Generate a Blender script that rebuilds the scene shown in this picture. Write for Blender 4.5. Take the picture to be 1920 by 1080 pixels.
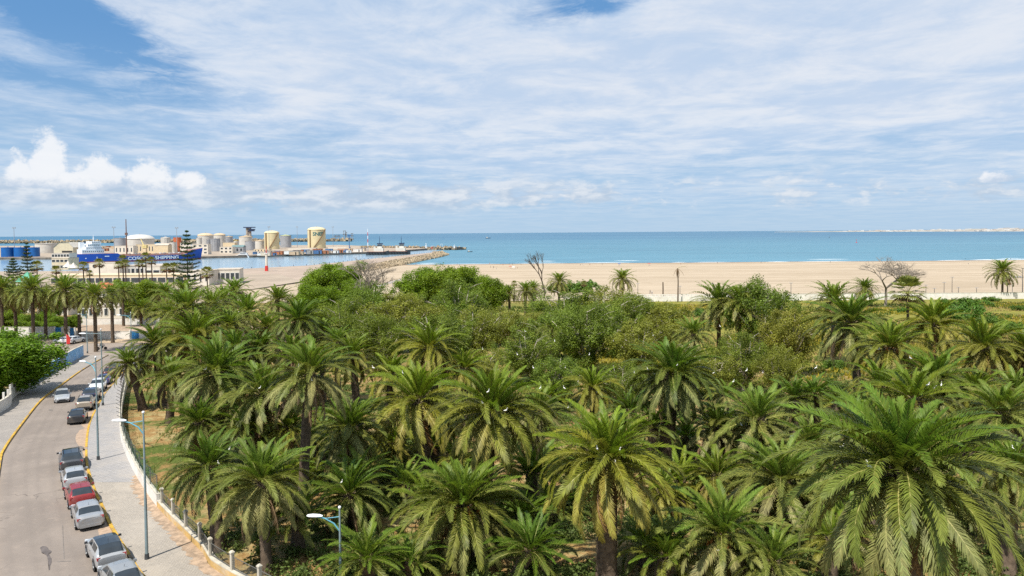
import bpy, bmesh, math, random
import numpy as np
from mathutils import Vector, Matrix, Euler
R = math.radians
random.seed(7)
for o in list(bpy.data.objects): bpy.data.objects.remove(o)
scene = bpy.context.scene
COL = scene.collection

# ------------------------------------------------------------------ camera
FPX, CX, PPY = 1365.0, 960.0, 484.0        # focal length and principal point in photo pixels
CAMZ = 20.5
cam_d = bpy.data.cameras.new('camera')
cam = bpy.data.objects.new('camera', cam_d); COL.objects.link(cam)
cam_d.sensor_width = 36.0
cam_d.lens = 36.0 * FPX / 1920.0
cam_d.shift_y = -(540.0 - PPY) / 1920.0
cam_d.clip_start = 0.5; cam_d.clip_end = 200000.0
CAMROT = (Matrix.Rotation(R(88.0), 3, 'X') @ Matrix.Rotation(R(-0.43), 3, 'Z'))
cam.matrix_world = Matrix.Translation((0, 0, CAMZ)) @ CAMROT.to_4x4()
scene.camera = cam

# ------------------------------------------------------------------ light
SUN_EL, SUN_AZ = 58.0, 214.0               # azimuth the light comes FROM, clockwise from +Y (the view direction)
sun_vec = Vector((math.sin(R(SUN_AZ)) * math.cos(R(SUN_EL)), math.cos(R(SUN_AZ)) * math.cos(R(SUN_EL)), math.sin(R(SUN_EL))))
sd = bpy.data.lights.new('sun', 'SUN'); sd.energy = 3.7; sd.angle = R(0.6); sd.color = (1.0, 0.95, 0.86)
sun = bpy.data.objects.new('sun', sd); COL.objects.link(sun)
sun.rotation_euler = sun_vec.to_track_quat('Z', 'Y').to_euler()
sun.location = (-60, -30, 90)

world = bpy.data.worlds.new('World'); scene.world = world; world.use_nodes = True
wn = world.node_tree; wn.nodes.clear()
def N(nt, t, **kw):
    n = nt.nodes.new(t)
    for k, v in kw.items():
        if k in n.bl_rna.properties: setattr(n, k, v)
        else: n.inputs[k].default_value = v
    return n
def mth(nt, op, a, b=None, c=None, clamp=False):
    n = nt.nodes.new('ShaderNodeMath'); n.operation = op; n.use_clamp = clamp
    for i, v in enumerate((a, b, c)):
        if v is None: continue
        if isinstance(v, (int, float)): n.inputs[i].default_value = v
        else: nt.links.new(v, n.inputs[i])
    return n.outputs[0]
def sstep(nt, v, a, b, lo=0.0, hi=1.0):
    n = nt.nodes.new('ShaderNodeMapRange'); n.interpolation_type = 'SMOOTHSTEP'
    nt.links.new(v, n.inputs[0])
    n.inputs[1].default_value = a; n.inputs[2].default_value = b; n.inputs[3].default_value = lo; n.inputs[4].default_value = hi
    return n.outputs[0]
def mixc(nt, f, a, b):
    n = nt.nodes.new('ShaderNodeMix'); n.data_type = 'RGBA'
    for s, v in ((n.inputs[0], f), (n.inputs[6], a), (n.inputs[7], b)):
        if isinstance(v, (int, float)): s.default_value = v
        elif isinstance(v, (tuple, list)): s.default_value = (*v[:3], 1)
        else: nt.links.new(v, s)
    return n.outputs[2]
def noise(nt, vec, scale, detail=4, rough=0.55, dist=0.0):
    n = nt.nodes.new('ShaderNodeTexNoise'); n.inputs['Scale'].default_value = scale
    n.inputs['Detail'].default_value = detail; n.inputs['Roughness'].default_value = rough; n.inputs['Distortion'].default_value = dist
    if vec is not None: nt.links.new(vec, n.inputs['Vector'])
    return n.outputs['Fac']
def comb(nt, x, y, z):
    n = nt.nodes.new('ShaderNodeCombineXYZ')
    for i, v in enumerate((x, y, z)):
        if isinstance(v, (int, float)): n.inputs[i].default_value = v
        else: nt.links.new(v, n.inputs[i])
    return n.outputs[0]

def build_sky():
    nt = wn
    out = N(nt, 'ShaderNodeOutputWorld'); bg = N(nt, 'ShaderNodeBackground'); bg.inputs[1].default_value = 0.0595
    sky = N(nt, 'ShaderNodeTexSky', sky_type='NISHITA', sun_disc=False)
    sky.sun_elevation = R(SUN_EL); sky.sun_rotation = R(SUN_AZ); sky.altitude = 20; sky.air_density = 1.0; sky.dust_density = 0.3; sky.ozone_density = 4.0
    tc = N(nt, 'ShaderNodeTexCoord'); sp = N(nt, 'ShaderNodeSeparateXYZ'); nt.links.new(tc.outputs['Generated'], sp.inputs[0])
    x, y, z = sp.outputs
    zc = mth(nt, 'MAXIMUM', z, 0.0)
    # high thin cloud sheet, a plane far above the place
    k = mth(nt, 'ADD', zc, 0.045)
    u = mth(nt, 'DIVIDE', x, k); v = mth(nt, 'DIVIDE', y, k)
    pv = comb(nt, u, mth(nt, 'MULTIPLY', v, 0.62), 3.7)
    n1 = noise(nt, pv, 0.50, 9, 0.60, 0.55)
    n2 = noise(nt, comb(nt, mth(nt, 'ADD', u, 11.0), v, 1.3), 1.5, 6, 0.62, 0.4)
    n6 = noise(nt, comb(nt, mth(nt, 'ADD', u, 3.0), mth(nt, 'MULTIPLY', v, 0.8), 6.1), 3.6, 8, 0.68, 0.5)
    n3 = noise(nt, comb(nt, mth(nt, 'ADD', u, 4.0), mth(nt, 'ADD', v, 3.0), 8.0), 0.17, 3, 0.5)
    cover = mth(nt, 'ADD', mth(nt, 'MULTIPLY', n1, 0.62), mth(nt, 'ADD', mth(nt, 'MULTIPLY', mth(nt, 'ADD', mth(nt, 'MULTIPLY', n2, .55), mth(nt, 'MULTIPLY', n6, .45)), 0.42), mth(nt, 'MULTIPLY', n3, 0.55)))
    # the sheet is thicker towards the east (right) than the west
    cover = mth(nt, 'ADD', mth(nt, 'ADD', cover, -0.055), mth(nt, 'MULTIPLY', x, 0.16))
    # clear gaps in the sheet: (azimuth, elevation, slope, half length, half width) in degrees
    az0 = mth(nt, 'ARCTAN2', x, y); el0 = mth(nt, 'ARCSINE', z)
    for (ga, ge, gs, gl, gw, amt) in ((-31, 14.2, -.42, 7.5, 2.0, .42), (6.5, 17.2, .15, 4.5, 1.3, .30), (-33, 10.4, -.15, 7.0, .8, .16), (55, 22, .2, 12, 4, .3), (-80, 24, -.2, 14, 5, .35), (120, 30, .1, 15, 6, .35), (-130, 35, .2, 15, 6, .35), (10, 45, 0, 14, 8, .3)):
        da = mth(nt, 'SUBTRACT', az0, R(ga)); uu = mth(nt, 'DIVIDE', da, R(gl))
        vv = mth(nt, 'DIVIDE', mth(nt, 'SUBTRACT', mth(nt, 'SUBTRACT', el0, R(ge)), mth(nt, 'MULTIPLY', da, gs)), R(gw))
        g_ = mth(nt, 'EXPONENT', mth(nt, 'MULTIPLY', mth(nt, 'ADD', mth(nt, 'MULTIPLY', uu, uu), mth(nt, 'MULTIPLY', vv, vv)), -1.0))
        cover = mth(nt, 'SUBTRACT', cover, mth(nt, 'MULTIPLY', g_, mth(nt, 'MULTIPLY', sstep(nt, n6, 0.3, 0.7, 1.45, 0.55), amt)))
    m_hi = sstep(nt, cover, 0.46, 0.80)
    # low cumulus: billowing noise over direction, flat bases
    az = mth(nt, 'ARCTAN2', x, y)
    el = mth(nt, 'ARCSINE', z)
    cvec = comb(nt, az, mth(nt, 'MULTIPLY', el, 1.7), 0.0)
    b1 = noise(nt, cvec, 9.0, 8, 0.58, 0.25)
    b2 = noise(nt, comb(nt, mth(nt, 'MULTIPLY', az, 1.0), mth(nt, 'MULTIPLY', el, 2.6), 5.0), 26.0, 7, 0.6, 0.15)
    puff = mth(nt, 'ADD', mth(nt, 'MULTIPLY', b1, 0.6), mth(nt, 'MULTIPLY', b2, 0.4))
    band = mth(nt, 'MULTIPLY', sstep(nt, el, R(0.9), R(2.4)), sstep(nt, el, R(5.6), R(3.0)))
    westish = sstep(nt, az, R(25), R(-20), 0.25, 1.0)
    m_low = mth(nt, 'MULTIPLY', sstep(nt, mth(nt, 'ADD', puff, mth(nt, 'MULTIPLY', mth(nt, 'MULTIPLY', band, westish), 0.17)), 0.535, 0.63), band)
    # heaped cumulus banks: (azimuth, base, width, height) in degrees
    heap = None
    for (a0, base, w, h) in ((-32.3, 3.3, 1.8, 4.1), (-29.7, 3.3, 2.8, 2.5), (-26.4, 3.3, 2.2, 2.4), (-33.9, 3.3, 1.1, 2.7), (-24.0, 3.4, 1.6, 1.5), (33.6, 3.1, 1.3, 0.9), (70, 4, 5, 4), (-85, 3.5, 5, 6), (140, 4, 6, 5), (-150, 3.5, 5, 5)):
        da = mth(nt, 'DIVIDE', mth(nt, 'SUBTRACT', az, R(a0)), R(w))
        de = mth(nt, 'DIVIDE', mth(nt, 'SUBTRACT', el, R(base)), R(h))
        below = sstep(nt, de, -0.10, 0.06)
        dd = mth(nt, 'SUBTRACT', 1.0, mth(nt, 'SQRT', mth(nt, 'ADD', mth(nt, 'MULTIPLY', da, da), mth(nt, 'MULTIPLY', de, de))))
        hv = mth(nt, 'MULTIPLY', mth(nt, 'ADD', dd, 0.0), below)
        heap = hv if heap is None else mth(nt, 'MAXIMUM', heap, hv)
    billow = noise(nt, comb(nt, az, mth(nt, 'MULTIPLY', el, 1.15), 2.0), 38.0, 9, 0.66, 0.1)
    hh = mth(nt, 'ADD', heap, mth(nt, 'MULTIPLY', mth(nt, 'SUBTRACT', billow, 0.5), 1.5))
    m_heap = mth(nt, 'MULTIPLY', sstep(nt, hh, 0.06, 0.42), sstep(nt, heap, 0.0, 0.04))
    # cloud brightness: self shading from noise taken a little towards the sun
    shade = noise(nt, comb(nt, mth(nt, 'ADD', az, 0.012), mth(nt, 'ADD', mth(nt, 'MULTIPLY', el, 1.15), -0.02), 2.0), 30.0, 6, 0.6, 0.1)
    dif = mth(nt, 'SUBTRACT', billow, shade)
    hi_col = mixc(nt, sstep(nt, cover, 0.60, 1.0), (5.2, 6.5, 8.2), (7.5, 7.8, 8.4))
    tex = mth(nt, 'ADD', mth(nt, 'MULTIPLY', n2, .72), mth(nt, 'MULTIPLY', n6, .28))
    hi_col = mixc(nt, sstep(nt, tex, 0.38, 0.64), mixc(nt, 0.6, hi_col, (4.5, 5.9, 7.9)), mixc(nt, 0.6, hi_col, (7.9, 8.2, 8.7)))
    low_col = mixc(nt, sstep(nt, b2, 0.40, 0.66), (4.5, 5.5, 6.8), (7.6, 7.9, 8.3))
    relel = sstep(nt, el, R(2.6), R(4.6))
    heap_b = mth(nt, 'ADD', mth(nt, 'MULTIPLY', relel, 0.75), mth(nt, 'MULTIPLY', mth(nt, 'SUBTRACT', billow, 0.42), 1.6))
    heap_col = mixc(nt, sstep(nt, heap_b, 0.1, 0.75), (5.0, 6.0, 7.4), (8.8, 8.9, 9.1))
    skyblue = mixc(nt, 0.75, sky.outputs[0], (1.25, 3.2, 6.3))
    # clear air near the horizon is paler
    hz = sstep(nt, zc, 0.26, 0.0)
    skyc = mixc(nt, mth(nt, 'MULTIPLY', hz, 0.9), skyblue, (3.8, 5.7, 7.6))
    c = mixc(nt, mth(nt, 'MULTIPLY', m_hi, sstep(nt, zc, 0.0, 0.13, 0.35, 0.90)), skyc, hi_col)
    c = mixc(nt, mth(nt, 'MULTIPLY', m_low, 0.75), c, low_col)
    c = mixc(nt, mth(nt, 'MULTIPLY', m_heap, 0.86), c, heap_col)
    c = mixc(nt, mth(nt, 'MULTIPLY', sstep(nt, zc, 0.05, 0.0), 0.55), c, (4.3, 5.8, 7.3))
    nt.links.new(c, bg.inputs[0]); nt.links.new(bg.outputs[0], out.inputs[0])
build_sky()

vs = scene.view_settings
scene.display_settings.display_device = 'sRGB'
vs.view_transform = 'Standard'; vs.look = 'None'; vs.gamma = 1.0; vs.exposure = 0.85; vs.use_curve_mapping = False
scene.render.engine = 'CYCLES'
cy = scene.cycles
cy.max_bounces = 8; cy.diffuse_bounces = 5; cy.glossy_bounces = 2; cy.transmission_bounces = 5; cy.transparent_max_bounces = 6
cy.caustics_reflective = False; cy.caustics_refractive = False
cy.use_denoising = False
try: cy.denoiser = 'OPENIMAGEDENOISE'; cy.denoising_prefilter = 'ACCURATE'
except Exception: pass
cy.use_adaptive_sampling = True; cy.adaptive_threshold = 0.015

# ------------------------------------------------------------------ placing helpers
def ray(px, py):
    return CAMROT @ Vector(((px - CX) / FPX, -(py - PPY) / FPX, -1.0))
def at(px, py, Y):
    d = ray(px, py); t = Y / d.y
    return Vector((d.x * t, Y, CAMZ + d.z * t))
SEA = -9.0
def prof(Y):
    pts = ((-400, 0), (70, 0), (150, -3.0), (260, -4.6), (300, -5.0), (330, -5.6), (690, -9.0), (800, -11.5), (5000, -12))
    for (a, za), (b, zb) in zip(pts, pts[1:]):
        if Y <= b: return za + (zb - za) * (Y - a) / (b - a)
    return -12.0
def G(X, Y): return prof(Y)
def gp(px, py, dz=0.0):
    d = ray(px, py); lo, hi = 1.0, 3000.0
    for _ in range(60):
        m = (lo + hi) / 2; t = m / d.y
        if CAMZ + d.z * t > G(d.x * t, m) + dz: lo = m
        else: hi = m
    t = lo / d.y
    return Vector((d.x * t, lo, G(d.x * t, lo) + dz))
def zp(px, py, z):
    d = ray(px, py); t = (z - CAMZ) / d.z
    return Vector((d.x * t, d.y * t, z))

# ------------------------------------------------------------------ object helpers
def link(o, parent=None):
    COL.objects.link(o)
    if parent is not None: o.parent = parent
    return o
def tag(o, label=None, cat=None, group=None, kind=None):
    if label: o['label'] = label
    if cat: o['category'] = cat
    if group: o['group'] = group
    if kind: o['kind'] = kind
    return o
def empty(name, loc=(0, 0, 0), rz=0.0, parent=None):
    o = bpy.data.objects.new(name, None); o.empty_display_size = 0.3
    o.location = loc; o.rotation_euler = (0, 0, rz)
    return link(o, parent)
def thing(name, label, cat, loc=(0, 0, 0), rz=0.0, group=None):
    return tag(empty(name, loc, rz), label, cat, group)

class MB:
    def __init__(s): s.v = []; s.f = []; s.m = []; s.mi = 0
    def add(s, vs, fs):
        b = len(s.v); s.v += [tuple(p) for p in vs]
        for f in fs: s.f.append(tuple(b + i for i in f)); s.m.append(s.mi)
        return s
    def box(s, c, d, rz=0.0, taper=1.0, rot=None):
        x, y, z = d[0] / 2, d[1] / 2, d[2] / 2
        q = [(-x, -y, -z), (x, -y, -z), (x, y, -z), (-x, y, -z), (-x * taper, -y * taper, z), (x * taper, -y * taper, z), (x * taper, y * taper, z), (-x * taper, y * taper, z)]
        M = rot if rot is not None else Matrix.Rotation(rz, 3, 'Z')
        c = Vector(c)
        return s.add([c + M @ Vector(p) for p in q], [(0, 3, 2, 1), (4, 5, 6, 7), (0, 1, 5, 4), (1, 2, 6, 5), (2, 3, 7, 6), (3, 0, 4, 7)])
    def prism(s, poly, z0, z1):
        n = len(poly)
        a = sum(poly[i][0] * poly[(i + 1) % n][1] - poly[(i + 1) % n][0] * poly[i][1] for i in range(n))
        if a < 0: poly = poly[::-1]
        vs = [(p[0], p[1], z0) for p in poly] + [(p[0], p[1], z1) for p in poly]
        fs = [tuple(range(n - 1, -1, -1)), tuple(range(n, 2 * n))] + [(i, (i + 1) % n, n + (i + 1) % n, n + i) for i in range(n)]
        return s.add(vs, fs)
    def cyl(s, p0, p1, r0, r1=None, n=10, cap=True):
        if r1 is None: r1 = r0
        p0, p1 = Vector(p0), Vector(p1); d = (p1 - p0).normalized()
        a = d.orthogonal().normalized(); b = d.cross(a)
        vs = []
        for p, r in ((p0, r0), (p1, r1)):
            for i in range(n):
                t = 2 * math.pi * i / n; vs.append(p + a * (r * math.cos(t)) + b * (r * math.sin(t)))
        fs = [(i, (i + 1) % n, n + (i + 1) % n, n + i) for i in range(n)]
        if cap: fs += [tuple(range(n - 1, -1, -1)), tuple(range(n, 2 * n))]
        return s.add(vs, fs)
    def tube(s, pts, rad, n=6):
        pts = [Vector(p) for p in pts]; k = len(pts)
        rad = rad if isinstance(rad, (list, tuple)) else [rad] * k
        vs = []; ref = None
        for i, p in enumerate(pts):
            d = (pts[min(i + 1, k - 1)] - pts[max(i - 1, 0)]).normalized()
            if ref is None: ref = d.orthogonal().normalized()
            ref = (ref - d * ref.dot(d)).normalized(); b = d.cross(ref)
            for j in range(n):
                t = 2 * math.pi * j / n; vs.append(p + ref * (rad[i] * math.cos(t)) + b * (rad[i] * math.sin(t)))
        fs = [(i * n + j, i * n + (j + 1) % n, (i + 1) * n + (j + 1) % n, (i + 1) * n + j) for i in range(k - 1) for j in range(n)]
        fs += [tuple(range(n - 1, -1, -1)), tuple(range((k - 1) * n, k * n))]
        return s.add(vs, fs)
    def lathe(s, prof_, n=24, c=(0, 0, 0)):
        k = len(prof_); vs = []
        for r, z in prof_:
            for j in range(n):
                t = 2 * math.pi * j / n; vs.append((c[0] + r * math.cos(t), c[1] + r * math.sin(t), c[2] + z))
        fs = [(i * n + j, i * n + (j + 1) % n, (i + 1) * n + (j + 1) % n, (i + 1) * n + j) for i in range(k - 1) for j in range(n)]
        fs += [tuple(range(n - 1, -1, -1)), tuple(range((k - 1) * n, k * n))]
        return s.add(vs, fs)
    def mesh(s, name, mats, smooth=None):
        me = bpy.data.meshes.new(name); me.from_pydata(s.v, [], s.f)
        for m in (mats if isinstance(mats, (list, tuple)) else [mats]): me.materials.append(m)
        if any(s.m): me.polygons.foreach_set('material_index', s.m)
        if smooth is not None:
            me.shade_smooth(); me.set_sharp_from_angle(angle=R(smooth))
        me.update(); return me
    def build(s, name, mats, parent=None, smooth=None, loc=(0, 0, 0), rz=0.0):
        o = bpy.data.objects.new(name, s.mesh(name, mats, smooth)); o.location = loc; o.rotation_euler = (0, 0, rz)
        return link(o, parent)
def inst(name, me, parent=None, loc=(0, 0, 0), rot=(0, 0, 0), sc=1.0):
    o = bpy.data.objects.new(name, me); o.location = loc; o.rotation_euler = rot
    o.scale = (sc, sc, sc) if isinstance(sc, (int, float)) else sc
    return link(o, parent)
def np_mesh(name, V, F, mats, mi=None, smooth=False):
    """V (n,3) float, F (m,k) int: a fast mesh of equal-sided faces"""
    V = np.asarray(V, np.float32); F = np.asarray(F, np.int32); m, k = F.shape
    me = bpy.data.meshes.new(name); me.vertices.add(len(V)); me.vertices.foreach_set('co', V.ravel())
    me.loops.add(m * k); me.loops.foreach_set('vertex_index', F.ravel())
    me.polygons.add(m); me.polygons.foreach_set('loop_start', np.arange(0, m * k, k, dtype=np.int32))
    for q in mats: me.materials.append(q)
    if mi is not None: me.polygons.foreach_set('material_index', np.asarray(mi, np.int32))
    me.update(calc_edges=True)
    if smooth: me.shade_smooth()
    return me

# ------------------------------------------------------------------ materials
MATS = {}
def mat(name, col, rough=0.7, var=0.12, scale=3.0, metal=0.0, spec=0.4, bump=0.0, bscale=None, dirt=None, dirt_amt=0.35, coords='Object', detail=5, coat=0.0, randv=0.0):
    """principled material: base colour broken up by noise, optional stains and fine relief"""
    if name in MATS: return MATS[name]
    m = bpy.data.materials.new(name); m.use_nodes = True; nt = m.node_tree
    p = nt.nodes['Principled BSDF']; tc = N(nt, 'ShaderNodeTexCoord'); vec = tc.outputs['Object'] if coords != 'World' else N(nt, 'ShaderNodeNewGeometry').outputs['Position']
    nf = noise(nt, vec, scale, detail, 0.6)
    a = tuple(min(1, c * (1 - var)) for c in col); b = tuple(min(1, c * (1 + var)) for c in col)
    c = mixc(nt, sstep(nt, nf, 0.3, 0.7), a, b)
    if dirt:
        df = noise(nt, vec, scale * 0.37, 6, 0.65, 0.6)
        c = mixc(nt, mth(nt, 'MULTIPLY', sstep(nt, df, 0.48, 0.68), dirt_amt), c, dirt)
    if randv:
        oi = N(nt, 'ShaderNodeObjectInfo')
        hs = N(nt, 'ShaderNodeHueSaturation')
        nt.links.new(sstep(nt, oi.outputs['Random'], 0, 1, 0.5 - randv * 0.07, 0.5 + randv * 0.07), hs.inputs['Hue'])
        nt.links.new(sstep(nt, mth(nt, 'FRACT', mth(nt, 'MULTIPLY', oi.outputs['Random'], 7.13)), 0, 1, 1 - randv, 1 + randv), hs.inputs['Value'])
        nt.links.new(c, hs.inputs['Color']); c = hs.outputs[0]
    nt.links.new(c, p.inputs['Base Color'])
    p.inputs['Roughness'].default_value = rough; p.inputs['Metallic'].default_value = metal
    p.inputs['Specular IOR Level'].default_value = spec; p.inputs['Coat Weight'].default_value = coat
    if bump:
        bn = N(nt, 'ShaderNodeBump'); bn.inputs['Strength'].default_value = bump; bn.inputs['Distance'].default_value = 0.03
        nt.links.new(noise(nt, vec, bscale or scale * 6, 6, 0.65), bn.inputs['Height']); nt.links.new(bn.outputs[0], p.inputs['Normal'])
    MATS[name] = m; return m
def leafmat(name, col, var=0.25, rough=0.45, spec=0.4, trans=0.3, randv=0.2, nscale=0.9, tcol=None):
    """leaf: principled mixed with translucent, colour varied by clump and by object"""
    if name in MATS: return MATS[name]
    m = bpy.data.materials.new(name); m.use_nodes = True; nt = m.node_tree
    p = nt.nodes['Principled BSDF']; out = nt.nodes['Material Output']
    geo = N(nt, 'ShaderNodeNewGeometry'); oi = N(nt, 'ShaderNodeObjectInfo')
    nf = noise(nt, geo.outputs['Position'], nscale, 3, 0.6)
    a = tuple(c * (1 - var) for c in col); b = tuple(c * (1 + var) for c in col)
    c = mixc(nt, sstep(nt, nf, 0.32, 0.68), a, b)
    hs = N(nt, 'ShaderNodeHueSaturation')
    isl = geo.outputs['Random Per Island']
    rv = mth(nt, 'FRACT', mth(nt, 'ADD', oi.outputs['Random'], mth(nt, 'MULTIPLY', isl, 0.35)))
    nt.links.new(sstep(nt, rv, 0, 1, 0.485, 0.515), hs.inputs['Hue'])
    nt.links.new(sstep(nt, mth(nt, 'FRACT', mth(nt, 'MULTIPLY', rv, 5.7)), 0, 1, 1 - randv, 1 + randv), hs.inputs['Value'])
    nt.links.new(c, hs.inputs['Color'])
    tint = N(nt, 'ShaderNodeVectorMath', operation='MULTIPLY'); nt.links.new(hs.outputs[0], tint.inputs[0]); nt.links.new(oi.outputs['Color'], tint.inputs[1]); c = tint.outputs[0]
    nt.links.new(c, p.inputs['Base Color']); p.inputs['Roughness'].default_value = rough; p.inputs['Specular IOR Level'].default_value = spec
    tr = N(nt, 'ShaderNodeBsdfTranslucent'); mx = N(nt, 'ShaderNodeMixShader'); mx.inputs[0].default_value = trans
    t2 = mixc(nt, 0.5, c, tcol or (col[0] * 1.6, col[1] * 1.7, col[2] * 0.8)); nt.links.new(t2, tr.inputs[0])
    nt.links.new(p.outputs[0], mx.inputs[1]); nt.links.new(tr.outputs[0], mx.inputs[2]); nt.links.new(mx.outputs[0], out.inputs[0])
    MATS[name] = m; return m
def glassmat(name, col=(0.03, 0.04, 0.05), rough=0.06):
    return mat(name, col, rough, 0.1, 2, spec=0.9)
# ================================================================== SETTING
def ground_mat():
    m = bpy.data.materials.new('ground_soil'); m.use_nodes = True; nt = m.node_tree; p = nt.nodes['Principled BSDF']
    pos = N(nt, 'ShaderNodeNewGeometry').outputs['Position']
    n1 = noise(nt, pos, 0.09, 6, 0.62, 0.6); n2 = noise(nt, pos, 0.55, 7, 0.68, 0.4); n3 = noise(nt, pos, 4.0, 5, 0.7)
    soil = mixc(nt, sstep(nt, n3, 0.3, 0.7), (0.20, 0.115, 0.042), (0.34, 0.215, 0.09))
    straw = mixc(nt, sstep(nt, n3, 0.3, 0.7), (0.27, 0.20, 0.085), (0.42, 0.34, 0.17))
    grass = mixc(nt, sstep(nt, n3, 0.3, 0.7), (0.050, 0.078, 0.014), (0.115, 0.14, 0.032))
    c = mixc(nt, sstep(nt, n2, 0.42, 0.60), soil, straw)
    c = mixc(nt, sstep(nt, mth(nt, 'ADD', mth(nt, 'MULTIPLY', n1, 0.65), mth(nt, 'MULTIPLY', n2, 0.45)), 0.50, 0.62), c, grass)
    gs = N(nt, 'ShaderNodeSeparateXYZ'); nt.links.new(pos, gs.inputs[0])   # the open slope behind the grove is overgrown with flowering weeds
    field = mth(nt, 'MULTIPLY', sstep(nt, mth(nt, 'ADD', gs.outputs[1], mth(nt, 'MULTIPLY', n1, 60.0)), 125.0, 160.0), sstep(nt, gs.outputs[0], -20.0, 20.0))
    weeds = mixc(nt, sstep(nt, n2, 0.36, 0.62), (0.12, 0.15, 0.024), (0.27, 0.225, 0.05))
    c = mixc(nt, mth(nt, 'MULTIPLY', field, sstep(nt, n2, 0.25, 0.5, 0.45, 0.95)), c, weeds)
    nt.links.new(c, p.inputs['Base Color']); p.inputs['Roughness'].default_value = 0.95; p.inputs['Specular IOR Level'].default_value = 0.1
    bn = N(nt, 'ShaderNodeBump'); bn.inputs['Strength'].default_value = 0.6; bn.inputs['Distance'].default_value = 0.12
    nt.links.new(n3, bn.inputs['Height']); nt.links.new(bn.outputs[0], p.inputs['Normal'])
    return m
def sand_mat():
    m = bpy.data.materials.new('beach_sand'); m.use_nodes = True; nt = m.node_tree; p = nt.nodes['Principled BSDF']
    pos = N(nt, 'ShaderNodeNewGeometry').outputs['Position']; sp = N(nt, 'ShaderNodeSeparateXYZ'); nt.links.new(pos, sp.inputs[0])
    st = comb(nt, mth(nt, 'MULTIPLY', sp.outputs[0], 0.16), sp.outputs[1], 0.0)
    n1 = noise(nt, st, 0.045, 6, 0.62, 0.5); n2 = noise(nt, st, 0.30, 6, 0.7, 0.3); n3 = noise(nt, pos, 0.9, 5, 0.7)
    c = mixc(nt, sstep(nt, n1, 0.35, 0.65), (0.36, 0.285, 0.20), (0.445, 0.36, 0.262))
    c = mixc(nt, mth(nt, 'MULTIPLY', sstep(nt, n2, 0.53, 0.66), 0.7), c, (0.24, 0.18, 0.11))
    c = mixc(nt, mth(nt, 'MULTIPLY', sstep(nt, n3, 0.50, 0.72), 0.35), c, (0.29, 0.215, 0.135))
    wet = sstep(nt, mth(nt, 'ADD', sp.outputs[2], mth(nt, 'MULTIPLY', n1, 0.35)), -8.52, -8.78)
    c = mixc(nt, mth(nt, 'MULTIPLY', wet, 0.8), c, (0.24, 0.16, 0.105))
    nt.links.new(c, p.inputs['Base Color']); p.inputs['Roughness'].default_value = 0.95; p.inputs['Specular IOR Level'].default_value = 0.15
    return m
def sea_mat(name, deep, shallow, rough, spec, wave, shore=True):
    m = bpy.data.materials.new(name); m.use_nodes = True; nt = m.node_tree; p = nt.nodes['Principled BSDF']
    pos = N(nt, 'ShaderNodeNewGeometry').outputs['Position']; sp = N(nt, 'ShaderNodeSeparateXYZ'); nt.links.new(pos, sp.inputs[0])
    st = comb(nt, mth(nt, 'MULTIPLY', sp.outputs[0], 0.22), sp.outputs[1], 0.0)
    n1 = noise(nt, st, 0.012, 6, 0.65, 0.3); n2 = noise(nt, st, 0.09, 6, 0.7, 0.2); n0 = noise(nt, st, 0.0018, 5, 0.6, 0.3)
    d = sstep(nt, mth(nt, 'ADD', sp.outputs[1], mth(nt, 'MULTIPLY', n1, 900.0)), 900.0, 5200.0)
    c = mixc(nt, d, shallow, deep)
    c = mixc(nt, mth(nt, 'MULTIPLY', sstep(nt, n1, 0.45, 0.7), 0.30), c, tuple(v * 0.62 for v in deep))
    c = mixc(nt, mth(nt, 'MULTIPLY', sstep(nt, n0, 0.50, 0.68), 0.40), c, tuple(min(1, v * 1.25 + 0.03) for v in shallow))
    c = mixc(nt, mth(nt, 'MULTIPLY', sstep(nt, n2, 0.52, 0.72), 0.28), c, tuple(min(1, v * 1.2 + 0.05) for v in shallow))
    n4 = noise(nt, comb(nt, mth(nt, 'MULTIPLY', sp.outputs[0], 0.10), sp.outputs[1], 4.0), 0.22, 5, 0.7, 0.2)
    c = mixc(nt, mth(nt, 'MULTIPLY', sstep(nt, n4, 0.50, 0.66), 0.40), c, tuple(v * 0.55 for v in deep))
    nt.links.new(c, p.inputs['Base Color']); p.inputs['Roughness'].default_value = rough; p.inputs['Specular IOR Level'].default_value = spec
    bn = N(nt, 'ShaderNodeBump'); bn.inputs['Strength'].default_value = wave; bn.inputs['Distance'].default_value = 1.2
    nt.links.new(noise(nt, comb(nt, mth(nt, 'MULTIPLY', sp.outputs[0], 0.35), sp.outputs[1], 0.0), 0.16, 6, 0.7), bn.inputs['Height']); nt.links.new(bn.outputs[0], p.inputs['Normal'])
    return m
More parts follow.
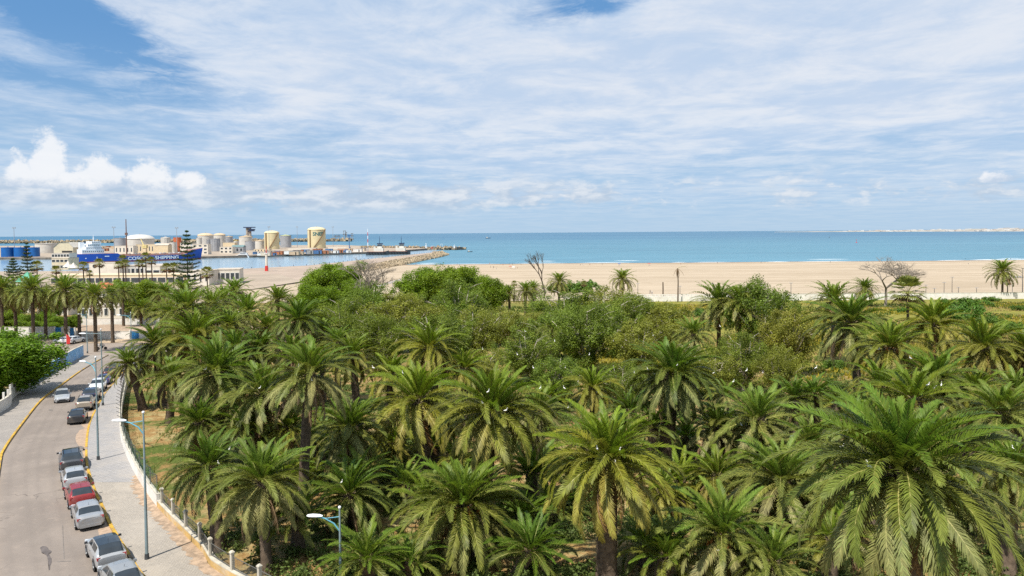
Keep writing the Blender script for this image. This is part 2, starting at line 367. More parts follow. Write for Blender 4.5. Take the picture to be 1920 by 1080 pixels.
def road_mat():
    m = bpy.data.materials.new('worn_asphalt'); m.use_nodes = True; nt = m.node_tree; p = nt.nodes['Principled BSDF']
    pos = N(nt, 'ShaderNodeNewGeometry').outputs['Position']
    n1 = noise(nt, pos, 0.16, 6, 0.6, 0.5); n2 = noise(nt, pos, 1.3, 6, 0.7, 0.3); n3 = noise(nt, pos, 22.0, 3, 0.7)
    c = mixc(nt, sstep(nt, n1, 0.35, 0.66), (0.21, 0.176, 0.15), (0.265, 0.222, 0.188))
    c = mixc(nt, mth(nt, 'MULTIPLY', sstep(nt, n2, 0.50, 0.74), 0.5), c, (0.35, 0.28, 0.225))
    c = mixc(nt, mth(nt, 'MULTIPLY', sstep(nt, n3, 0.45, 0.7), 0.45), c, (0.15, 0.125, 0.108))
    vo = N(nt, 'ShaderNodeTexVoronoi'); vo.feature = 'DISTANCE_TO_EDGE'; vo.inputs['Scale'].default_value = 0.19
    wv = N(nt, 'ShaderNodeVectorMath', operation='ADD'); nt.links.new(pos, wv.inputs[0])
    nn = N(nt, 'ShaderNodeTexNoise'); nn.inputs['Scale'].default_value = 0.8; nn.inputs['Detail'].default_value = 5; nt.links.new(pos, nn.inputs['Vector'])
    sc = N(nt, 'ShaderNodeVectorMath', operation='SCALE'); nt.links.new(nn.outputs['Color'], sc.inputs[0]); sc.inputs['Scale'].default_value = 2.2
    nt.links.new(sc.outputs[0], wv.inputs[1]); nt.links.new(wv.outputs[0], vo.inputs['Vector'])
    crack = mth(nt, 'MULTIPLY', sstep(nt, vo.outputs['Distance'], 0.012, 0.002), sstep(nt, n1, 0.45, 0.6))
    c = mixc(nt, mth(nt, 'MULTIPLY', crack, 0.6), c, (0.06, 0.05, 0.045))
    ac = N(nt, 'ShaderNodeAttribute', attribute_name='across').outputs['Fac']   # how far across the carriageway
    ac = mth(nt, 'ADD', ac, mth(nt, 'MULTIPLY', mth(nt, 'SUBTRACT', n1, 0.5), 0.05)); wear = None
    for f in (.13, .31, .44, .60):
        e = mth(nt, 'DIVIDE', mth(nt, 'SUBTRACT', ac, f), .035); e = mth(nt, 'EXPONENT', mth(nt, 'MULTIPLY', mth(nt, 'MULTIPLY', e, e), -1.0)); wear = e if wear is None else mth(nt, 'MAXIMUM', wear, e)
    c = mixc(nt, mth(nt, 'MULTIPLY', mth(nt, 'MULTIPLY', wear, sstep(nt, n2, 0.3, 0.65)), 0.34), c, (0.155, 0.132, 0.115))
    c = mixc(nt, mth(nt, 'MULTIPLY', sstep(nt, mth(nt, 'ADD', ac, mth(nt, 'MULTIPLY', n2, 0.1)), 0.14, 0.02), 0.35), c, (0.36, 0.29, 0.23))
    nt.links.new(c, p.inputs['Base Color']); p.inputs['Roughness'].default_value = 0.88; p.inputs['Specular IOR Level'].default_value = 0.25
    bn = N(nt, 'ShaderNodeBump'); bn.inputs['Strength'].default_value = 0.35; bn.inputs['Distance'].default_value = 0.02
    nt.links.new(n3, bn.inputs['Height']); nt.links.new(bn.outputs[0], p.inputs['Normal'])
    return m
def paver_mat(name, a, b, dust, bw=0.22, bh=0.11, rot=0.6):
    m = bpy.data.materials.new(name); m.use_nodes = True; nt = m.node_tree; p = nt.nodes['Principled BSDF']
    pos = N(nt, 'ShaderNodeNewGeometry').outputs['Position']
    mp = N(nt, 'ShaderNodeMapping'); mp.inputs['Rotation'].default_value = (0, 0, rot); nt.links.new(pos, mp.inputs[0])
    br = N(nt, 'ShaderNodeTexBrick'); nt.links.new(mp.outputs[0], br.inputs['Vector'])
    br.inputs['Color1'].default_value = (*a, 1); br.inputs['Color2'].default_value = (*b, 1); br.inputs['Mortar'].default_value = (*(v * 0.55 for v in a), 1)
    br.inputs['Scale'].default_value = 1.0; br.inputs['Brick Width'].default_value = bw; br.inputs['Row Height'].default_value = bh; br.inputs['Mortar Size'].default_value = 0.008
    n1 = noise(nt, pos, 0.4, 6, 0.65, 0.4); n3 = noise(nt, pos, 9.0, 4, 0.7)
    c = mixc(nt, mth(nt, 'MULTIPLY', sstep(nt, n1, 0.42, 0.66), 0.55), br.outputs[0], dust)
    c = mixc(nt, mth(nt, 'MULTIPLY', sstep(nt, n3, 0.5, 0.75), 0.3), c, tuple(v * 0.6 for v in a))
    nt.links.new(c, p.inputs['Base Color']); p.inputs['Roughness'].default_value = 0.9; p.inputs['Specular IOR Level'].default_value = 0.2
    bn = N(nt, 'ShaderNodeBump'); bn.inputs['Strength'].default_value = 0.4; bn.inputs['Distance'].default_value = 0.01
    nt.links.new(br.outputs['Fac'], bn.inputs['Height']); bn.invert = True; nt.links.new(bn.outputs[0], p.inputs['Normal'])
    return m
def struct(o, label=None): o['kind'] = 'structure'; return o
def sheet(name, xs, ys, zf, m, jit=0.0, smooth=True):
    X, Y = np.meshgrid(xs, ys); rs = np.random.RandomState(5)
    Z = np.vectorize(zf)(X, Y) + (rs.rand(*X.shape) - .5) * jit
    V = np.stack([X.ravel(), Y.ravel(), Z.ravel()], 1); nx, ny = len(xs), len(ys)
    i = np.arange(nx - 1)[None, :] + np.arange(ny - 1)[:, None] * nx
    F = np.stack([i, i + 1, i + 1 + nx, i + nx], -1).reshape(-1, 4)
    o = bpy.data.objects.new(name, np_mesh(name, V, F, [m], smooth=smooth)); return struct(link(o))

M_soil = ground_mat(); M_sand = sand_mat(); M_road = road_mat()
M_sea = sea_mat('sea_water', (0.026, 0.122, 0.215), (0.066, 0.200, 0.272), 0.35, 0.16, 0.35)
M_harb = sea_mat('harbour_water', (0.16, 0.27, 0.35), (0.20, 0.31, 0.39), 0.16, 0.5, 0.10)
ys = [-300, -100, 0, 30, 50] + list(range(60, 161, 5)) + list(range(170, 307, 9)) + [306]
sheet('ground', list(np.linspace(-900, -160, 20)) + list(np.linspace(-150, 150, 61)) + list(np.linspace(160, 900, 20)), ys, lambda x, y: G(x, y) - (0.03 if y < 260 else 0.06 + (y - 260) * 0.01), M_soil)
def beach_z(x, y): return prof(y) + 0.06 * math.sin(y * 0.12 + x * 0.004) * (1 if y < 650 else 0) + 0.05 * math.sin(x * 0.03) + (0.02 if y > 262 else 0)
sheet('beach', list(np.linspace(-138, 260, 140)) + list(np.linspace(275, 1500, 40)), list(range(268, 802, 6)), beach_z, M_sand)
sheet('sea', [-90000, -20000, -5000, -1500, 0, 1500, 5000, 20000, 90000], [-400, 0, 400, 800, 1500, 3000, 6000, 15000, 40000, 120000], lambda x, y: SEA, M_sea)
hw = MB(); hw.add([(-1500, 480, SEA + .04), (-215, 480, SEA + .04), (-120, 850, SEA + .04), (-96, 1010, SEA + .04), (-140, 1330, SEA + .04), (-700, 1330, SEA + .04), (-1500, 1330, SEA + .04)], [(0, 1, 2, 3, 4, 5, 6)])
struct(hw.build('harbour_water', M_harb))

# surf: foam lines along the shore
M_foam = mat('surf_foam', (0.72, 0.75, 0.75), 0.6, 0.1, 0.6)
def surf():
    rs = random.Random(3); V = []; F = []
    for (y0, w, frac, amp) in ((690, 1.7, 0.6, 2.0), (700, 1.2, 0.35, 3.0), (718, 1.5, 0.22, 3.0), (742, 1.2, 0.2, 3.0)):
        x = -92.0
        while x < 900:
            ln = rs.uniform(8, 60)
            if rs.random() < frac:
                n = max(4, int(ln / 4)); b = len(V); ph = rs.random() * 6
                for i in range(n + 1):
                    xx = x + ln * i / n; t = math.sin(math.pi * i / n)
                    yy = y0 + amp * math.sin(xx * 0.021 + ph) + amp * 0.5 * math.sin(xx * 0.09) + (xx > 400) * 0.02 * (xx - 400)
                    ww = w * t * rs.uniform(0.5, 1.2)
                    V += [(xx, yy - ww / 2, SEA + 0.10), (xx, yy, SEA + 0.10 + 0.25 * t), (xx, yy + ww / 2, SEA + 0.10)]
                for i in range(n):
                    for k in (0, 1): F.append((b + 3 * i + k, b + 3 * i + 3 + k, b + 3 * i + 4 + k, b + 3 * i + 1 + k))
            x += ln + rs.uniform(0, 10)
    o = bpy.data.objects.new('surf_foam', np_mesh('surf_foam', V, F, [M_foam])); link(o)
    tag(o, 'broken white lines of surf foam along the beach edge', 'surf', kind='stuff')
surf()

# ------------------------------------------------------------------ road and pavements
def crv(pts, n=10):
    P = [np.array(p[:2], float) for p in pts]; out = []
    for i in range(len(P) - 1):
        p0, p1, p2, p3 = P[max(i - 1, 0)], P[i], P[i + 1], P[min(i + 2, len(P) - 1)]
        for k in range(n):
            t = k / n
            out.append(0.5 * ((2 * p1) + (-p0 + p2) * t + (2 * p0 - 5 * p1 + 4 * p2 - p3) * t * t + (-p0 + 3 * p1 - 3 * p2 + p3) * t ** 3))
    out.append(P[-1]); return np.array(out)
gxy = lambda L: [tuple(gp(*q)[:2]) for q in L]
KL = crv([(2, 0), (-11, 15), (-24, 33), (-37, 51)] + gxy([(0, 868), (10, 840), (42, 795), (78, 751), (116, 722), (158, 692), (203, 666)]))
KR = crv([(11, 0), (3, 10), (-7, 24), (-15, 34.5)] + gxy([(265, 1080), (247, 1052), (210, 992), (192, 953), (176, 918), (164, 876), (162, 838), (167, 800), (178, 773), (198, 738), (213, 720), (232, 698), (246, 682), (256, 671)]))
WL = crv([(-12, 0), (-28, 20), (-52, 55)] + gxy([(0, 777), (25, 749), (58, 724), (86, 707), (113, 690), (124, 687), (140, 677), (157, 668), (168, 658)]))
WR = crv([(22, 0), (12, 12), (2, 24), (-8, 35)] + gxy([(407, 1075), (384, 1045), (338, 999), (294, 953), (259, 902), (238, 860), (227, 828), (224, 800), (225, 775), (229, 751), (233, 733), (242, 714), (262, 694), (276, 680)]))
def xat(C, y): return float(np.interp(y, C[:, 1], C[:, 0]))
def ribbon(name, CA, CB, y0, y1, dz, m, nx=5, step=1.5, crown=0.0):
    rows = np.linspace(y0, y1, int((y1 - y0) / step) + 2); V = []; F = []
    for y in rows:
        a, b = xat(CA, y), xat(CB, y)
        for k in range(nx):
            t = k / (nx - 1); V.append((a + (b - a) * t, y, G(0, y) + dz + crown * math.sin(math.pi * t)))
    for j in range(len(rows) - 1):
        for k in range(nx - 1):
            i = j * nx + k; F.append((i, i + 1, i + 1 + nx, i + nx))
    me = np_mesh(name, V, F, [m], smooth=True); at_ = me.attributes.new('across', 'FLOAT', 'POINT'); at_.data.foreach_set('value', [k / (nx - 1) for _ in rows for k in range(nx)])
    return struct(link(bpy.data.objects.new(name, me)))
YE = KL[-1, 1]
ribbon('road', KL, KR, 0, YE + 2, 0.02, M_road, 13, crown=0.05)
M_pvL = paver_mat('pavement_left_pavers', (0.27, 0.245, 0.22), (0.315, 0.285, 0.255), (0.35, 0.31, 0.27))
M_pvN = paver_mat('pavement_beige_pavers', (0.32, 0.285, 0.245), (0.375, 0.335, 0.285), (0.41, 0.36, 0.30))
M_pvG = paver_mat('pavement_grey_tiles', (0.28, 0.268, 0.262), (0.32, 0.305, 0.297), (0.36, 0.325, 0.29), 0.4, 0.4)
ribbon('pavement_left', WL, KL, 0, YE - 1, 0.14, M_pvL, 6)
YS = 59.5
ribbon('pavement_right', KR, WR, 0, YS, 0.14, M_pvN, 6)
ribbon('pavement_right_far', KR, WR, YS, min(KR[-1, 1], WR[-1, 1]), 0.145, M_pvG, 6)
# crossing street at the far end
def poly_sheet(name, xs, y0, y1, dz, m, n=12):
    rows = np.linspace(y0, y1, n)
    return sheet(name, xs, rows, lambda x, y: G(x, y) + dz, m)
poly_sheet('side_street', list(np.linspace(-260, -58, 30)), YE - 3, 159.5, 0.012, M_road)
M_dust = mat('dusty_verge', (0.40, 0.30, 0.20), 0.95, 0.2, 0.8, coords='World', dirt=(0.24, 0.17, 0.1))
poly_sheet('verge', list(np.linspace(-260, -50, 30)), 159.5, 166.2, 0.05, M_dust)

# kerb stones, yellow paint worn
M_kerb = mat('kerb_yellow_paint', (0.50, 0.30, 0.035), 0.75, 0.25, 2.0, dirt=(0.22, 0.16, 0.10), dirt_amt=0.75, coords='World')
M_kerbo = mat('kerb_bare_stone', (0.27, 0.20, 0.13), 0.85, 0.25, 2.0, dirt=(0.14, 0.10, 0.07), coords='World')
stone_y = MB().box((0, 0, 0), (0.985, 0.20, 0.20), taper=0.985).mesh('kerb_stone', M_kerb)
stone_b = MB().box((0, 0, 0), (0.985, 0.20, 0.20), taper=0.985).mesh('kerb_stone_bare', M_kerbo)
def kerb(name, C, y0, y1, off, seed, barefrom):
    rs = random.Random(seed); root = struct(empty(name)); seg = np.linalg.norm(np.diff(C, axis=0), axis=1); s = np.concatenate([[0], np.cumsum(seg)])
    for d in np.arange(0.5, s[-1], 1.0):
        x, y = np.interp(d, s, C[:, 0]), np.interp(d, s, C[:, 1])
        if not y0 < y < y1: continue
        x2, y2 = np.interp(d + .3, s, C[:, 0]), np.interp(d + .3, s, C[:, 1])
        a = math.atan2(y2 - y, x2 - x)
        sl = math.atan2(G(0, y2) - G(0, y), math.hypot(x2 - x, y2 - y) + 1e-6)
        me = stone_b if (y > barefrom and rs.random() < 0.7) or rs.random() < 0.04 else stone_y
        inst('kerb_stone', me, root, (x + off * math.sin(a), y - off * math.cos(a), G(x, y) + 0.078 + rs.uniform(-.006, .006)), (0, -sl, a + rs.uniform(-.01, .01)))
kerb('kerb_left', KL, 42, YE, 0.0, 1, 118)
kerb('kerb_right', KR, 40, 132, 0.0, 2, 300)

# damp stain and dusty gutter on the asphalt
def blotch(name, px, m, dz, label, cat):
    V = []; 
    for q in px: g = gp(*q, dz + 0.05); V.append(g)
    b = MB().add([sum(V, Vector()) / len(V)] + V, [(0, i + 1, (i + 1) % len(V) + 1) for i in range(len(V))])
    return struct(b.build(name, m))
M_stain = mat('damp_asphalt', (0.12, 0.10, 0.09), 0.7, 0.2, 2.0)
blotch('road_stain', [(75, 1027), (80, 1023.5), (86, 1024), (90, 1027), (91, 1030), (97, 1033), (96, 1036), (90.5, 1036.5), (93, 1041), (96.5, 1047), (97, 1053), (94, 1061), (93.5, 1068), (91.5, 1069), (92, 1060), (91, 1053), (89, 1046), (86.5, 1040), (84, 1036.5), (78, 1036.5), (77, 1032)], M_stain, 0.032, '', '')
M_gut = mat('sandy_gutter', (0.36, 0.26, 0.185), 0.95, 0.15, 3.0, coords='World')
def gutter():
    V = []; F = []; rs = random.Random(9)
    for k, y in enumerate(np.arange(44, 118, 1.0)):
        xk = xat(KR, y); w = 0.9 + 0.5 * math.sin(y * .7) + rs.uniform(-.25, .3)
        V += [(xk - 0.1 - max(.2, w), y, G(0, y) + .042), (xk - 0.08, y, G(0, y) + .05)]
        if k: b = 2 * k; F.append((b - 2, b - 1, b + 1, b))
    struct(link(bpy.data.objects.new('gutter_sand', np_mesh('gutter_sand', V, F, [M_gut]))))
gutter()
# strip of bare soil with broken pavers along the low wall
M_bare = mat('bare_soil_strip', (0.34, 0.25, 0.175), 0.95, 0.3, 2.5, coords='World', dirt=(0.26, 0.17, 0.11))
def soilstrip():
    V = []; F = []; rs = random.Random(4)
    for k, y in enumerate(np.arange(42, 61.5, 0.22)):
        x = xat(WR, y); w = (0.95 if y < 58 else max(0.05, 0.95 * (61.5 - y) / 3.5)) + rs.choice((0, .12, .25, -.2, -.1))
        V += [(x - max(.04, w), y, G(0, y) + .149), (x + .05, y, G(0, y) + .151)]
        if k: b = 2 * k; F.append((b - 2, b - 1, b + 1, b))
    struct(link(bpy.data.objects.new('soil_strip', np_mesh('soil_strip', V, F, [M_bare]))))
soilstrip()

# ------------------------------------------------------------------ boundary walls by the road
M_plast = mat('white_plaster', (0.70, 0.67, 0.62), 0.85, 0.08, 0.9, dirt=(0.44, 0.37, 0.30), dirt_amt=0.35, coords='World', bump=0.2, bscale=6)
M_ochre = mat('ochre_base_coat', (0.50, 0.33, 0.12), 0.85, 0.2, 1.2, dirt=(0.55, 0.45, 0.33), dirt_amt=0.75, coords='World', bump=0.25, bscale=6)
M_cap = mat('weathered_coping', (0.50, 0.46, 0.38), 0.9, 0.15, 1.5, dirt=(0.22, 0.19, 0.14), dirt_amt=0.5, coords='World')
M_green = mat('green_fence_paint', (0.045, 0.14, 0.105), 0.6, 0.15, 4.0)
M_iron = mat('grey_iron', (0.14, 0.14, 0.13), 0.6, 0.15, 4.0, metal=0.3)
M_blue = mat('pale_blue_plaster', (0.20, 0.42, 0.68), 0.85, 0.16, 0.8, dirt=(0.50, 0.58, 0.66), dirt_amt=0.55, coords='World', bump=0.2, bscale=6)
M_bgate = mat('blue_gate_paint', (0.028, 0.20, 0.46), 0.5, 0.1, 2.0)
def wallstrip(name, C, y0, y1, z0, z1, th, m, parent, step=1.0, side=1):
    b = MB(); rows = list(np.arange(y0, y1, step)) + [y1]; V = []
    for y in rows:
        x = xat(C, y); x2 = xat(C, y + .1); t = Vector((x2 - x, .1, 0)).normalized(); n = Vector((t.y, -t.x, 0)) * side
        g = G(0, y)
        for (o, z) in ((0, z0), (0, z1), (th, z1), (th, z0)): V.append((x + n.x * o, y + n.y * o, g + z))
    F = []
    for j in range(len(rows) - 1):
        for k in range(4):
            q = (4 * j + k, 4 * j + (k + 1) % 4, 4 * j + 4 + (k + 1) % 4, 4 * j + 4 + k)
            F.append(q if side < 0 else q[::-1])
    F += [(3, 2, 1, 0), tuple(4 * (len(rows) - 1) + k for k in range(4))]
    b.add(V, F); return b.build(name, m, parent)
YB = gp(294, 953).y
w1 = thing('boundary_wall', 'white plastered wall topped by green mesh fence along grey tiled pavement', 'wall')
wallstrip('wall_face', WR, YB, WR[-1, 1] - 1, -0.2, 1.0, 0.22, M_plast, w1)
wallstrip('coping', WR, YB, WR[-1, 1] - 1, 1.003, 1.06, 0.26, M_cap, w1)
def along(C, y0, y1, step):
    seg = np.linalg.norm(np.diff(C, axis=0), axis=1); s = np.concatenate([[0], np.cumsum(seg)])
    a, b = np.interp(y0, C[:, 1], s), np.interp(y1, C[:, 1], s)
    for d in np.arange(a, b, step):
        x, y = np.interp(d, s, C[:, 0]), np.interp(d, s, C[:, 1]); x2, y2 = np.interp(d + .2, s, C[:, 0]), np.interp(d + .2, s, C[:, 1])
        yield x, y, math.atan2(y2 - y, x2 - x)
pm = MB(); pm.cyl((0, 0, 0), (0, 0, 1.35), 0.035, n=6); pm.cyl((0, 0, 1.33), (-.42, 0, 1.62), 0.03, n=6); pm_me = pm.mesh('fence_post', M_iron)
prev = None; posts = list(along(WR, YB + .3, WR[-1, 1] - 1.5, 2.4))
for x, y, a in posts:
    n = Vector((math.sin(a), -math.cos(a), 0)) * 0.13
    inst('fence_post', pm_me, w1, (x + n.x, y + n.y, G(0, y) + 1.055), (0, 0, a - math.pi / 2))
def mesh_panel(p, q, h, parent):
    b = MB(); p, q = Vector(p), Vector(q); L = (q - p).length; d = (q - p) / L; up = Vector((0, 0, 1)); nv = int(L / 0.11); nh = 9
    w = 0.009; nrm = d.cross(up)
    for i in range(nv + 1):
        c = p + d * (L * i / nv); b.add([c - d * w, c + d * w, c + d * w + up * h, c - d * w + up * h], [(0, 1, 2, 3)])
    for j in range(nh + 1):
        c = p + up * (h * j / nh) + nrm * 0.006; b.add([c - up * w, c + d * L - up * w, c + d * L + up * w, c + up * w], [(0, 1, 2, 3)])
    return b.build('mesh_panel', M_green, parent)
for (x, y, a), (x2, y2, a2) in zip(posts, posts[1:]):
    n = Vector((math.sin(a), -math.cos(a), 0)) * 0.13
    mesh_panel((x + n.x, y + n.y, G(0, y) + 1.07), (x2 + n.x, y2 + n.y, G(0, y2) + 1.07), 1.25, w1)
w2 = thing('railing_wall', 'low ochre stained wall with concrete posts and iron railings below palms', 'wall')
wallstrip('wall_base', WR, 34, YB - 0.02, -0.2, 0.55, 0.30, M_ochre, w2)
wallstrip('coping', WR, 34, YB - 0.02, 0.553, 0.62, 0.36, M_cap, w2)
post_me = MB().box((0, 0, .5), (.19, .19, 1.0)).box((0, 0, 1.04), (.26, .26, .08)).box((0, 0, 1.12), (.22, .22, .08), taper=.5).mesh('concrete_post', M_cap)
bar_me = MB().cyl((0, 0, 0), (0, 0, .78), .011, n=5).mesh('railing_bar', M_iron)
bp = list(along(WR, 35, YB - .1, 2.9))
for x, y, a in bp:
    n = Vector((math.sin(a), -math.cos(a), 0)) * .18
    inst('concrete_post', post_me, w2, (x + n.x, y + n.y, G(0, y) + .615), (0, 0, a))
for (x, y, a), (x2, y2, a2) in zip(bp, bp[1:]):
    n = Vector((math.sin(a), -math.cos(a), 0)) * .18; p = Vector((x + n.x, y + n.y, .62)); q = Vector((x2 + n.x, y2 + n.y, .62))
    r = MB()
    for z in (.12, .80): r.cyl(p + Vector((0, 0, z)), q + Vector((0, 0, z)), .02, n=5)
    r.build('rail', M_iron, w2)
    if y2 > 38:
        for i in range(1, 20):
            c = p.lerp(q, i / 20); inst('railing_bar', bar_me, w2, (c.x, c.y, c.z + .05))
w3 = thing('blue_wall', 'pale blue painted garden wall beside the far pavement', 'wall')
yA = gp(58, 724).y; yD = gp(113, 690).y; yE = gp(121, 687).y; yF = gp(157, 668).y
wallstrip('wall_face', WL, yA, yD, -0.3, 1.75, .25, M_blue, w3, side=-1)
wallstrip('wall_end', WL, yE, yF, -0.3, 2.15, .25, M_blue, w3, side=-1)
wallstrip('coping', WL, yE, yF, 2.153, 2.22, .28, M_cap, w3, side=-1)
M_steel = mat('grey_steel_door', (0.22, 0.26, 0.31), 0.6, 0.12, 2.0)
wallstrip('grey_door', WL, yD + .02, yE - .02, -0.2, 2.3, .2, M_steel, w3, side=-1)
for x, y, a in along(WL, yA, yD, 2.5):
    n = Vector((-math.sin(a), math.cos(a), 0)) * .12; inst('wall_post', MB().box((0, 0, .4), (.2, .2, .8)).mesh('wall_post', M_plast), w3, (x + n.x, y + n.y, G(0, y) + 1.74), (0, 0, a))
w4 = thing('garden_wall', 'weathered white wall under the dense dark green tree', 'wall')
wallstrip('wall_face', WL, 58, yA - .02, -0.3, 1.45, .25, M_plast, w4, side=-1)
wallstrip('coping', WL, 58, yA - .02, 1.453, 1.52, .3, M_cap, w4, side=-1)
for x, y, a in along(WL, 60, yA, 2.2):
    n = Vector((-math.sin(a), math.cos(a), 0)) * .12; inst('wall_post', MB().box((0, 0, .4), (.22, .22, .8)).mesh('wall_post', M_plast), w4, (x + n.x, y + n.y, G(0, y) + 1.5), (0, 0, a))

# patched trenches in the asphalt
M_patch = mat('asphalt_patch', (0.165, 0.145, 0.128), 0.9, 0.2, 3.0, coords='World'); M_patch2 = mat('asphalt_patch_pale', (0.33, 0.285, 0.245), 0.9, 0.2, 3.0, coords='World')
def patch(px, m): 
    V = [gp(*q, 0.078) for q in px]; struct(MB().add(V, [tuple(range(len(V)))]).build('road_patch', m))
patch([(142, 838), (152, 836), (158, 838), (157, 841), (147, 842), (140, 841)], M_patch); patch([(92, 767), (99, 768), (98, 770), (91, 769)], M_patch)
patch([(108, 1052), (132, 1051), (133, 1052.6), (108, 1053.6)], M_patch); patch([(118, 985), (121, 1048), (119.6, 1048), (116.6, 985)], M_patch)

# ================================================================== STREET LAMPS
M_pole = mat('grey_green_pole_paint', (0.22, 0.29, 0.31), 0.5, 0.12, 2.0, metal=0.2)
M_arm = mat('blue_arm_paint', (0.10, 0.30, 0.38), 0.5, 0.12, 2.0, metal=0.2)
M_white = mat('white_enamel', (0.72, 0.73, 0.74), 0.4, 0.05, 2.0)
M_lens = mat('lamp_lens', (0.55, 0.57, 0.55), 0.2, 0.05, 2.0, spec=0.8)
M_dark = mat('dark_base', (0.05, 0.055, 0.06), 0.6, 0.2, 3.0)
def street_lamp(base, h, L, ang, label, arm=True, twin=False):
    t = thing('street_lamp', label, 'street lamp', base, ang, 'street lamps along the road')
    MB().cyl((0, 0, 0), (0, 0, .35), .15, .13, 10).build('base', M_dark, t)
    MB().cyl((0, 0, .33), (0, 0, h * .45), .10, .085, 10, False).cyl((0, 0, h * .45 - .01), (0, 0, h + .55), .075, .05, 10).build('pole', M_pole, t, 40)
    MB().lathe([(.01, 0), (.07, .02), (.09, .09), (.07, .16), (.01, .18)], 10, (0, 0, h + .55)).build('finial', M_white, t, 60)
    if arm:
        pts = [(0, 0, h - .75), (-.35, 0, h - .3), (-.9, 0, h - .02), (-1.6, 0, h + .08), (-L, 0, h + .05)]
        MB().tube(pts, [.045, .045, .04, .04, .035], 8).build('arm', M_arm, t, 60)
        pts2 = [(0, 0, h + .1), (-.5, 0, h + .02), (-.95, 0, h - .05)]
        MB().tube(pts2, .03, 6).build('brace', M_arm, t, 60)
    else:
        MB().box((-L / 2, 0, h + .1), (L, .07, .07)).build('arm', M_pole, t)
        h -= .02
    hd = MB()
    secs = [(-L + .15, .06, .05), (-L - .05, .13, .10), (-L - .45, .17, .11), (-L - .75, .12, .06), (-L - .8, .03, .02)]
    V = []; F = []; n = 10
    for (x, w, hh) in secs:
        for j in range(n):
            a = 2 * math.pi * j / n; V.append((x, w * math.cos(a), h + .10 + (hh if math.sin(a) > 0 else hh * .35) * math.sin(a)))
    for i in range(len(secs) - 1):
        for j in range(n): F.append((i * n + j, i * n + (j + 1) % n, (i + 1) * n + (j + 1) % n, (i + 1) * n + j))
    F += [tuple(range(n - 1, -1, -1)), tuple(range((len(secs) - 1) * n, len(secs) * n))]
    o = hd.add(V, F).build('lamp_head', M_white, t, 50)
    MB().box((-L - .4, 0, h + .052), (.5, .2, .03)).build('lens', M_lens, o)
    return t
def lamp_at(bx, by, ty, tx, label, **k):
    g = gp(bx, by, .14); h = (at(bx, ty, g.y).z - g.z)
    return street_lamp(g, h, k.get('L', 1.55), k.get('ang', 0.0), label, k.get('arm', True))
lamp_at(275.5, 1048, 792, 222, 'tall street lamp standing by the low wall near the silver cars', ang=R(-4), L=1.25)
lamp_at(184.3, 862, 683, 150, 'tall street lamp on grey tiled pavement beside parked dark cars', ang=R(-30), L=1.7)
lamp_at(193, 760, 627, 165, 'straight armed lamp post beside the parked white car', arm=False, L=2.2, ang=R(-8))
lamp_at(247, 664, 592, 225, 'pale street lamp at the far road junction', ang=R(-10), L=2.3)
lamp_at(164, 662, 590, 150, 'thin lamp post at the far pavement corner by a palm', ang=R(-10), L=1.2)
# lamp standing inside the garden, near the bottom of the photo
pb = at(637, 972, 41.0)
street_lamp((pb.x, pb.y, 0.0), pb.z, 1.15, R(-6), 'street lamp rising between the palms at the bottom of the view')

# ================================================================== CARS
M_tyre = mat('tyre_rubber', (0.018, 0.018, 0.019), 0.85, 0.2, 8.0)
M_rim = mat('alloy_rim', (0.42, 0.43, 0.44), 0.35, 0.1, 4.0, metal=0.8)
M_glass = mat('car_glass', (0.025, 0.032, 0.038), 0.08, 0.2, 1.2, spec=0.9)
M_trim = mat('black_trim', (0.03, 0.03, 0.033), 0.55, 0.2, 3.0)
M_tail = mat('tail_lamp_red', (0.30, 0.012, 0.015), 0.2, 0.2, 6.0, spec=0.7)
M_head = mat('head_lamp_glass', (0.55, 0.57, 0.60), 0.12, 0.2, 6.0, spec=0.9)
M_plate = mat('number_plate', (0.70, 0.70, 0.66), 0.5, 0.05, 5.0)
def paint(name, c, rough=0.28):
    return mat('paint_' + name, c, rough, 0.05, 0.9, metal=0.15, spec=0.5, coat=0.6, dirt=(0.30, 0.25, 0.20), dirt_amt=0.22)
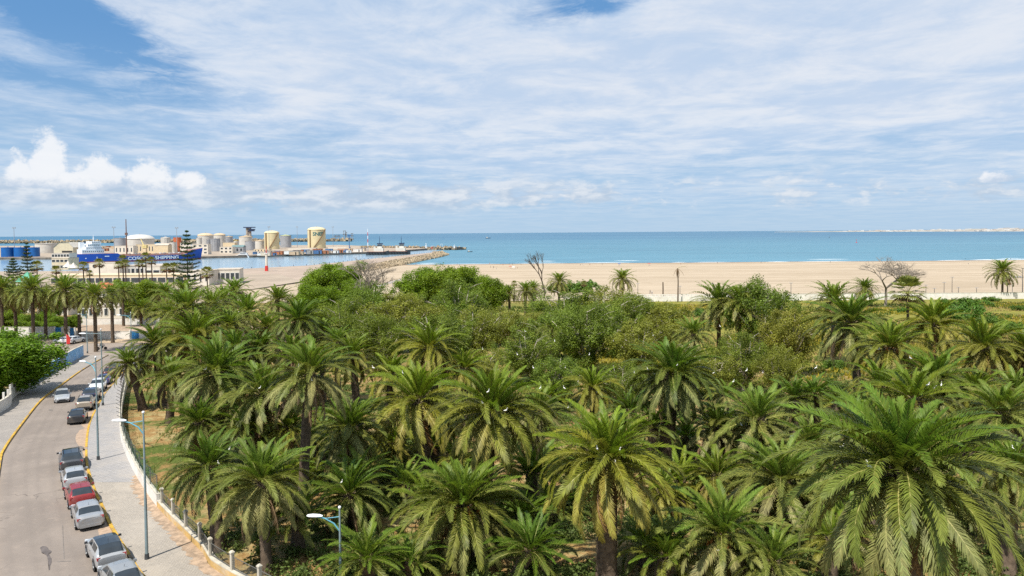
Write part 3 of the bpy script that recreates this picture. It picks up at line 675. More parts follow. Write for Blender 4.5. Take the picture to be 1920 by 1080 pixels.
# stations: x, half width, z bottom, z shoulder, half width roof, z roof
CARS = {
 'hatch': dict(L=3.95, st=[(1.97, .60, .30, .56, .50, .60), (1.90, .76, .22, .66, .60, .70), (1.60, .85, .20, .78, .68, .83), (.95, .87, .20, .90, .74, .95), (.22, .87, .20, .93, .60, 1.40), (-.45, .87, .20, .95, .62, 1.47), (-1.30, .86, .20, .98, .59, 1.42), (-1.62, .85, .22, .99, .60, 1.26), (-1.88, .82, .26, .97, .66, 1.00), (-1.97, .72, .32, .85, .60, .88)], ws=(.90, .24), rw=(-1.36, -1.84), sg=((.70, -.40), (-.50, -1.32)), wb=(1.22, -1.24), wr=.30),
 'sedan': dict(L=4.3, st=[(2.15, .60, .30, .56, .50, .60), (2.06, .76, .22, .66, .60, .70), (1.70, .86, .20, .78, .68, .82), (1.05, .87, .20, .90, .74, .94), (.30, .87, .20, .93, .60, 1.42), (-.35, .87, .20, .95, .62, 1.48), (-1.05, .87, .20, .97, .60, 1.43), (-1.62, .86, .22, .99, .68, 1.06), (-2.02, .84, .26, .98, .70, 1.03), (-2.15, .74, .32, .86, .62, .90)], ws=(.99, .32), rw=(-1.10, -1.58), sg=((.80, -.30), (-.40, -1.15)), wb=(1.36, -1.25), wr=.30),
 'suv': dict(L=4.35, st=[(2.17, .66, .36, .72, .56, .78), (2.08, .82, .28, .84, .66, .90), (1.75, .90, .26, .95, .74, 1.02), (1.05, .91, .26, 1.05, .80, 1.10), (.45, .91, .26, 1.07, .66, 1.55), (-.30, .91, .26, 1.08, .67, 1.63), (-1.45, .90, .26, 1.10, .65, 1.59), (-1.78, .89, .28, 1.11, .66, 1.42), (-2.05, .87, .32, 1.08, .72, 1.12), (-2.17, .78, .38, .98, .66, 1.00)], ws=(1.02, .47), rw=(-1.50, -2.0), sg=((.85, -.20), (-.30, -1.45)), wb=(1.36, -1.30), wr=.35),
}
def car(kind, label, body, loc, rz, roof=None, rails=False, darkroof=False, sc=1.0):
    D = CARS[kind]; st = D['st']; t = thing('car', label, 'car', loc, rz, 'cars on the road'); t.scale = (sc, sc, sc)
    xs = sorted(set(list(np.linspace(st[-1][0], st[0][0], 64)) + [s[0] for s in st]))
    sx = [s[0] for s in st][::-1]
    def col(k, x): return float(np.interp(x, sx, [s[k] for s in st][::-1]))
    def half(x):
        w, zb, zs, wr, zr = (col(k, x) for k in range(1, 6))
        P = [(0, zb), (w * .90, zb), (w, zb + .16), (w * 1.0, zs - .14), (w * .95, zs), (wr, zr - .045), (wr * .78, zr), (0, zr + .02)]
        P = [np.array(p) for p in P]; out = []
        for i in range(len(P) - 1):
            nseg = (2, 2, 3, 2, 7, 2, 5)[i]
            for k in range(nseg): out.append((P[i] + (P[i + 1] - P[i]) * k / nseg, i + k / nseg))
        out.append((P[-1], 7.0)); return out
    H = [half(x) for x in xs]; m = len(H[0])
    tt = [q[1] for q in H[0]]
    V = []; 
    for x, h in zip(xs, H):
        for (p, _) in h: V.append((x, -p[0], p[1]))
        for (p, _) in h[-2:0:-1]: V.append((x, p[0], p[1]))
    n = 2 * m - 2
    parts = {'body': [], 'windscreen': [], 'rear_window': [], 'side_window': [], 'side_window2': [], 'side_window3': [], 'side_window4': [], 'roof': []}
    for i in range(len(xs) - 1):
        xm = (xs[i] + xs[i + 1]) / 2
        for j in range(n):
            j2 = (j + 1) % n
            jj = j if j < m - 1 else n - 1 - j
            tm = (tt[jj] + tt[jj + 1]) / 2; right = j < m - 1
            key = 'body'
            if tm > 5.0 and D['ws'][1] < xm < D['ws'][0]: key = 'windscreen'
            elif tm > 5.0 and D['rw'][1] < xm < D['rw'][0]: key = 'rear_window'
            elif 4.10 < tm < 4.88:
                for q, (a, b) in enumerate(D['sg']):
                    # the front glass runs out along the windscreen pillar, the rear along the tail
                    zr = col(5, xm) - col(3, xm)
                    if b < xm < a and zr > .16: key = ('side_window', 'side_window2', 'side_window3', 'side_window4')[q * 2 + right]
            elif tm > 5.0 and D['rw'][0] <= xm <= D['ws'][1]: key = 'roof'
            parts[key].append((i * n + j, (i + 1) * n + j, (i + 1) * n + j2, i * n + j2))
    endf = [tuple(range(n)), tuple((len(xs) - 1) * n + k for k in range(n - 1, -1, -1))]
    parts['body'] += endf
    for k, fs in parts.items():
        if not fs: continue
        used = sorted({i for f in fs for i in f}); rm = {a: b for b, a in enumerate(used)}
        b = MB().add([V[i] for i in used], [tuple(rm[i] for i in f) for f in fs])
        mm = body if k == 'body' else ((M_glass if darkroof else (roof or body)) if k == 'roof' else M_glass)
        b.build(k.rstrip('234'), mm, t, 42)
    Lh = D['L'] / 2; hw = st[4][1]
    for wx in D['wb']:
        for s in (-1, 1):
            w = MB(); r = D['wr']
            w.lathe([(r * .6, -.10), (r * .93, -.10), (r, -.06), (r, .06), (r * .93, .10), (r * .6, .10)], 20)
            o = w.build('wheel', M_tyre, t, 40); o.location = (wx, s * (hw - .075), r); o.rotation_euler = (math.pi / 2, 0, 0)
            rim = MB().lathe([(.02, .108), (r * .16, .112), (r * .60, .098), (r * .62, .06)], 16); 
            for a in range(5):
                rim.box((r * .36 * math.cos(a * 1.2566), r * .36 * math.sin(a * 1.2566), .108), (r * .5, .05, .03), a * 1.2566)
            ro = rim.build('rim', M_rim, o, 40); ro.rotation_euler = (0 if s < 0 else math.pi, 0, 0)
            ar = MB().lathe([(r * 1.02, -.02), (r * 1.2, -.02), (r * 1.2, .014), (r * 1.02, .014)], 20)
            a_ = ar.build('wheel_arch', M_trim, t); a_.location = (wx, s * (hw - .001), r + .02); a_.rotation_euler = (math.pi / 2, 0, 0)
    xr = -Lh; zs = st[-2][3]; wr_ = st[-2][1]
    for s in (-1, 1):
        MB().box((xr + .10, s * (wr_ - .16), zs - .12), (.14, .26, .17), rot=Matrix.Rotation(s * .30, 3, 'Z')).build('tail_lamp', M_tail, t)
        MB().box((Lh - .17, s * (st[1][1] - .10), st[1][3] - .03), (.20, .32, .15), rot=Matrix.Rotation(-s * .5, 3, 'Z')).build('headlight', M_head, t)
        MB().box((D['ws'][0] - .22, s * (hw + .085), st[3][3] + .10), (.12, .20, .13), taper=.8).build('wing_mirror', body if not darkroof else M_trim, t)
        for xh in (D['sg'][0][1] + .1, D['sg'][1][1] + .15):
            MB().box((xh, s * (hw + .004), st[4][3] - .16), (.16, .03, .025)).build('door_handle', M_trim, t)
    MB().box((xr + .04, 0, zs - .36), (.06, .52, .12)).build('number_plate', M_plate, t)
    MB().box((Lh - .03, 0, st[1][2] + .22), (.06, .52, .11)).build('number_plate', M_plate, t)
    MB().box((xr + .05, 0, st[-1][2] + .06), (.16, wr_ * 1.55, .20), taper=.97).build('rear_bumper', body if kind != 'suv' else M_trim, t)
    MB().box((Lh - .06, 0, st[0][2] + .08), (.16, st[0][1] * 1.9, .18), taper=.97).build('front_bumper', M_trim, t)
    MB().box((Lh - .005, 0, st[0][3] - .04), (.05, .7, .1)).build('grille', M_trim, t)
    if rails:
        for s in (-1, 1): MB().tube([(.35, s * .60, 1.60), (.1, s * .60, 1.67), (-1.2, s * .60, 1.65), (-1.4, s * .60, 1.59)], .025, 6).build('roof_rail', M_trim, t, 60)
    MB().cyl((-.9, 0, st[5][5] - .02), (-1.15, 0, st[5][5] + .22), .012, .005, 5).build('aerial', M_trim, t)
    return t
P_sil = paint('silver', (0.30, 0.31, 0.325)); P_sil2 = paint('pale_silver', (0.37, 0.38, 0.39)); P_red = paint('red', (0.26, 0.022, 0.02), .35)
P_blk = paint('black', (0.022, 0.023, 0.026)); P_nav = paint('dark_blue', (0.025, 0.038, 0.075)); P_bei = paint('beige', (0.36, 0.31, 0.25)); P_wht = paint('white', (0.70, 0.71, 0.72)); P_mar = paint('maroon', (0.11, 0.03, 0.03)); P_gry = paint('graphite', (0.07, 0.075, 0.085)); P_ldp = paint('mid_silver', (0.27, 0.28, 0.285))
def kdir(C, y):
    a, b = np.array((xat(C, y - 1.2), y - 1.2)), np.array((xat(C, y + 1.2), y + 1.2)); d = b - a; return math.atan2(d[1], d[0])
def park(kind, px, py, label, body, flip=False, off=1.15, da=0.0, **k):
    """px,py: photo pixel of the middle of the car's footprint; heading follows the kerb"""
    g = gp(px, py, 0.03); y = g.y; a = kdir(KR, y) + da
    n = Vector((-math.sin(a), math.cos(a), 0)) * (off + .05)
    loc = (xat(KR, y) + n.x, y + n.y, G(0, y + n.y) + .055)
    c = car(kind, label, body, loc, a + (math.pi if flip else 0), **k)
    sl = math.atan2(G(0, loc[1] + 1) - G(0, loc[1] - 1), 2) * math.sin(a + (math.pi if flip else 0))
    c.rotation_euler = (0, -sl, c.rotation_euler.z)
    return c
park('hatch', 238, 1086, 'silver car cut off by the bottom edge of the view', P_ldp, off=1.2)
park('suv', 203, 1040, 'silver hatchback with a black roof parked by the yellow kerb', P_sil2, roof=P_nav, off=1.2, sc=.96, darkroof=True)
park('sedan', 171, 970, 'silver saloon car parked behind the red hatchback', P_sil, off=1.15)
park('hatch', 157, 934, 'red hatchback parked between two silver cars', P_red, off=1.15, sc=1.03)
park('hatch', 149, 902, 'silver hatchback between the red car and the dark SUV', P_sil2, off=1.15)
park('suv', 142, 871, 'dark grey SUV with a glass roof heading a row of four parked cars', P_gry, off=1.15, darkroof=True, rails=True)
park('sedan', 157, 788, 'black saloon car, nearest of the far parked row', P_blk, off=1.25)
park('suv', 168, 764, 'beige SUV parked behind the black saloon', P_bei, off=1.2, rails=True)
park('suv', 178, 748, 'dark blue SUV parked behind the beige one', P_nav, off=1.2, rails=True)
park('suv', 190, 731, 'white SUV with its windscreen facing the camera in the parked row', P_wht, flip=True, off=1.2)
park('hatch', 199, 718, 'blue hatchback parked beyond the white SUV', paint('blue', (0.05, 0.07, 0.20)), off=1.2)
park('suv', 209, 706, 'maroon car parked beside the leaning palm, far in the row', P_mar, off=1.2)
park('sedan', 217, 697, 'dark green grey car at the far end of the parked row', P_gry, off=1.2)
g = gp(117, 751, .06); car('sedan', 'silver car driving towards the camera in the middle of the road', P_sil2, (g.x, g.y, g.z), kdir(KL, g.y) + math.pi + R(7), sc=1.0)
g = gp(119, 643, .06); car('hatch', 'white hatchback parked in front of the blue doors beside the red banner', P_wht, g, R(175))
g = gp(141, 643, .06); car('suv', 'white SUV parked beside the palm trunk at the junction', P_wht, g, R(80))
# ================================================================== PALMS
L_young = leafmat('palm_leaf_young', (0.140, 0.205, 0.022), .2, .5, .3, .38, .18)
L_mid = leafmat('palm_leaf_mid', (0.168, 0.188, 0.032), .25, .5, .3, .36, .22)
L_old = leafmat('palm_leaf_old', (0.222, 0.218, 0.066), .25, .55, .25, .32, .25)
L_dead = leafmat('palm_leaf_dead', (0.17, 0.105, 0.05), .3, .7, .2, .1, .25)
L_fan = leafmat('fan_palm_leaf', (0.20, 0.21, 0.045), .25, .45, .4, .25, .2)
M_rach = mat('frond_midrib', (0.26, 0.24, 0.075), 0.5, .2, 3)
M_rachd = mat('dead_midrib', (0.20, 0.13, 0.07), 0.7, .2, 3)
M_trunk = mat('palm_trunk_bark', (0.118, 0.088, 0.063), 0.95, .35, 3.0, dirt=(0.045, 0.033, 0.025), dirt_amt=.6, bump=.6, bscale=14, spec=.1)
M_fruit = mat('orange_fruit_stalk', (0.36, 0.15, 0.03), .7, .2, 4)
def frond_np(bend, L, n, wid, seed, lw, sway=0.0, seg=10, curl=1.5, vang=28, rach=True, hang=0.25):
    rs = np.random.RandomState(seed); V = []; Q = []; M = []
    K = 60; s = np.linspace(0, 1, K + 1); ang = -np.radians(bend) * s ** curl
    dx = np.cos(ang); dz = np.sin(ang); side = np.radians(sway) * s ** 1.5
    P = np.zeros((K + 1, 3))
    for i in range(K):
        P[i + 1] = P[i] + (L / K) * np.array((dx[i] * math.cos(side[i]), math.sin(side[i]), dz[i] * math.cos(side[i])))
    T = np.gradient(P, axis=0); T /= np.linalg.norm(T, axis=1)[:, None]
    B = np.cross(np.tile((0, 0, 1.0), (K + 1, 1)) + 1e-4, T); B = np.tile((0, 1.0, 0), (K + 1, 1)) - T * T[:, 1:2]; B /= np.linalg.norm(B, axis=1)[:, None]
    Nn = np.cross(T, B)
    tw = rs.uniform(-.35, .35)
    def fr(u):
        i = u * K; a = int(min(K - 1, i)); f = i - a
        return P[a] * (1 - f) + P[a + 1] * f, T[a], B[a], Nn[a]
    if rach:
        prev = None
        for k in range(seg + 1):
            u = k / seg; p, t, b, nn = fr(u); r = .035 * (1 - .85 * u) * L / 4
            base = len(V); V += [p - b * r * 1.6, p + nn * r, p + b * r * 1.6]
            if k: Q += [(base - 3, base - 2, base + 1, base), (base - 2, base - 1, base + 2, base + 1)]; M += [1, 1]
    for sgn in (-1, 1):
        for k in range(n):
            u = .10 + .90 * (k + rs.rand() * .6) / n; u = min(u, .999)
            p, t, b, nn = fr(u)
            ll = wid * (0.30 + 0.70 * math.sin(math.pi * min(1, .16 + u * .80)) ** .8) * rs.uniform(.85, 1.1)
            if u > .9: ll *= 1 - (u - .9) * 3.5
            fa = math.radians(62 - 34 * u + rs.uniform(-7, 7)); va = math.radians(vang + rs.uniform(-14, 14) - 10 * u) + tw * sgn * u
            d = t * math.cos(fa) + (b * sgn * math.cos(va) + nn * math.sin(va)) * math.sin(fa)
            w = lw * (1 - .3 * u)
            mid = p + d * ll * .55; tip = p + d * ll * .98 + np.array((0, 0, -hang * ll * rs.uniform(.4, 1.2)))
            wv = np.cross(d, nn); wv /= np.linalg.norm(wv) + 1e-6
            base = len(V); V += [p - wv * w * .5, p + wv * w * .5, mid + wv * w * .5, mid - wv * w * .5, tip + wv * w * .12, tip - wv * w * .12]
            Q += [(base, base + 1, base + 2, base + 3), (base + 3, base + 2, base + 4, base + 5)]; M += [0, 0]
    return np.array(V), np.array(Q), np.array(M)
FR = {}
def frondset(key, leaf, rach, **k):
    FR[key] = [np_mesh('frond_' + key, *frond_np(seed=11 * q + hash(key) % 1, **{**k, 'bend': k['bend'] * f, 'sway': sw})[:2], [leaf, rach], frond_np(seed=11 * q + hash(key) % 1, **{**k, 'bend': k['bend'] * f, 'sway': sw})[2]) for q, (f, sw) in enumerate(((.8, 6), (1.0, -9), (1.25, 4), (1.05, 14)))]
frondset('spear', L_young, M_rach, bend=22, L=3.2, n=60, wid=.40, lw=.054, vang=48, hang=.05)
frondset('young', L_young, M_rach, bend=52, L=3.9, n=74, wid=.48, lw=.054, vang=36, hang=.12)
frondset('mid', L_mid, M_rach, bend=82, L=4.1, n=80, wid=.53, lw=.054, vang=26, hang=.22)
frondset('old', L_old, M_rach, bend=78, L=4.0, n=76, wid=.50, lw=.054, vang=14, hang=.35)
frondset('dead', L_dead, M_rachd, bend=60, L=3.6, n=34, wid=.36, lw=.05, vang=-20, hang=.6)
def crown_plan(rs, n, style, dead=.95, jit=7):
    """(azimuth, elevation, length factor, kind) for every frond, centre first"""
    out = []
    n = int(n * 1.18)
    for i in range(n):
        u = (i + .5) / n; az = i * 2.39996 + rs.uniform(-.2, .2)
        if style == 'young': el = 84 - 80 * u ** .9; ln = .55 + .45 * min(1, u * 3); kd = 'spear' if u < .22 else ('young' if u < .75 else 'mid')
        else:
            el = 86 - 128 * u ** 1.06; ln = .62 + .38 * min(1, u * 3.2)
            kd = 'spear' if u < .14 else ('young' if u < .36 else ('mid' if u < .68 else ('old' if u < dead else 'dead')))
        if style == 'wind': el += 18 * math.cos(az - 2.9)
        out.append((az, R(el + rs.uniform(-jit, jit)), ln * rs.uniform(.9, 1.06), kd))
    return out
def trunk_mesh(h, r, seed, lean=(0, 0), flare=1.25):
    rs = random.Random(seed); n = 14; rows = max(4, int(h / .16)); V = []; F = []
    for i in range(rows + 1):
        t = i / rows; z = h * t; rr = r * (1 + (flare - 1) * max(0, 1 - z / .8)) * (1 - .12 * t) * (1.16 if h - z < .9 else 1.0)
        for j in range(n):
            a = 2 * math.pi * (j + .5 * (i % 2)) / n; q = rr * (1 + (.07 if (i + j) % 2 else -.03) + rs.uniform(-.03, .03))
            bx = lean[0] * (t - t * (1 - t) * .35); by = lean[1] * (t - t * (1 - t) * .35)
            V.append((bx + q * math.cos(a), by + q * math.sin(a), z))
    for i in range(rows):
        for j in range(n): F.append((i * n + j, i * n + (j + 1) % n, (i + 1) * n + (j + 1) % n, (i + 1) * n + j))
    return np_mesh('trunk', V, F, [M_trunk])
boot = MB()
_r = random.Random(5)
for i in range(60):
    a = i * 2.39996; z = -.75 + .75 * i / 60; rr = .42 - .10 * i / 60
    p = Vector((rr * math.cos(a), rr * math.sin(a), z)); q = p + Vector((math.cos(a) * .16, math.sin(a) * .16, .20))
    boot.cyl(p, q, .07, .03, 4)
boot_me = boot.mesh('frond_boots', mat('frond_boots', (0.16, 0.12, 0.075), .9, .3, 6))
def fruit_mesh():
    b = MB(); rs = random.Random(8)
    for i in range(7):
        a = i * .9; d = Vector((math.cos(a), math.sin(a), 0))
        b.tube([d * .2, d * .7 + Vector((0, 0, .25)), d * 1.0 + Vector((0, 0, .05))], .025, 4)
        for k in range(16):
            e = d * (1.0 + rs.uniform(-.1, .15)) + Vector((rs.uniform(-.15, .15), rs.uniform(-.15, .15), .05)); b.tube([e, e + Vector((rs.uniform(-.1, .1), rs.uniform(-.1, .1), -rs.uniform(.25, .5)))], .02, 3)
    return b.mesh('fruit_stalks', M_fruit)
fruit_me = fruit_mesh()
def palm(heart, R_, label, group, seed, style='full', n=84, trunk_r=.42, lean_px=None, fruit=False, base=None):
    rs = random.Random(seed)
    bx, by = (heart.x, heart.y) if base is None else (base[0], base[1])
    gz = G(bx, by) - .05; h = heart.z - gz
    t = thing('date_palm', label, 'palm tree', (bx, by, gz), 0, group)
    if h > .5:
        o = inst('trunk', trunk_mesh(h - .15, trunk_r, seed, (heart.x - bx, heart.y - by)), t)
    hp = Vector((heart.x - bx, heart.y - by, h)); s0 = R_ / 3.45
    inst('frond_boots', boot_me, t, hp, (0, 0, rs.random() * 6), (s0 * trunk_r / .42, s0 * trunk_r / .42, s0))
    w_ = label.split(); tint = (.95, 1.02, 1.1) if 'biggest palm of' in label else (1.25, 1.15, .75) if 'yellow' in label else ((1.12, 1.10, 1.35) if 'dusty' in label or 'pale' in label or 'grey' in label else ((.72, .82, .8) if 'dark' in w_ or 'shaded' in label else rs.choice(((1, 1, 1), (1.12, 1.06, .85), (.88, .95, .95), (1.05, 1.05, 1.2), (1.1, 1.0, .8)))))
    dead = .86 if 'brown' in label else rs.uniform(.88, .98); drop = rs.uniform(.02, .16)
    for (az, el, ln, kd) in crown_plan(rs, n, style, dead, rs.uniform(6, 13)):
        if rs.random() < drop: continue
        me = rs.choice(FR[kd]); s = s0 * ln
        off = Vector((math.cos(az), math.sin(az), 0)) * (.28 * s0 * max(.2, math.cos(el))) + Vector((0, 0, -.40 * s0 * (1 - math.sin(el)) * .6))
        # roll a little about the frond's own axis
        q = Euler((rs.uniform(-.5, .5), -el, az), 'XYZ')
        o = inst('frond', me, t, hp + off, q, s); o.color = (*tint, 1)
    if style != 'young' and h > 3 and rs.random() < .6:
        for k in range(rs.randrange(5, 12)):
            az = rs.random() * 6.28; inst('dead_frond', rs.choice(FR['dead']), t, hp + Vector((math.cos(az) * .3, math.sin(az) * .3, -.55 * s0)), (rs.uniform(-.4, .4), R(rs.uniform(48, 80)), az), s0 * rs.uniform(.55, .85))
    if fruit: inst('fruit_stalks', fruit_me, t, hp + Vector((0, 0, -.2)), (0, 0, rs.random() * 6), s0)
    return t
def far_crown(seed, n=64, style='full', hi=False):
    rs = random.Random(seed); VV = []; QQ = []; MM = []; b = 0
    par = dict(spear=(22, 3.2, .45, 48), young=(52, 3.9, .55, 36), mid=(82, 4.1, .6, 26), old=(78, 4.0, .56, 12), dead=(60, 3.4, .4, -20))
    mi = dict(spear=0, young=0, mid=1, old=2, dead=3)
    for k, (az, el, ln, kd) in enumerate(crown_plan(rs, n, style)):
        bd, L, wid, va = par[kd]
        V, Q, M = frond_np(bd * rs.uniform(.8, 1.2), L, 20, wid, seed * 100 + k, .125, rs.uniform(-10, 10), seg=4, vang=va)
        rot = np.array(Euler((rs.uniform(-.3, .3), -el, az), 'XYZ').to_matrix()); V = (V * ln) @ rot.T + np.array((.25 * math.cos(az), .25 * math.sin(az), -.3 * (1 - math.sin(el))))
        VV.append(V); QQ.append(Q + b); MM.append(np.where(M == 1, 4, mi[kd])); b += len(V)
    return np_mesh('crown', np.concatenate(VV), np.concatenate(QQ), [L_young, L_mid, L_old, L_dead, M_rach], np.concatenate(MM))
FC = [far_crown(s) for s in (1, 2, 3)]
def far_palm(heart, R_, label, group, seed, tr=.36, base=None):
    rs = random.Random(seed); bx, by = (heart.x, heart.y) if base is None else base
    gz = G(bx, by) - .05; h = heart.z - gz
    t = thing('date_palm', label, 'palm tree', (bx, by, gz), 0, group)
    inst('trunk', trunk_mesh(h, tr, seed, (heart.x - bx, heart.y - by), 1.15), t)
    o = inst('crown', FC[seed % 3], t, (heart.x - bx, heart.y - by, h), (0, 0, rs.random() * 6), R_ / 3.3); o['kind'] = 'stuff'
    return t
# near palms: photo x, y of the crown's heart, half width in pixels, distance, style, options, label
GN = 'date palms in the garden grove'
PALMS = [
 (1692, 878, 203, 25.5, 'full', dict(n=110, fruit=False), 'biggest palm of all, at the lower right corner'),
 (1140, 858, 126, 42, 'full', dict(n=96, trunk_r=.62), 'bright yellow green palm with a very thick trunk at the bottom centre'),
 (868, 945, 118, 45, 'full', dict(n=90, fruit=True), 'low palm at the bottom edge, just left of the thick trunked palm'),
 (925, 768, 112, 50, 'full', dict(n=92, trunk_r=.5), 'full palm above and between the two bottom centre palms'),
 (785, 748, 100, 60, 'full', dict(n=88, trunk_r=.6), 'palm with yellowing fronds and bare soil beside its trunk'),
 (655, 800, 82, 58, 'full', dict(n=80), 'drooping palm beside a slim bare trunk, left of centre'),
 (580, 700, 88, 51, 'full', dict(n=82, trunk_r=.36), 'tallest slim trunked palm left of centre'),
 (490, 900, 98, 44, 'full', dict(n=84, trunk_r=.33), 'palm with fronds hanging all round, by the railing wall'),
 (392, 872, 84, 47, 'full', dict(n=78, base=(409, 1030)), 'dark palm leaning left, closest to the low wall'),
 (491, 735, 82, 62, 'full', dict(n=84), 'palm with many brown hanging fronds, above the two by the wall'),
 (408, 695, 90, 66, 'wind', dict(n=84), 'wide windswept palm left of the brown skirted one'),
 (655, 925, 84, 50, 'full', dict(n=70), 'low dark green palm behind the bottom street lamp'),
 (687, 1045, 84, 41.5, 'young', dict(n=46), 'young palm at the bottom edge beside the street lamp'),
 (375, 790, 66, 62, 'full', dict(n=64), 'short shaded palm at the edge of the grassy slope'),
 (995, 1030, 84, 42.5, 'young', dict(n=46), 'young dark palm at the bottom edge between two big palms'),
 (1262, 700, 88, 61, 'full', dict(n=88, trunk_r=.66), 'palm with a thick dark trunk right of centre'),
 (1111, 725, 58, 70, 'full', dict(n=60), 'small palm behind the bright yellow green one'),
 (1355, 1000, 118, 41, 'full', dict(n=84, fruit=True), 'pale dusty palm at the bottom edge, left of the biggest palm'),
 (1467, 898, 104, 48, 'full', dict(n=84), 'olive palm with grey lower fronds left of the biggest palm'),
 (1420, 785, 88, 58, 'full', dict(n=80), 'dusty palm above the olive one, right of centre'),
 (1528, 738, 52, 66, 'young', dict(n=40), 'young upright palm in front of the round dark bush'),
 (1715, 745, 90, 50, 'young', dict(n=50), 'upright young palm directly behind the biggest palm'),
 (1668, 650, 76, 74, 'full', dict(n=78, fruit=True), 'palm with orange fruit stalks above the biggest palm'),
 (1756, 712, 82, 62, 'full', dict(n=80, fruit=True), 'palm with egrets at its heart, right above the biggest palm'),
 (1845, 650, 74, 76, 'full', dict(n=80, trunk_r=.5), 'palm with long brown skirt near the right edge'),
 (1595, 604, 78, 88, 'full', dict(n=80, trunk_r=.5), 'tall thick trunked palm below the bare spreading tree'),
 (1750, 607, 68, 88, 'full', dict(n=76), 'palm with upright crown in front of the yellow flower field'),
 (1880, 775, 84, 54, 'full', dict(n=78), 'palm behind the biggest one, at the right edge'),
 (1925, 655, 66, 78, 'full', dict(n=70), 'palm half cut by the right edge, beside the brown skirted one'),
 (1900, 880, 90, 43, 'full', dict(n=74), 'low palm at the right edge under the big fronds'),
 (805, 650, 66, 72, 'full', dict(n=66), 'palm in shade behind the yellowing one'),
 (660, 665, 56, 76, 'full', dict(n=64), 'mid green palm behind the tallest slim one'),
 (365, 630, 68, 86, 'full', dict(n=74), 'bright tipped palm near the road bend'),
 (558, 600, 60, 86, 'full', dict(n=72), 'dark hearted palm left of the olive green trees'),
 (487, 655, 52, 85, 'full', dict(n=64), 'small dark palm in the thick of the grove'),
 (290, 643, 52, 90, 'full', dict(n=70, trunk_r=.5), 'thick dark trunked palm beside the leaning one'),
 (241, 680, 42, 87, 'full', dict(n=64, base=(268, 768), trunk_r=.48), 'leaning palm at the bend beside the parked cars'),
 (330, 655, 55, 92, 'full', dict(n=66, trunk_r=.5), 'shaded palm behind the thick dark trunked one'),
 (1225, 800, 60, 60, 'young', dict(n=40), 'young palm below the thick dark trunked one, right of centre'),
 (1610, 800, 80, 50, 'full', dict(n=66), 'tangled palm behind the left side of the biggest palm'),
 (1560, 1010, 84, 40, 'young', dict(n=44), 'young palm under the left fronds of the biggest palm'),
 (1080, 940, 56, 55, 'young', dict(n=36), 'young palm half hidden behind the thick trunk at bottom centre'),
 (455, 800, 60, 60, 'full', dict(n=60), 'shaded palm behind the leaning one by the wall'),
 (735, 830, 60, 66, 'full', dict(n=60), 'small palm between the yellowing and drooping palms'),
 (325, 705, 58, 80, 'full', dict(n=60, trunk_r=.45), 'palm behind the grassy slope, right of the leaning one'),
 (540, 800, 62, 62, 'full', dict(n=60), 'palm between the tallest slim palm and the brown skirted one'),
 (545, 660, 52, 78, 'full', dict(n=60), 'palm behind the tallest slim palm, to its left'),
 (735, 700, 58, 70, 'full', dict(n=60), 'palm left of and behind the yellowing one'),
 (870, 690, 56, 72, 'full', dict(n=56), 'palm between the yellowing palm and the full centre one'),
 (1010, 770, 66, 60, 'full', dict(n=64), 'pale drooping palm right of the full centre one'),
 (1180, 770, 58, 64, 'full', dict(n=56), 'palm below the small one, left of the thick dark trunk'),
 (1345, 800, 70, 60, 'full', dict(n=64), 'grey green palm right of the thick dark trunked one'),
 (1345, 890, 72, 52, 'full', dict(n=64), 'palm between the olive palm and the thick trunked one'),
 (1240, 920, 66, 52, 'full', dict(n=60), 'palm right of the bright yellow green one'),
 (1250, 1040, 84, 41, 'young', dict(n=42), 'young palm at the bottom edge right of the thickest trunk'),
 (1450, 1050, 90, 38.5, 'full', dict(n=70), 'palm at the bottom edge, right of the pale dusty one'),
 (760, 905, 58, 54, 'young', dict(n=38), 'young palm left of the low bottom palm with fruit'),
 (770, 1050, 70, 42, 'young', dict(n=40), 'young palm at the bottom edge left of the fruiting one'),
 (560, 965, 74, 46, 'young', dict(n=40), 'young palm between the railing palm and the street lamp'),
 (1520, 830, 70, 54, 'full', dict(n=62), 'dusty palm behind the olive one, left of the biggest palm'),
 (1490, 745, 54, 66, 'full', dict(n=56), 'palm left of the young upright one near the dark bush'),
 (1650, 720, 66, 62, 'full', dict(n=60), 'palm between the fruiting palm and the biggest one'),
 (1830, 735, 66, 60, 'full', dict(n=60), 'palm below the brown skirted one at the right'),
 (1905, 735, 66, 64, 'full', dict(n=60), 'palm at the right edge between two others'),
 (440, 650, 54, 84, 'full', dict(n=60), 'palm between the bright tipped and small dark palms'),
]
PALM_POS = []
def anchored(x, y, base):
    return None if base is None else tuple(gp(*base)[:2])
for i, (x, y, r, Y, style, op, lab) in enumerate(PALMS):
    hp = at(x, y, Y); op = dict(op); b = op.pop('base', None); lr = random.Random(900 + i)
    bxy = anchored(x, y, b) or (hp.x + lr.uniform(-.9, .9), hp.y + lr.uniform(-.5, .8))
    palm(hp, r * Y / FPX, lab, GN, 40 + i, style, base=bxy, **op); PALM_POS.append((hp, r * Y / FPX))
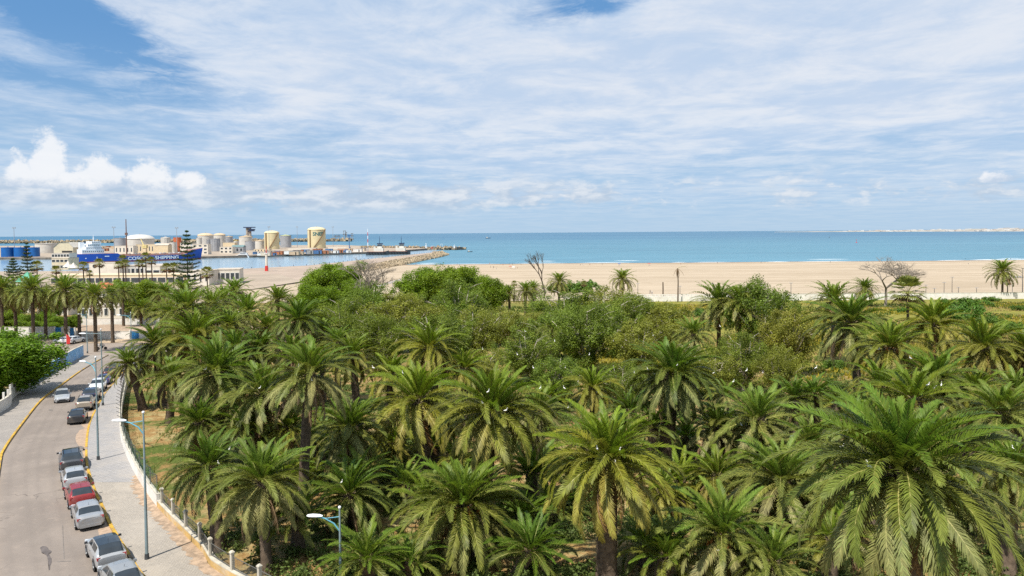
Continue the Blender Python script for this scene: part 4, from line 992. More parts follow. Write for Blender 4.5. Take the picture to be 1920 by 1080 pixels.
# low young palms filling the gaps between the trunks
lr = random.Random(321); trunks = [(c.x, c.y) for c, _ in PALM_POS]; made = 0; tries = 0; used_l = set()
while made < 46 and tries < 6000:
    tries += 1; y = lr.uniform(44, 86); x = lr.uniform(-.46 * y, .66 * y)
    if x < xat(WR, y) + 7: continue
    if min(math.hypot(x - a, y - b) for a, b in trunks) < 2.7: continue
    near = min(PALMS, key=lambda q: (at(q[0], q[1], q[3]).xy - Vector((x, y))).length); lab = 'low young palm growing beside the ' + ' '.join(near[6].split(',')[0].split()[:9])
    if lab in used_l: lab = lab.replace('low young palm', 'another low palm')
    if lab in used_l: continue
    used_l.add(lab); trunks.append((x, y)); h = Vector((x, y, G(x, y) + lr.uniform(.6, 2.6))); palm(h, lr.uniform(2.1, 3.1), lab, GN, 700 + made, 'young' if lr.random() < .6 else 'full', n=lr.randrange(30, 46)); made += 1
# palms farther off, crowns of one piece
GF = 'palms beyond the grove'
FARP = [
 (350, 578, 60, 98, 'tall tufted palm behind the bright tipped one at the bend'), (397, 572, 44, 112, 'dark palm behind the road bend, left of the bright green trees'),
 (462, 583, 48, 108, 'rounded palm between the road bend and the bright green trees'), (604, 622, 40, 90, 'small palm right of the dark hearted one'),
 (632, 640, 38, 84, 'small bright palm below the dark hearted one'), (430, 610, 46, 100, 'palm with yellow centre deep in the grove'),
 (520, 560, 36, 125, 'distant palm at the foot of the bright green trees'), (440, 545, 34, 130, 'palm just below the sandy strip by the mole'),
 (1348, 566, 52, 130, 'tall palm at the white beach wall, left of a twin'), (1387, 566, 50, 126, 'right hand twin of two palms by the beach wall'),
 (1562, 561, 46, 122, 'palm in front of the plain white beach wall'), (1416, 556, 28, 140, 'palm top peeping over the olive tree crown'),
 (1880, 507, 29, 264, 'lone palm with a dark trunk on the beach edge, far right'), (1167, 522, 25, 284, 'lone round headed palm against the sand, centre'),
 (1622, 540, 26, 236, 'shaggy palm at the foot of the bare spreading tree'), (1048, 527, 24, 240, 'palm beside the two stemmed dead tree'),
 (60, 541, 39, 158, 'palm with orange fruit behind the dense green tree'), (121, 541, 38, 160, 'thick trunked street palm behind the red banner'),
 (177, 553, 38, 146, 'street palm growing from the pavement corner'), (209, 550, 26, 160, 'slim street palm in front of the low white wall'),
 (147, 548, 30, 164, 'street palm half hidden behind the pavement corner one'), (264, 577, 25, 190, 'palm in front of the upper white wall'),
 (2, 540, 37, 160, 'street palm cut by the left edge of the view'), (28, 556, 30, 166, 'palm between the left edge and the fruiting one'),
 (84, 556, 32, 168, 'palm behind the fruiting one by the blue doors'), (985, 545, 24, 200, 'small palm left of the two stemmed dead tree'),
 (1000, 540, 20, 225, 'palm under the two stemmed dead tree'), (1300, 625, 40, 105, 'half hidden palm left of the twin palms'), (1035, 615, 30, 120, 'palm hidden among the olive green trees'),
 (955, 548, 20, 210, 'tiny palm right of the bright green trees'),
 (318, 590, 40, 118, 'palm above the thick dark trunks at the bend'), (385, 600, 42, 108, 'palm behind the bright tipped one'), (500, 612, 42, 104, 'palm left of the dark hearted one'), (310, 548, 30, 160, 'palm right of the yellow green tree'), (345, 545, 30, 170, 'palm below the tall tiered pine'), (420, 562, 38, 125, 'palm deep in the grove left of the rounded one'), (230, 545, 24, 190, 'palm left of the yellow green tree'),
]
for i, (x, y, r, Y, lab) in enumerate(FARP):
    hp = at(x, y, Y); far_palm(hp, r * Y / FPX, lab, GF, 300 + i); PALM_POS.append((hp, r * Y / FPX)) if Y < 130 else None
# fan palms
def fan_crown(seed):
    rs = random.Random(seed); b = MB(); 
    for i in range(34):
        az = i * 2.39996; u = i / 34; el = R(75 - 125 * u + rs.uniform(-8, 8)); mi = 0 if u < .75 else 1
        d = Vector((math.cos(az) * math.cos(el), math.sin(az) * math.cos(el), math.sin(el))); b.mi = 2
        p = d * 1.0; b.tube([d * .1, p], .02, 3)
        sd = Vector((-math.sin(az), math.cos(az), 0)); up = d.cross(sd); b.mi = mi
        for k in range(11):
            a = (k - 5) / 5 * 1.25; e = (d * math.cos(a) + sd * math.sin(a) - up * -.18 * abs(math.sin(a)));
            tip = p + e * .95 + Vector((0, 0, -.22 * rs.uniform(.6, 1.4))); w = Vector((-math.sin(a), 0, 0)); wd = (sd * math.cos(a) - d * math.sin(a)) * .075
            m_ = p + e * .55
            b.add([p, m_ - wd, tip, m_ + wd], [(0, 1, 2, 3)])
    return b.mesh('crown', [L_fan, L_dead, M_rach])
FAN = [fan_crown(1), fan_crown(2)]
def fan_palm(hp, R_, label, seed, tr=.16, group='slim fan palms'):
    gz = G(hp.x, hp.y) - .05; h = hp.z - gz; t = thing('fan_palm', label, 'palm tree', (hp.x, hp.y, gz), 0, group)
    MB().tube([(0, 0, 0), (.1, 0, h * .5), (0, 0, h)], [tr * 1.5, tr * 1.1, tr], 8).build('trunk', M_trunk, t, 60)
    o = inst('crown', FAN[seed % 2], t, (0, 0, h), (0, 0, seed), R_ / 1.8); o['kind'] = 'stuff'
fan_palm(at(1702, 548, 130), 3.4, 'bright fan palm with hanging yellow leaves below the beach wall', 1, .22)
for i, (x, y, Y, r) in enumerate([(105, 507, 285, 2.2), (69, 500, 285, 2.8), (156, 500, 280, 2.4), (168, 513, 280, 1.6), (186, 494, 275, 2.3), (222, 498, 280, 2.0), (230, 487, 282, 2.2), (235, 495, 276, 2.0), (260, 494, 280, 1.9), (267, 496, 284, 1.9), (273, 482, 280, 2.2), (284, 490, 277, 2.1), (312, 503, 275, 2.4), (325, 503, 279, 2.6), (388, 512, 262, 2.8)]):
    lab = ['fan palm standing before the harbour office', 'bushy fan palm beside the dark pines', 'fan palm before the ship stern, left of a short one', 'shortest fan palm before the long low building', 'tall slim fan palm in front of the white harbour house', 'fan palm left of the tallest pair', 'tall fan palm overlapping the blue hull', 'fan palm just right of the taller hull palm', 'leftmost of four slim fan palms below the white hull letters', 'second of four slim fan palms below the hull letters', 'tallest of four slim fan palms below the hull letters', 'rightmost of four slim fan palms below the hull letters', 'bushy fan palm left of the tall tiered pine', 'bushy fan palm touching the tall tiered pine', 'bright fan palm right of the tall tiered pine'][i]
    fan_palm(at(x, y, Y), r, lab, i, .2)
for x, y, lab in ((964, 532, 'tiny fan palm on the sand left of the dead tree'), (1095, 532, 'tiny fan palm on the sand right of the dead tree'), (1889, 530, 'tiny fan palm by the lone palm at the far right')):
    fan_palm(at(x, y, 270), 1.4, lab, 3, .15)
# broken palm
def broken_palm():
    b = gp(1271, 566); h = at(1271, 503, b.y).z - b.z; t = thing('date_palm', 'dying palm with a bare stem and few hanging brown fronds by the beach wall', 'palm tree', b)
    MB().tube([(0, 0, 0), (.1, 0, h * .6), (-.1, 0, h)], [.28, .2, .2], 8).build('trunk', M_trunk, t, 60)
    for i, (az, el) in enumerate(((0, 25), (.3, -60), (2, -70), (3.2, -40), (4.4, -75), (5.2, -65), (1.1, -50), (3.9, -60), (5.8, -30), (2.6, -62))):
        inst('frond', FR['dead' if i else 'old'][i % 4], t, (-.1, 0, h), (0, -R(el), az), .95)
broken_palm()
b = gp(1243, 556); MBt = thing('dead_trunk', 'dead branchless palm trunk standing left of the dying palm', 'tree trunk', b); h = at(1243, 529, b.y).z - b.z
MB().tube([(0, 0, 0), (.05, 0, h * .5), (0, 0, h)], [.3, .25, .24], 8).build('trunk', M_trunk, MBt, 60)

# ================================================================== BROADLEAF TREES
L_bright = leafmat('leaf_bright_green', (0.165, 0.235, 0.014), .3, .5, .3, .4, .25, 0.35)
L_olive = leafmat('leaf_olive', (0.225, 0.236, 0.036), .35, .5, .3, .40, .28, 0.35)
L_ficus = leafmat('leaf_ficus', (0.145, 0.245, 0.016), .25, .45, .25, .38, .25, 0.5)
L_bush = leafmat('leaf_bush', (0.10, 0.18, 0.022), .3, .5, .3, .25, .25, 0.5)
M_bark = mat('grey_bark', (0.20, 0.17, 0.14), .95, .25, 4, bump=.4)
M_bpale = mat('pale_bark', (0.42, 0.37, 0.30), .9, .25, 4)
M_bdark = mat('dark_bark', (0.09, 0.07, 0.055), .95, .25, 4)
def leaves_np(C, rad, per, size, rs, flat=1.15, up=.25, asp=.6):
    """leaf quads scattered in clumps round the points C; returns V,F"""
    k = len(C); n = k * per
    c = np.repeat(np.asarray(C), per, 0); rr = np.repeat(np.asarray(rad), per)[:, None]
    d = rs.normal(size=(n, 3)); d /= np.linalg.norm(d, axis=1)[:, None]
    q = rs.rand(n, 1) ** .45
    p = c + d * rr * q * np.array((1, 1, flat))
    nrm = d * .8 + rs.normal(size=(n, 3)) * .55 + np.array((0, 0, up)); nrm /= np.linalg.norm(nrm, axis=1)[:, None]
    t = np.cross(nrm, rs.normal(size=(n, 3))); t /= np.linalg.norm(t, axis=1)[:, None]; b = np.cross(nrm, t)
    s = size * rs.uniform(.6, 1.3, (n, 1)); w = s * asp
    V = np.stack([p - t * s, p + b * w + nrm * s * .15, p + t * s, p - b * w + nrm * s * .15], 1).reshape(-1, 3)
    F = np.arange(4 * n).reshape(-1, 4); return V, F
def tree_meshes(seed, leaf, bark, clumps=70, per=150, size=.20, trunk_h=.30, spread=1.0, sparse=0.0, limbs=7, umbrella=0.0):
    """unit tree: 10 m tall, 10 m wide"""
    rs = np.random.RandomState(seed); rr = random.Random(seed); b = MB(); ends = []
    th = 10 * trunk_h; b.tube([(0, 0, 0), (rr.uniform(-.2, .2), rr.uniform(-.2, .2), th * .6), (0, 0, th)], [.34, .26, .22], 8)
    for i in range(limbs):
        a = i * 2.39996 + rr.uniform(-.3, .3); u = (i + .5) / limbs; reach = 3.9 * math.sqrt(u) * spread; top = (9.2 - 3.2 * u - (umbrella * -1.5 * u)) + rr.uniform(-.6, .5)
        p1 = Vector((math.cos(a) * reach * .45, math.sin(a) * reach * .45, th + (top - th) * .5)); p2 = Vector((math.cos(a) * reach, math.sin(a) * reach, top))
        b.tube([(0, 0, th * .9), p1, p2], [.17, .11, .04], 6)
        for k in range(6):
            f = rr.uniform(.3, 1.0); s = (Vector((0, 0, th)).lerp(p1, f * 2) if f < .5 else p1.lerp(p2, f * 2 - 1)); a2 = a + rr.uniform(-1.5, 1.5)
            e = s + Vector((math.cos(a2), math.sin(a2), rr.uniform(.1, .8))) * rr.uniform(.9, 2.0); b.tube([s, s.lerp(e, .5) + Vector((0, 0, .1)), e], [.06, .04, .015], 4); ends.append(e)
        ends.append(p2)
    C = [tuple(e) for e in ends]
    while len(C) < clumps:
        d = rs.normal(size=3); d /= np.linalg.norm(d); q = rs.uniform(.55, 1.0)
        p = np.array((d[0] * 4.3 * q, d[1] * 4.3 * q, 5.1 + d[2] * 4.2 * q))
        lump = .75 + .35 * math.sin(3 * math.atan2(d[1], d[0]) + seed) * (1 - abs(d[2]))
        p[:2] *= lump
        if p[2] > th * .75: C.append(tuple(p))
    C = np.array(C); C = C[rs.rand(len(C)) >= sparse]
    rad = rs.uniform(.55, 1.25, len(C))
    V, F = leaves_np(C, rad, per, size, rs)
    return b.mesh('limbs', bark, 60), np_mesh('crown', V, F, [leaf])
TB = [tree_meshes(s, L_bright, M_bark, 170, 270, .125, trunk_h=.16) for s in (1, 2, 3)]
L_sage = leafmat('leaf_sage', (0.155, 0.205, 0.026), .35, .5, .3, .40, .28, 0.35)
TO = [tree_meshes(s, (L_olive, L_sage)[s % 2], M_bpale, 150, 240, .105, sparse=.22, limbs=12, trunk_h=.14) for s in (11, 12, 13, 14, 15)]
def tree(px, top, wpx, Y, lib, k, label, group, name='broadleaf_tree', low=0.0):
    p = at(px, top, Y); gz = G(p.x, Y) - .1; h = (p.z - gz) * (1.0 if lib is TB else 1.16); w = wpx * Y / FPX * (1.08 if lib is TB else 1.12)
    t = thing(name, label, 'tree', (p.x, Y, gz), k * 1.7, group)
    inst('trunk', lib[k % len(lib)][0], t, sc=(w / 9.6, w / 9.6, h / 9.9)); o = inst('crown', lib[k % len(lib)][1], t, sc=(w / 9.6, w / 9.6, h / 9.9)); o['kind'] = 'stuff'
GB = 'bright green broadleaf trees'; GO = 'olive green open crowned trees'
BR = [(583, 532, 105, 190, 'bright green tree at the left foot of the tallest bright crown'), (625, 490, 125, 212, 'tallest bright green tree crown, overlapping the harbour water'), (668, 522, 84, 196, 'bright green tree beside the flat topped bare tree'),
      (798, 500, 120, 215, 'bright green tree crown before the tip of the rock mole'), (858, 497, 128, 208, 'broad bright green tree before the shoreline'), (912, 516, 88, 202, 'bright green tree at the right end of the bright row'), (765, 548, 76, 188, 'low bright green tree left of the broad one'),
      (268, 522, 100, 215, 'yellow green tree behind the upper white wall'), (730, 560, 90, 170, 'bright green tree under the flat topped bare tree')]
for i, (x, t_, w, Y, lab) in enumerate(BR): tree(x, t_, w, Y, TB, i, lab, GB)
OL = [(690, 552, 120, 152), (760, 562, 135, 142), (862, 545, 130, 152), (935, 585, 110, 150), (820, 602, 140, 112), (715, 605, 110, 112), (1003, 590, 112, 160), (1062, 560, 150, 150), (1130, 552, 140, 156), (1192, 566, 130, 148), (1100, 588, 140, 115),
      (1200, 615, 115, 108), (985, 632, 110, 104), (895, 668, 100, 92), (1045, 680, 105, 90), (1432, 548, 135, 124), (1483, 592, 110, 110), (1392, 640, 100, 96), (1335, 668, 95, 92), (1165, 690, 100, 86), (620, 585, 80, 150), (1460, 660, 80, 90), (640, 578, 110, 130), (885, 588, 120, 126), (1045, 596, 120, 128), (1160, 575, 120, 132), (1250, 580, 100, 130), (1290, 655, 90, 102)]
OLL = ['below the bright green row', 'in front of the flat topped bare tree', 'below the broad bright tree', 'beside the patch of bare soil', 'behind the yellowing palm', 'right of the dark hearted palm', 'left of the dead two stemmed tree', 'below the two stemmed dead tree', 'crowning the middle of the grove', 'left of the white pierced wall', 'with pale bare twigs in the centre of the view', 'behind the thick dark trunked palm', 'right of the bare soil patch', 'behind the full centre palm', 'full of pale twigs behind the bright palm', 'rounded, standing right of the twin palms', 'left of the thick trunked palm under the bare tree', 'below the rounded one near the twin palms', 'dusty and low, right of centre', 'half hidden behind the bright palm', 'at the left end of the olive row', 'small, left of the round dark bush', 'beside the dark hearted palm', 'left of the green soil patch', 'right of the green soil patch', 'in the thick middle of the grove', 'beside the flower patch', 'low, left of the twin palms']
for i, ((x, t_, w, Y), l_) in enumerate(zip(OL, OLL)): tree(x, t_, w, Y, TO, i, 'olive green open tree ' + l_, GO)
# the dense street tree
FI = tree_meshes(31, L_ficus, M_bdark, 230, 240, .13, trunk_h=.16, limbs=9)
p = gp(38, 712); t = thing('ficus_tree', 'dense dark green tree overhanging the pavement wall', 'tree', (-69.0, 97.5, G(0, 97) - .1), 0)
inst('trunk', FI[0], t, sc=(1.75, 1.55, .92)); o = inst('crown', FI[1], t, sc=(1.75, 1.55, .92)); o['kind'] = 'stuff'
# bare trees
def bare_tree(name, base, h, w, label, seed, stems, m, depth=5, umb=0.0):
    rr = random.Random(seed); t = thing(name, label, 'tree', base); b = MB(); twig = MB()
    def grow(p, d, L, r, k):
        q = p + d * L; mid = p.lerp(q, .5) + Vector((rr.uniform(-.1, .1), rr.uniform(-.1, .1), 0)) * L
        (b if k > 1 else twig).tube([p, mid, q], [r, r * .85, r * .68], 6 if k > 2 else 3)
        if k == 0: return
        for i in range(3 if k < depth else stems):
            a = rr.uniform(0, 6.28); s = rr.uniform(.35, .85); nd = (d + Vector((math.cos(a) * s * w, math.sin(a) * s * w, rr.uniform(-.12, .25) - umb * (depth - k) * .06))).normalized()
            grow(q, nd, L * rr.uniform(.62, .86), r * .62, k - 1)
    grow(Vector((0, 0, -.2)), Vector((rr.uniform(-.1, .1), 0, 1)), h * .34, h * .026, depth)
    b.build('trunk', m, t, 60); twig.build('twigs', m, t)
    return t
g = gp(1660, 575); bare_tree('bare_tree', g, (at(1660, 484, g.y).z - g.z) * 1.15, 1.9, 'wide spreading leafless tree against the sand', 5, 5, M_bark, 6)
g = gp(1020, 560); bare_tree('bare_tree', g, (at(1020, 486, g.y).z - g.z) * 1.0, .6, 'leafless two stemmed tree standing before the beach', 8, 2, M_bdark, 5)
g = at(700, 600, 175); bare_tree('bare_tree', (g.x, 175, G(0, 175)), (at(700, 500, 175).z - G(0, 175)), 1.0, 'flat topped leafless grey tree between the bright green trees', 21, 4, M_bark, 6, .8)
# norfolk pines
def norfolk(base, h, w, label, seed):
    rr = random.Random(seed); t = thing('norfolk_pine', label, 'pine tree', base, seed)
    MB().cyl((0, 0, 0), (0, 0, h), h * .012, .03, 8).build('trunk', M_bdark, t, 60)
    n = 17; C = []; RD = []; lm = MB()
    for i in range(n):
        u = i / (n - 1); z = h * (.12 + .86 * u); L = w * (1 - u) ** .75 * (.85 + .15 * math.sin(i * 1.7)) + .25
        for k in range(7):
            a = 6.283 * (k + .5 * (i % 2)) / 7 + rr.uniform(-.12, .12); d = Vector((math.cos(a), math.sin(a), 0)); nq = max(3, int(L / .5)); P_ = [Vector((0, 0, z))]
            for q in range(nq):
                f = (q + 1) / nq; c = d * (L * f) + Vector((0, 0, z + .12 * L * f - .40 * L * f * (1 - f))); C.append(tuple(c)); RD.append(.30 + .28 * (1 - abs(f - .6))); P_.append(c)
            lm.tube(P_, .05, 3)
    lm.build('branches', M_bdark, t)
    V, F = leaves_np(np.array(C), np.array(RD), 14, .19, np.random.RandomState(seed), flat=.7)
    o = link(bpy.data.objects.new('crown', np_mesh('crown', V, F, [leafmat('pine_needles', (0.045, 0.075, 0.022), .2, .6, .2, .15, .15)])), t); o['kind'] = 'stuff'
for (x, top, bot, wpx, Y, lab, sd_) in ((350, 431, 540, 36, 262, 'tall tiered pine standing before the ship bow', 1), (50, 454, 540, 20, 270, 'dark tiered pine before the blue tanks', 2), (24, 484, 540, 34, 262, 'shorter dark pine left of the one before the blue tanks', 3)):
    p = at(x, top, Y); gz = G(p.x, Y) - .1; norfolk((p.x, Y, gz), p.z - gz, wpx * Y / FPX, lab, sd_)
# bushes
BUSH = []
for s in (1, 2, 3):
    rs = np.random.RandomState(50 + s); C = rs.normal(size=(34, 3)) * np.array((.8, .8, .3)) + np.array((0, 0, .55)); C[:, 2] = np.abs(C[:, 2])
    BUSH.append(np_mesh('bush', *leaves_np(C, rs.uniform(.25, .5, 34), 110, .09, rs), [L_bush]))
BU = [(1822, 575, 50, 'round dark bush on the slope below the lone beach palm'), (1860, 566, 28, 'small round bush just under the lone beach palm'), (1790, 575, 26, 'low bush left of the round dark one'), (1768, 566, 18, 'tiny bush by the fan palm and the beach wall'), (1800, 596, 70, 'wide light green bush in the flower field'), (1852, 606, 46, 'flat bush in the flower field at the right'), (1895, 617, 44, 'flat bush in the flower field near the right edge'), (1912, 582, 26, 'bush at the right edge above the flower field'), (1565, 690, 46, 'round dark glossy bush beside the thick palm trunk'), (1690, 585, 26, 'bush beside the foot of the bare spreading tree'), (1090, 548, 60, 'grey green bush beside the dead two stemmed tree'), (1045, 548, 44, 'bush under the dead two stemmed tree'), (1320, 592, 40, 'green creeper bush before the plain white wall'), (1400, 600, 40, 'bush behind the rounded olive tree'), (945, 605, 40, 'green bush on the bare soil patch'), (1250, 605, 40, 'bush left of the flower patch'), (240, 640, 0, '')]
for i, (x, y, w, lab) in enumerate(BU):
    if not w: continue
    g = gp(x, y); s = w * g.y / FPX / 3.0; o = inst('bush', BUSH[i % 3], None, (g.x, g.y, g.z - .1), (0, 0, i), (s, s, s * .85)); tag(o, lab, 'bush', 'bushes on the slope')
# ground cover: grass tufts, yellow flowers, undergrowth
def scatter(name, n, area, hgt, w, m, label, seed, blades=3, clump=None):
    rs = np.random.RandomState(seed); X = []; 
    (x0, x1, y0, y1) = area
    x = rs.uniform(x0, x1, n); y = rs.uniform(y0, y1, n)
    if clump:
        f = np.sin(x * clump + 1.3 * np.sin(y * clump * .7)) + np.sin(y * clump * 1.3 + 2 * np.sin(x * clump * .6) + seed); k = f > .2; x, y = x[k], y[k]
    k = np.array([yy > 145 or xx > xat(WR, yy) + .5 for xx, yy in zip(x, y)]) & (np.abs(x) < .78 * y + 4); x, y = x[k], y[k]
    z = np.array([prof(v) for v in y]) - .04; n = len(x)
    c = np.repeat(np.stack([x, y, z], 1), blades, 0); N_ = n * blades
    a = rs.uniform(0, 6.28, N_); d = np.stack([np.cos(a), np.sin(a), np.zeros(N_)], 1); s = np.stack([-np.sin(a), np.cos(a), np.zeros(N_)], 1)
    c = c + d * rs.uniform(0, .22, (N_, 1)); h = hgt * rs.uniform(.5, 1.4, (N_, 1)); lean = rs.uniform(.1, .7, (N_, 1)); up = np.array((0, 0, 1.0))
    V = np.stack([c - s * w, c + s * w, c + s * w * .7 + up * h * .7 + d * h * lean * .5, c - s * w * .2 + up * h + d * h * lean], 1).reshape(-1, 3)
    o = bpy.data.objects.new(name, np_mesh(name, V, np.arange(4 * N_).reshape(-1, 4), [m])); link(o); tag(o, label, 'ground cover', kind='stuff'); return o
L_grass = leafmat('grass_green', (0.085, 0.125, 0.020), .3, .6, .2, .3, .25, .6)
L_straw = leafmat('grass_straw', (0.33, 0.245, 0.10), .3, .7, .2, .2, .25, .6)
L_flow = leafmat('flower_yellow', (0.32, 0.275, 0.03), .2, .6, .2, .3, .2, .6)
scatter('grass', 30000, (-45, 80, 40, 100), .22, .035, L_grass, 'short green grass growing under the palms', 1, 3, .35)
scatter('dry_grass', 26000, (-60, 110, 40, 160), .22, .04, L_straw, 'dry straw coloured grass on the bare soil', 2, 3, .5)
scatter('weeds', 55000, (-60, 230, 100, 246), .45, .10, L_grass, 'green weeds spread over the slope behind the grove', 3, 3, .16)
scatter('yellow_flowers', 42000, (10, 230, 105, 247), .42, .13, L_flow, 'yellow flowering weeds covering the slope before the beach', 4, 3, .12)
scatter('dry_weeds', 22000, (10, 230, 120, 248), .4, .10, L_straw, 'dry brown weeds between the yellow flowers', 5, 3, .14)

def undergrowth():
    rs = np.random.RandomState(77); C = []
    while len(C) < 3200:
        y = rs.uniform(41, 110); x = rs.uniform(-.72 * y, .74 * y)
        if x < xat(WR, y) + (1.0 if y < 50 else 7.0): continue
        if math.sin(x * .45 + 1.2 * math.sin(y * .3)) + math.sin(y * .5 + x * .2) < -.3: continue
        C.append((x, y, prof(y) + rs.uniform(.05, .5)))
    V, F = leaves_np(np.array(C), rs.uniform(.3, .9, len(C)), 70, .10, rs, flat=.6)
    o = link(bpy.data.objects.new('undergrowth', np_mesh('undergrowth', V, F, [L_under]))); tag(o, 'low leafy undergrowth between the palm trunks', 'undergrowth', kind='stuff')
L_under = leafmat('leaf_undergrowth', (0.10, 0.13, 0.03), .35, .6, .2, .3, .3, .7)
undergrowth()
HG = [(8, 580, 60, 182), (45, 588, 50, 180), (78, 584, 50, 184), (108, 592, 46, 182), (140, 590, 30, 186), (-20, 585, 60, 180), (60, 600, 50, 176), (95, 604, 40, 175), (160, 560, 40, 240), (225, 560, 40, 235), (300, 560, 50, 225), (330, 540, 50, 250), (20, 530, 70, 210), (95, 545, 60, 215)]
HL = ['bushy tree behind the left edge street palms', 'bushy green tree between two street palms at the left', 'dark bushy tree behind the fruiting palm', 'bushy tree above the blue door', 'small bushy tree behind the parked white SUV', 'bushy tree cut by the left edge', 'low shrubby tree behind the white wall at the left', 'low shrubby tree beside the blue door', 'small tree beside the red roofed house', 'small tree right of the red roofed house', 'bushy tree right of the white house', 'bushy tree below the tall tiered pine', 'tall dark tree behind the left edge palms', 'tall dark tree behind the fruiting palm']
for i, ((x, t_, w, Y), l_) in enumerate(zip(HG, HL)): tree(x, t_, w, Y, TB, i + 1, l_, 'bushy trees behind the street palms')
# ================================================================== QUAYS, MOLE, BREAKWATERS
M_conc = mat('quay_concrete', (0.33, 0.265, 0.20), .9, .15, .05, dirt=(0.40, 0.31, 0.22), coords='World')
M_qface = mat('quay_face', (0.14, 0.12, 0.10), .9, .3, .2, coords='World')
M_rock = mat('rock_armour', (0.33, 0.26, 0.17), .95, .3, .3, dirt=(0.10, 0.08, 0.06), dirt_amt=.5, coords='World')
M_molet = mat('mole_roadway', (0.34, 0.265, 0.205), .9, .12, .06, coords='World')
def quay(name, poly, z0, z1, m, mside=None):
    b = MB(); n = len(poly); b.prism(poly, z0, z1)
    for i in range(len(b.f)): b.m[i] = 0 if i == 1 else 1
    return struct(b.build(name, [m, mside or M_qface]))
quay('harbour_ground', [(-1500, 300), (-130, 300), (-116, 400), (-150, 470), (-226, 510), (-300, 540), (-1500, 552)], -12, -5.4, M_conc)
quay('mole', [(-150, 466), (-226, 506), (-205, 560), (-170, 610), (-158, 690), (-132, 851), (-110, 990), (-97, 994), (-98, 900), (-112, 680), (-118, 520), (-118, 402)], -12, -5.6, M_molet)
quay('far_quay', [(-1500, 935), (-640, 930), (-520, 900), (-400, 905), (-335, 940), (-213, 1070), (-188, 1110), (-150, 1290), (-420, 1780), (-900, 1850), (-2600, 2600), (-2600, 935)], -12, -6.2, M_conc)
def rocks(name, line, n, w, size, seed, label, m=M_rock, top=-6.5, z0=-9.6):
    rs = random.Random(seed); b = MB(); seg = [(Vector(p), Vector(q)) for p, q in zip(line, line[1:])]; tot = [(q - p).length for p, q in seg]
    for i in range(n):
        (p, q) = rs.choices(seg, tot)[0]; d = (q - p).normalized(); s = Vector((d.y, -d.x)); f = rs.random(); o = rs.random()
        c = p + (q - p) * rs.random() + s * (o * w); z = top + (z0 - top) * o + rs.uniform(-.3, .5); k = size * rs.uniform(.6, 1.4)
        b.box((c.x, c.y, z), (k * rs.uniform(.8, 1.4), k * rs.uniform(.7, 1.2), k * rs.uniform(.6, 1)), rot=Euler((rs.random() * 3, rs.random() * 3, rs.random() * 3)).to_matrix(), taper=rs.uniform(.6, .9))
    o = b.build(name, m); return tag(o, label, 'rocks', kind='stuff')
rocks('rock_armour', [(-116, 420), (-117, 520), (-111, 680), (-97, 900), (-95, 992)], 2600, 9, 2.0, 3, 'brown boulders heaped along the beach side of the mole', top=-5.4, z0=-9.0)
rocks('rock_armour', [(-95, 996), (-108, 994)], 90, 8, 2.0, 6, 'boulders at the tip of the mole', top=-5.4)
bb = MB()
for i in range(44):
    f = i / 43; y = 520 + 465 * f; x = float(np.interp(y, (506, 560, 610, 690, 851, 990), (-226, -205, -170, -158, -132, -110))); bb.cyl((x + 1, y, -5.6), (x + 1, y, -4.3), .18, n=5)
tag(bb.build('mole_posts', M_dark), 'row of short dark posts along the harbour side of the mole', 'posts', kind='stuff')
w_ = thing('mole_parapet', 'low stone parapet along the top of the mole', 'wall'); MB().prism([(-118.3, 530), (-112.3, 680), (-98.6, 900), (-97.4, 990), (-99, 990), (-100, 900), (-114, 680), (-120, 530)], -5.6, -4.3).build('parapet', M_qface, w_)
# outer breakwaters
def breakwater(name, pts, w, z, label, rockn, rs_=4.0):
    t = thing(name, label, 'breakwater'); b = MB()
    for (p, q) in zip(pts, pts[1:]):
        p, q = Vector(p), Vector(q); d = (q - p).normalized(); s = Vector((-d.y, d.x)) * w / 2
        b.prism([tuple(p + s), tuple(p - s), tuple(q - s), tuple(q + s)], -12, z)
    b.build('wall', M_qface, t)
    r = random.Random(len(pts)); k = MB()
    for (p, q) in zip(pts, pts[1:]):
        p, q = Vector(p), Vector(q); d = (q - p).normalized(); s = Vector((d.y, -d.x))
        for i in range(rockn):
            c = p.lerp(q, r.random()) + s * (w / 2 + r.random() * w * .6) * r.choice((-1, 1)); kk = rs_ * r.uniform(.5, 1.3)
            k.box((c.x, c.y, -8.5 + r.uniform(0, z + 8.5)), (kk, kk, kk), rot=Euler((r.random() * 3, r.random() * 3, 0)).to_matrix())
    o = k.build('rocks', M_rock, t); o['kind'] = 'stuff'
breakwater('breakwater', [(-4200, 3300), (-2400, 3150), (-1500, 3000), (-640, 2900)], 24, 0.5, 'long dark outer breakwater behind the port', 500, 8)
p0 = zp(735, 467, SEA); p1 = zp(862, 468.5, SEA)
breakwater('jetty', [(p0.x - 60, p0.y + 40), (p0.x, p0.y), (p1.x, p1.y)], 16, -4.0, 'far straight jetty with a white beacon at its end', 200, 3)
def beacon(x, y, top, label, c1, w=1.6):
    Y = zp(x, y, -4.5).y; b = at(x, y, Y); h = at(x, top, Y).z - b.z; t = thing('beacon', label, 'beacon', b)
    MB().cyl((0, 0, 0), (0, 0, h * .8), w, w * .7, 12).build('tower', c1, t, 40); MB().cyl((0, 0, h * .8), (0, 0, h * .84), w * 1.1, n=12).cyl((0, 0, h * .84), (0, 0, h), w * .5, w * .3, 10).build('lantern', M_white, t, 40)
M_rpaint = mat('red_paint', (0.50, 0.035, 0.03), .5, .15, 1); M_gpaint = mat('green_paint', (0.06, 0.30, 0.16), .5, .15, 1)
beacon(799, 465, 456, 'tall white beacon on the far jetty', M_white, 1.2); beacon(852, 465, 459, 'green topped white beacon at the end of the far jetty', M_white, 1.4); beacon(810, 466.5, 461, 'red marker post on the far jetty', M_rpaint, 1.0)
